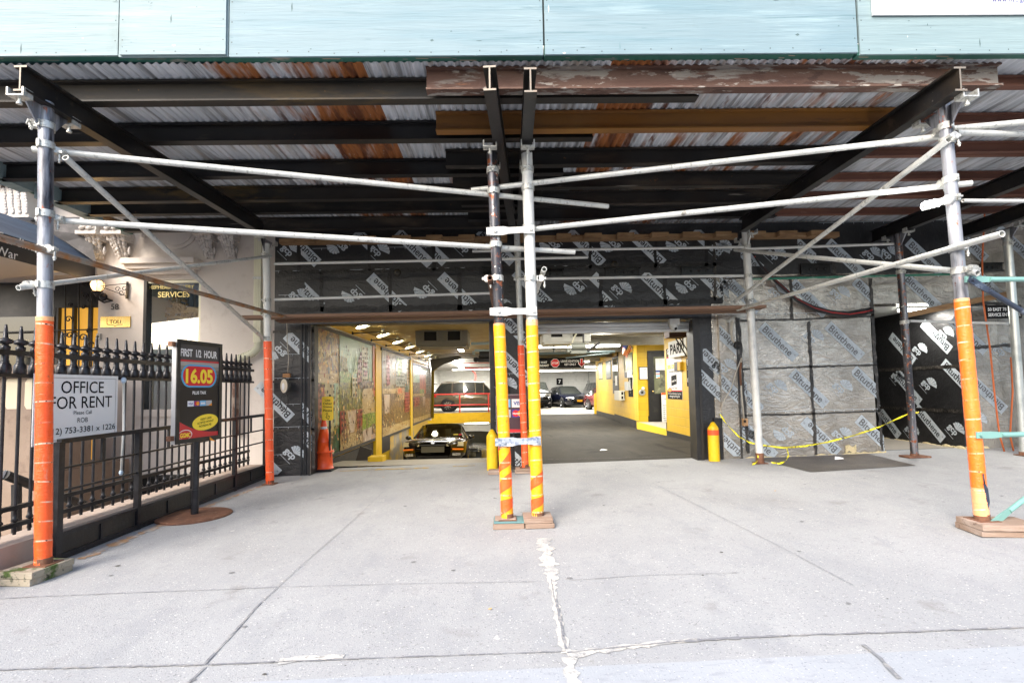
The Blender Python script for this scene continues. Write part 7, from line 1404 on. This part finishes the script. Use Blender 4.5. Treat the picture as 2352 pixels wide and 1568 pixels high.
mb = MB(M('grey_conduit', '#a8a296', .5)); mb.path([P(x, y, 8.43) for x, y in ((1704, 822), (1701, 840), (1703, 900), (1709, 962))], .014, 8); mb.path([P(x, y, 8.40) for x, y in ((1703, 822), (1692, 850), (1680, 890), (1660, 925), (1655, 945))], .009, 6); mb.m(rust_m); mb.path([P(x, y, 8.425) for x, y in ((1702, 832), (1700, 850), (1702, 885))], .018, 8); mb.m(M('old_outlet', '#a8835c', .6)); mb.box(P(1711, 969, 8.45), (.075, .06, .12)); mb.m(ink); mb.box(P(1711, 967, 8.41), (.03, .012, .04)); mb.build('wall_outlet', label='old outlet box with rusty conduit beside the white wall post', cat='outlet')
mb = MB(M('grey_conduit', '#a8a296', .5)); mb.path([P(x, y, 8.47) for x, y in ((659, 740), (660, 790), (663, 822), (661, 856))], .007, 6); mb.m(M('tan_tape', '#9a6e44', .7)); mb.box(P(659, 862, 8.44), (.11, .06, .06)); mb.m(M('old_lamp_case', (.03, .028, .026), .5)); q = P(656, 886, 8.43)
mb.lathe(q, [(.085, 0), (.095, .02), (.09, .05), (.075, .05)], 20, (0, -1, 0), sc=(1, 1.75) if 0 else (1.0, 1.0)); mb.prism(FRONT(q+V((0, -.05, 0))), [(.075*math.cos(t), .135*math.sin(t)) for t in [2*math.pi*i/20 for i in range(20)]], .012); mb.m(M('old_lamp_glass', '#d8cdb8', .2)); mb.ell(FRONT(q+V((0, -.064, 0))), 0, 0, .055, .11, .002); mb.m(white_p); mb.ell(FRONT(q+V((0, -.068, 0))), -.01, -.01, .022, .06, .003); mb.m(MATS['old_lamp_case']); mb.path([q+V((.06*math.cos(t), -.04, -.24+.13*math.sin(t))) for t in [2*math.pi*i/16 for i in range(17)]], .007, 6); mb.build('cage_lamp', label='oval bulkhead lamp with tan tape hanging on the left pier', cat='lamp')
mb = MB(brown_tube); mb.path([P(x, y, 8.48) for x, y in ((1153, 742), (1160, 850), (1167, 905))], .018, 6); mb.m(M('rusty_switch', '#7a4c30', .8)); mb.box(P(1172, 922, 8.46), (.13, .07, .15)); mb.m(M('small_gold', '#e0b860', .4)); mb.ball(P(1188, 924, 8.44), .016); mb.build('pull_switch', label='rusty switch box on a conduit on the middle pier', cat='switch box')
wbp = M('wet_beam_pocket', (.008, .008, .008), .2)
for x0, y0, x1, y1 in ((1390, 617, 1467, 634), (1565, 615, 1636, 630), (1839, 608, 1905, 629), (1228, 620, 1292, 640), (2252, 606, 2300, 622), (1110, 616, 1150, 632)):
    Yp = 8.53; a, b = P(x0, y1, Yp), P(x1, y0, Yp); mb = MB(wbp); mb.bb((a.x, Yp-.02, a.z), (b.x, YW-.0005, b.z)); mb.bb((a.x-.02, Yp-.05, a.z-.02), (b.x+.02, Yp-.0205, a.z)); mb.bb((a.x-.02, Yp-.04, b.z), (b.x+.02, Yp-.0205, b.z+.02))
    for k in (.3, .55, .8): mb.ball((a.x+(b.x-a.x)*k, Yp-.03, (a.z+b.z)/2), .018, 8)
    mb.build('beam_pocket', gar)
for x, y in ((912, 625), (1412, 606)): mb = MB(M('membrane_grommet', (.03, .025, .015), .4)); mb.lathe(P(x, y, 8.52), [(.02, 0), (.05, 0), (.06, -.03)], 12, (0, -1, 0)); mb.build('grommet', gar)
# steel plate hatch in the pavement, net and cords at the right
mb = MB(M('tread_plate', (.11, .10, .095), .5, .5, layers=[((.17, .15, .13), 3, .45, .7)], bump=1.0, bscale=60, dist=.006)); q = [G(*p) for p in ((1760, 1047), (2060, 1044), (2148, 1074), (1860, 1084))]; q[0] = V((4.05, 8.45, 0)); q[1] = V((5.9, 8.45, 0)); q[2] = V((5.75, 7.28, 0)); q[3] = V((4.15, 7.1, 0))
mb.poly(*[V((p.x, p.y, gz(p.x, p.y)+.006)) for p in q]); a_, b_ = q[0]*.5+q[3]*.5, q[1]*.5+q[2]*.5; mb.build('hatch_plate', kind='structure')
mb = MB(white_p); q = G(1926, 1056); mb.add([q+V((-.07, -.02, .01)), q+V((.05, -.05, .02)), q+V((.09, .02, .03)), q+V((-.02, .05, .05))], [(0, 1, 2, 3)]); mb.build('paper_scrap', label='white paper scrap on the dark hatch plate', cat='litter')
mb = MB(white_p); q = V((1.95, 10.35, gz(2, 8.75)*.83+.01)); mb.add([q+V((-.08, -.02, .0)), q+V((.05, -.05, .01)), q+V((.09, .02, .01)), q+V((-.02, .05, .02))], [(0, 1, 2, 3)]); mb.build('paper_scrap', label='white paper scrap on the dark drive of the right bay', cat='litter')
m = bpy.data.materials.new('debris_net'); m.use_nodes = True; t = NT(m); b = t.n['Principled BSDF']; b.inputs['Base Color'].default_value = (.02, .018, .016, 1); b.inputs['Roughness'].default_value = .7; t.link(t.ramp(t.noise(2.5, (2, 2, .5)), .25, 1.1), b.inputs['Alpha'])
mb = MB(m); nx, nz = 24, 16; a = P(2292, 700, 8.3); 
vsn = [V((a.x+.02*math.sin(j*.7)+(i/nx)*1.9+.12*(1-j/nz)*0, 8.30+.05*math.sin(i*1.1+j*.15), .25+j/nz*3.2)) for j in range(nz+1) for i in range(nx+1)]
mb.add(vsn, [(j*(nx+1)+i, j*(nx+1)+i+1, (j+1)*(nx+1)+i+1, (j+1)*(nx+1)+i) for j in range(nz) for i in range(nx)], True); mb.build('debris_net', label='thin black debris net hanging at the right end of the wall', cat='net')
mb = MB(M('orange_cord', '#c2622e', .6))
for pts in ([(2262, 480), (2256, 600), (2258, 690), (2274, 800), (2286, 920), (2296, 1000), (2308, 1040)], [(2322, 820), (2326, 900), (2320, 1000), (2328, 1035)]): mb.path([P(x, y, 8.2) for x, y in pts], .012, 6)
mb.build('orange_cord', label='two thin orange cords hanging down at the right end wall', cat='cord')

# ================================================================== CARS
car_glass = M('car_glass', (.02, .022, .02), .03, spec=.9)
def paint(name, c, metal=.4, rough=.25): return M(name, c, rough, metal, coat=1.0)
hl_m = M('headlight_lens', (.62, .62, .58), .08, .3, layers=[((.25, .25, .24), 18, .5, .6)])
hl_y = M('aged_headlight', (.62, .56, .36), .12, .1)
def car(name, label, loc, rz, rx, L, Wd, Ht, st, body, kind='sedan', front=None, glassm=None, cat='car', wheel=.32, group=None):
    """st: stations (t along length from nose, belt height, top height, half width factor, roof half width factor, glazed)"""
    root = thing(name, label, cat, loc, group); hw = Wd/2; R_ = {}
    zb = .22 if kind == 'sedan' else .30
    secs = []
    for t, zbelt, ztop, wf, rf, g in st:
        y = -L/2+t*L; w = hw*wf; wt = hw*rf; cr = .02
        half = [(w*.86, zb), (w*.97, zb+.10), (w, zb+(zbelt-zb)*.55), (w*.985, zbelt-.05), (w*.95, zbelt), (wt, ztop-.05 if g else ztop-.03), (wt*.86, ztop-.005), (wt*.45, ztop+cr*.7), (0, ztop+cr)]
        secs.append([V((x, y, z)) for x, z in half]+[V((-x, y, z)) for x, z in half[-2::-1]])
    n = len(secs[0]); bodyb = MB(body); gl = MB(glassm or car_glass); o = [v for s_ in secs for v in s_]
    bf, gf = [], {}
    for i in range(len(secs)-1):
        ga, gb = st[i][5], st[i+1][5]
        for j in range(n-1):
            f = (i*n+j, (i+1)*n+j, (i+1)*n+j+1, i*n+j+1); side = j in (4, n-6); roof = 5 <= j <= n-7
            if side and (ga or gb): gf.setdefault('side_window.'+('a' if j == 4 else 'b'), []).append(f)
            elif roof and (ga != gb): gf.setdefault('windscreen' if gb else 'rear_window', []).append(f)
            else: bf.append(f)
    bf.append(tuple(range(n))[::-1]); bf.append(tuple((len(secs)-1)*n+j for j in range(n)))
    bodyb.add(o, bf, True)
    # pillars
    for k in range(len(st)-1):
        if st[k][5] and st[k+1][5]:
            for j in (4, n-6):
                a, b = secs[k][j], secs[k][j+1]; out = V((.006 if j == 4 else -.006, 0, .0)); bodyb.bar(a+out, b+out, .05, .012, up=(1, 0, 0))
        if st[k][5] != st[k+1][5]:
            for j0 in (5, n-6):
                a = secs[k][j0 if True else 0]; b = secs[k+1][j0]; bodyb.bar(a, b, .05, .03)
    MBs = bodyb
    def add(nm, mb, par=root): return mb.build(nm, par)
    ORG[root] = V((0, 0, 0)); b_ = add('body', MBs)
    for nm, ff in gf.items():
        ids = sorted({i for f in ff for i in f}); mp = {v: k for k, v in enumerate(ids)}
        add(nm.split('.')[0], MB(glassm or car_glass).add([o[i] for i in ids], [tuple(mp[i] for i in f) for f in ff], True))
    bm_ = MB(dark_hole); bm_.bb((-hw*.8, -L/2+.25, zb-.06), (hw*.8, L/2-.2, zb+.05)); add('underbody', bm_)
    for t in ((.185, .80) if kind == 'sedan' else (.18, .79)):
        for sx in (-1, 1):
            y = -L/2+t*L; x = sx*(hw-.10); mb = MB(rubber); c_ = V((x, y, wheel)); mb.lathe(c_, [(wheel*.62, -.10), (wheel*.95, -.10), (wheel, -.06), (wheel, .06), (wheel*.95, .115), (wheel*.66, .115)], 24, (sx, 0, 0)); w_ = add('wheel', mb)
            mb = MB(M('alloy_rim', '#b8bac0', .25, .9)); mb.lathe(c_, [(wheel*.66, .10), (wheel*.62, .07)], 24, (sx, 0, 0)); 
            for k in range(10): a = k*math.pi/5; mb.bar(c_+V((sx*.09, 0, 0)), c_+V((sx*.085, math.cos(a)*wheel*.63, math.sin(a)*wheel*.63)), .035, .02, up=(1, 0, 0))
            mb.lathe(c_, [(.05, .10), (0, .11)], 10, (sx, 0, 0)); mb.m(dark_hole); mb.lathe(c_, [(wheel*.64, .05), (0, .05)], 20, (sx, 0, 0)); mb.build('rim', w_)
            mb = MB(dark_hole); xo = sx*(hw+.002); mb.lathe(V((xo-sx*.02, y, wheel)), [(wheel*1.14, -.02), (wheel*1.14, .012), (wheel*.9, .012)], 28, (sx, 0, 0)); mb.build('wheel_arch', root)
    # front end; F = a plane just ahead of the nose
    yn = -L/2; T = frame((0, yn-.004, 0), XF, ZF)
    for nm, fn in (front or {}).items():
        for part in fn: 
            mb = MB(part[0]); x0, x1, z0, z1, dy, dp = part[1:7]
            mb.add([V((x0, yn+dy, z0)), V((x1, yn+(part[7] if len(part) > 7 else dy), z0)), V((x1, yn+(part[7] if len(part) > 7 else dy)+.03, z1)), V((x0, yn+dy+.03, z1)), V((x0, yn+dy+dp, z0)), V((x1, yn+(part[7] if len(part) > 7 else dy)+dp, z0)), V((x1, yn+(part[7] if len(part) > 7 else dy)+dp, z1)), V((x0, yn+dy+dp, z1))], [(0, 1, 2, 3), (4, 7, 6, 5), (0, 4, 5, 1), (3, 2, 6, 7), (0, 3, 7, 4), (1, 5, 6, 2)])
            mb.build(nm, root)
    # mirrors
    ci = next(i for i in range(len(st)) if st[i][5]); 
    for sx in (-1, 1): mb = MB(body if kind != 'sedan_old' else black_m); p = secs[ci-1][4 if sx > 0 else n-5]; mb.ball(p+V((sx*.10, .16, .06)), .085, 10, (1.1, .6, .75)); mb.tube(p+V((-sx*.02, .16, .0)), p+V((sx*.06, .16, .03)), .025, 6); mb.build('mirror', root)
    ORG[root] = V(loc); root.location = loc; root.rotation_euler = (rx, 0, rz); return root
sedan = lambda h, b=1.0: [(0, .60*b, .63*b, .55, .48, 0), (.012, .645*b, .68*b, .74, .66, 0), (.035, .675*b, .72*b, .90, .78, 0), (.06, .69*b, .745*b, .955, .82, 0), (.10, .72*b, .78*b, .985, .86, 0), (.20, .78*b, .84*b, 1, .86, 0), (.285, .85*b, .90*b, 1, .84, 0), (.44, .90*b, h-.03, 1, .66, 1), (.53, .90*b, h, 1, .66, 1), (.64, .90*b, h-.02, 1, .65, 1), (.71, .90*b, h-.07, 1, .64, 1), (.85, .91*b, .97*b, .98, .76, 0), (.95, .88*b, .93*b, .94, .78, 0), (.99, .72*b, .80*b, .88, .72, 0), (1, .5*b, .6*b, .8, .6, 0)]
suv = lambda h: [(0, .70, .80, .80, .66, 0), (.012, .84, .92, .90, .74, 0), (.05, .92, 1.0, .97, .82, 0), (.12, .98, 1.06, 1, .86, 0), (.24, 1.04, 1.11, 1, .86, 0), (.36, 1.08, h-.06, 1, .72, 1), (.46, 1.09, h-.01, 1, .73, 1), (.60, 1.10, h, 1, .73, 1), (.74, 1.12, h-.015, 1, .72, 1), (.88, 1.14, h-.06, .99, .70, 1), (.96, 1.15, 1.20, .97, .8, 0), (.985, .95, 1.05, .94, .78, 0), (1, .6, .75, .9, .7, 0)]
def front_sedan(grille, lens=hl_m, plate=M('blank_plate', '#54503f', .6), sig=None, w=.88, chromeg=None):
    d = {'headlight': [(lens, -w*.93, -w*.42, .535, .655, .10, .05, -.016), (lens, w*.42, w*.93, .535, .655, -.016, .05, .10)],
         'grille': [(grille, -w*.40, w*.40, .55, .635, -.012, .05)], 'plate': [(plate, -.31, .31, .37, .53, -.03, .02)],
         'intake': [(dark_hole, -w*.48, w*.48, .235, .345, -.012, .05)], 'bumper_strip': [(black_m, -w*.5, w*.5, .46, .475, -.014, .05)]}
    if sig: d['turn_signal'] = [(sig, -w*.93, -w*.60, .43, .475, .07, .05, -.02), (sig, w*.60, w*.93, .43, .475, -.02, .05, .07)]; d['fog_light'] = [(hl_m, -w*.84, -w*.60, .28, .35, .04, .04, -.02), (hl_m, w*.60, w*.84, .28, .35, -.02, .04, .04)]
    return d
amber = M('amber_lens', (.85, .22, .02), .2)
black_gold = paint('black_car_paint', (.016, .014, .010), .5)
Yc = 16.5; sl = math.atan(.18); rp_ = lambda y: rz(y)
c1 = car('parked_car', 'old black sedan with amber turn signals climbing the ramp of the left bay', V((-1.93, 16.5, rp_(16.5)-.02)), 0, -sl, 4.75, 1.77, 1.40, sedan(1.40), black_gold, 'sedan', front_sedan(black_m, hl_y, sig=amber), glassm=pane_mat('seen_through_glass', (.45, .5, .42), .9, 1.5), group='parked cars')
mb = MB(chrome); ORG[c1] = V((0, 0, 0)); mb.lathe(V((0, -2.40, .625)), [(.034, 0), (.05, 0), (.05, .012), (.034, .012)], 16, (0, -1, 0)); mb.bb((-.052, -2.412, .615), (.052, -2.405, .635)); mb.build('badge', c1)
mb = MB(M('seat_grey', (.05, .05, .045), .8)); 
for x in (-.38, .38): mb.box((x, .1, .80), (.5, .16, .6)); mb.box((x, .1, 1.16), (.28, .1, .18))
mb.box((0, -.75, .84), (1.3, .35, .12)); mb.lathe(V((.38, -.5, .92)), [(.17, 0), (.19, .02), (.17, .04)], 16, (0, .8, .5)); mb.build('seats', c1)
mb = MB(M('sticker', '#d8c24a', .5)); mb.bb((.42, -1.0, .955), (.56, -.99, .99)); mb.m(red_p); mb.bb((.58, -.98, .95), (.66, -.97, .99)); mb.build('windscreen_sticker', c1)
mb = MB(chrome); mb.bb((-.42, -2.385, .66), (.42, -2.37, .675)); mb.build('grille_trim', c1)
ORG[c1] = V(c1.location)
silver = paint('silver_paint', (.42, .44, .46), .6)
car('parked_car', 'silver sedan half hidden behind the black sedan on the ramp', V((-1.08, 19.4, rp_(19.4))), rad(-4), -sl, 4.6, 1.8, 1.42, sedan(1.42), silver, 'sedan', front_sedan(black_m), group='parked cars')
car('parked_car', 'dark grey car behind the silver sedan in the basement', V((-.95, 25.2, -2.55)), rad(2), 0, 4.7, 1.85, 1.45, sedan(1.5, 1.03), paint('dark_grey_paint', (.07, .075, .08), .5), 'sedan', front_sedan(black_m), group='parked cars')
# SUV on the upper level, nose to the right
gls = car('parked_car', 'big brown SUV parked sideways behind the red guard rail', V((-1.95, 33.4, 0)), rad(90), 0, 5.15, 1.95, 1.84, suv(1.84), paint('brown_metal_paint', (.13, .105, .062), .45), 'suv', {}, wheel=.40, group='parked cars')
ORG[gls] = V((0, 0, 0))
mb = MB(M('tail_lamp', (.45, .01, .012), .15)); 
for sx in (-1, 1): mb = MB(M('tail_lamp', (.45, .01, .012), .15)); mb.box((sx*.90, 2.40, 1.02), (.14, .40, .19)); mb.build('tail_light', gls)
for sx in (-1, 1): mb = MB(chrome); mb.path([(sx*.70, -.8, 1.80), (sx*.70, -.5, 1.86), (sx*.70, 1.6, 1.87), (sx*.70, 1.95, 1.80)], .02, 8); mb.build('roof_rail', gls)
mb = MB(paint('brown_metal_paint', (.115, .095, .062))); mb.box((0, 2.42, 1.74), (1.3, .22, .04)); mb.build('spoiler', gls)
for sx in (-1, 1): mb = MB(chrome); mb.bar((sx*.985, -1.5, .42), (sx*.985, 1.3, .42), .02, .05); mb.build('sill_trim', gls)
for sx in (-1, 1):
    mb = MB(dark_hole)
    for y in (-.55, .55): mb.bar((sx*.982, y, .45), (sx*.968, y, 1.08), .006, .012, up=(1, 0, 0))
    mb.build('door_gap', gls)
for sx in (-1, 1):
    for y in (-.05, .95): mb = MB(chrome); mb.bar((sx*.985, y, 1.0), (sx*.985, y+.24, 1.01), .03, .03); mb.build('door_handle', gls)
ORG[gls] = V(gls.location)
# upper level right
rr_f = {'headlight': [(hl_m, -.93, -.55, .86, 1.0, .12, .05, .02), (hl_m, .55, .93, .86, 1.0, .02, .05, .12)], 'grille': [(M('silver_grille', '#a8acb0', .3, .8, layers=[((.02, .02, .02), 40, .5, .55)]), -.5, .5, .80, .97, -.006, .05)], 'intake': [(dark_hole, -.8, .8, .42, .6, -.006, .04)], 'bumper_strip': [(chrome, -.85, .85, .62, .645, -.012, .04)], 'plate': [(M('blank_plate', '#54503f', .6), -.25, .25, .5, .6, -.02, .02)]}
blk = paint('black_gloss_paint', (.008, .008, .009), .2, .15)
car('parked_car', 'black SUV with silver grille on the upper level, cut off by the taped post', V((2.30, 38.0, 0)), 0, 0, 5.0, 2.0, 1.84, suv(1.86), blk, 'suv', rr_f, wheel=.39, group='parked cars')
sc = front_sedan(M('chrome_grille', '#c8ccd2', .2, .9, layers=[((.015, .015, .02), 26, .5, .54, (.2, .2, 4))]), w=.9, plate=M('yellow_plate', '#e8a416', .5)); sc['plate'] = [(M('yellow_plate', '#e8a416', .5), -.20, .20, .40, .54, -.03, .02)]; sc['grille'] = [(MATS['chrome_grille'], -.42, .42, .55, .76, -.01, .05)]; sc['bumper_strip'] = [(chrome, -.8, .8, .33, .35, -.012, .05)]
car('parked_car', 'shiny dark blue sedan with chrome grille and yellow plate on the upper level', V((4.55, 38.3, 0)), rad(15), 0, 5.15, 1.90, 1.50, sedan(1.50, 1.04), paint('navy_black_paint', (.008, .010, .025), .3, .12), 'sedan', sc, wheel=.34, group='parked cars')
car('parked_car', 'grey SUV partly hidden behind the yellow office corner', V((7.3, 38.4, 0)), rad(8), 0, 4.6, 1.85, 1.75, suv(1.75), paint('steel_grey_paint', (.16, .17, .18), .6), 'suv', rr_f, wheel=.36, group='parked cars')
car('parked_car', 'dark red car whose nose peeks from behind the yellow guard post', V((6.42, 31.3, 0)), rad(18), 0, 4.3, 1.75, 1.45, sedan(1.45), paint('dark_red_paint', (.16, .008, .012), .3), 'sedan', front_sedan(black_m), group='parked cars')

# repeats of one kind share a group
GROUPS = {'scaffold_post': 'upright posts of the shed', 'scaffold_tube': 'scaffold tubes clamped to the posts', 'main_beam': 'main beams of the shed roof', 'steel_joist': 'roof joists of the shed', 'timber_pad': 'timber pads under the posts', 'scaffold_plank': 'planks over the bays', 'cross_brace': 'coloured braces at the right street post', 'post_bracket': 'brackets between the two middle posts',
          'picture_panel': 'photo collages on the left bay wall', 'unit_heater': 'heaters under the garage ceiling', 'door_opener': 'door motors over the bays', 'ceiling_light': 'lights under the garage ceiling', 'sprinkler_pipe': 'red sprinkler pipes', 'framed_photograph': 'framed photographs on the yellow walls', 'black_notice': 'black notices on the yellow walls', 'paper_scrap': 'paper scraps on the ground', 'bollard': 'yellow bollards at the bays'}
for o in list(bpy.data.objects):
    k = o.name.split('.')[0]
    if o.parent is None and k in GROUPS: o['group'] = GROUPS[k]
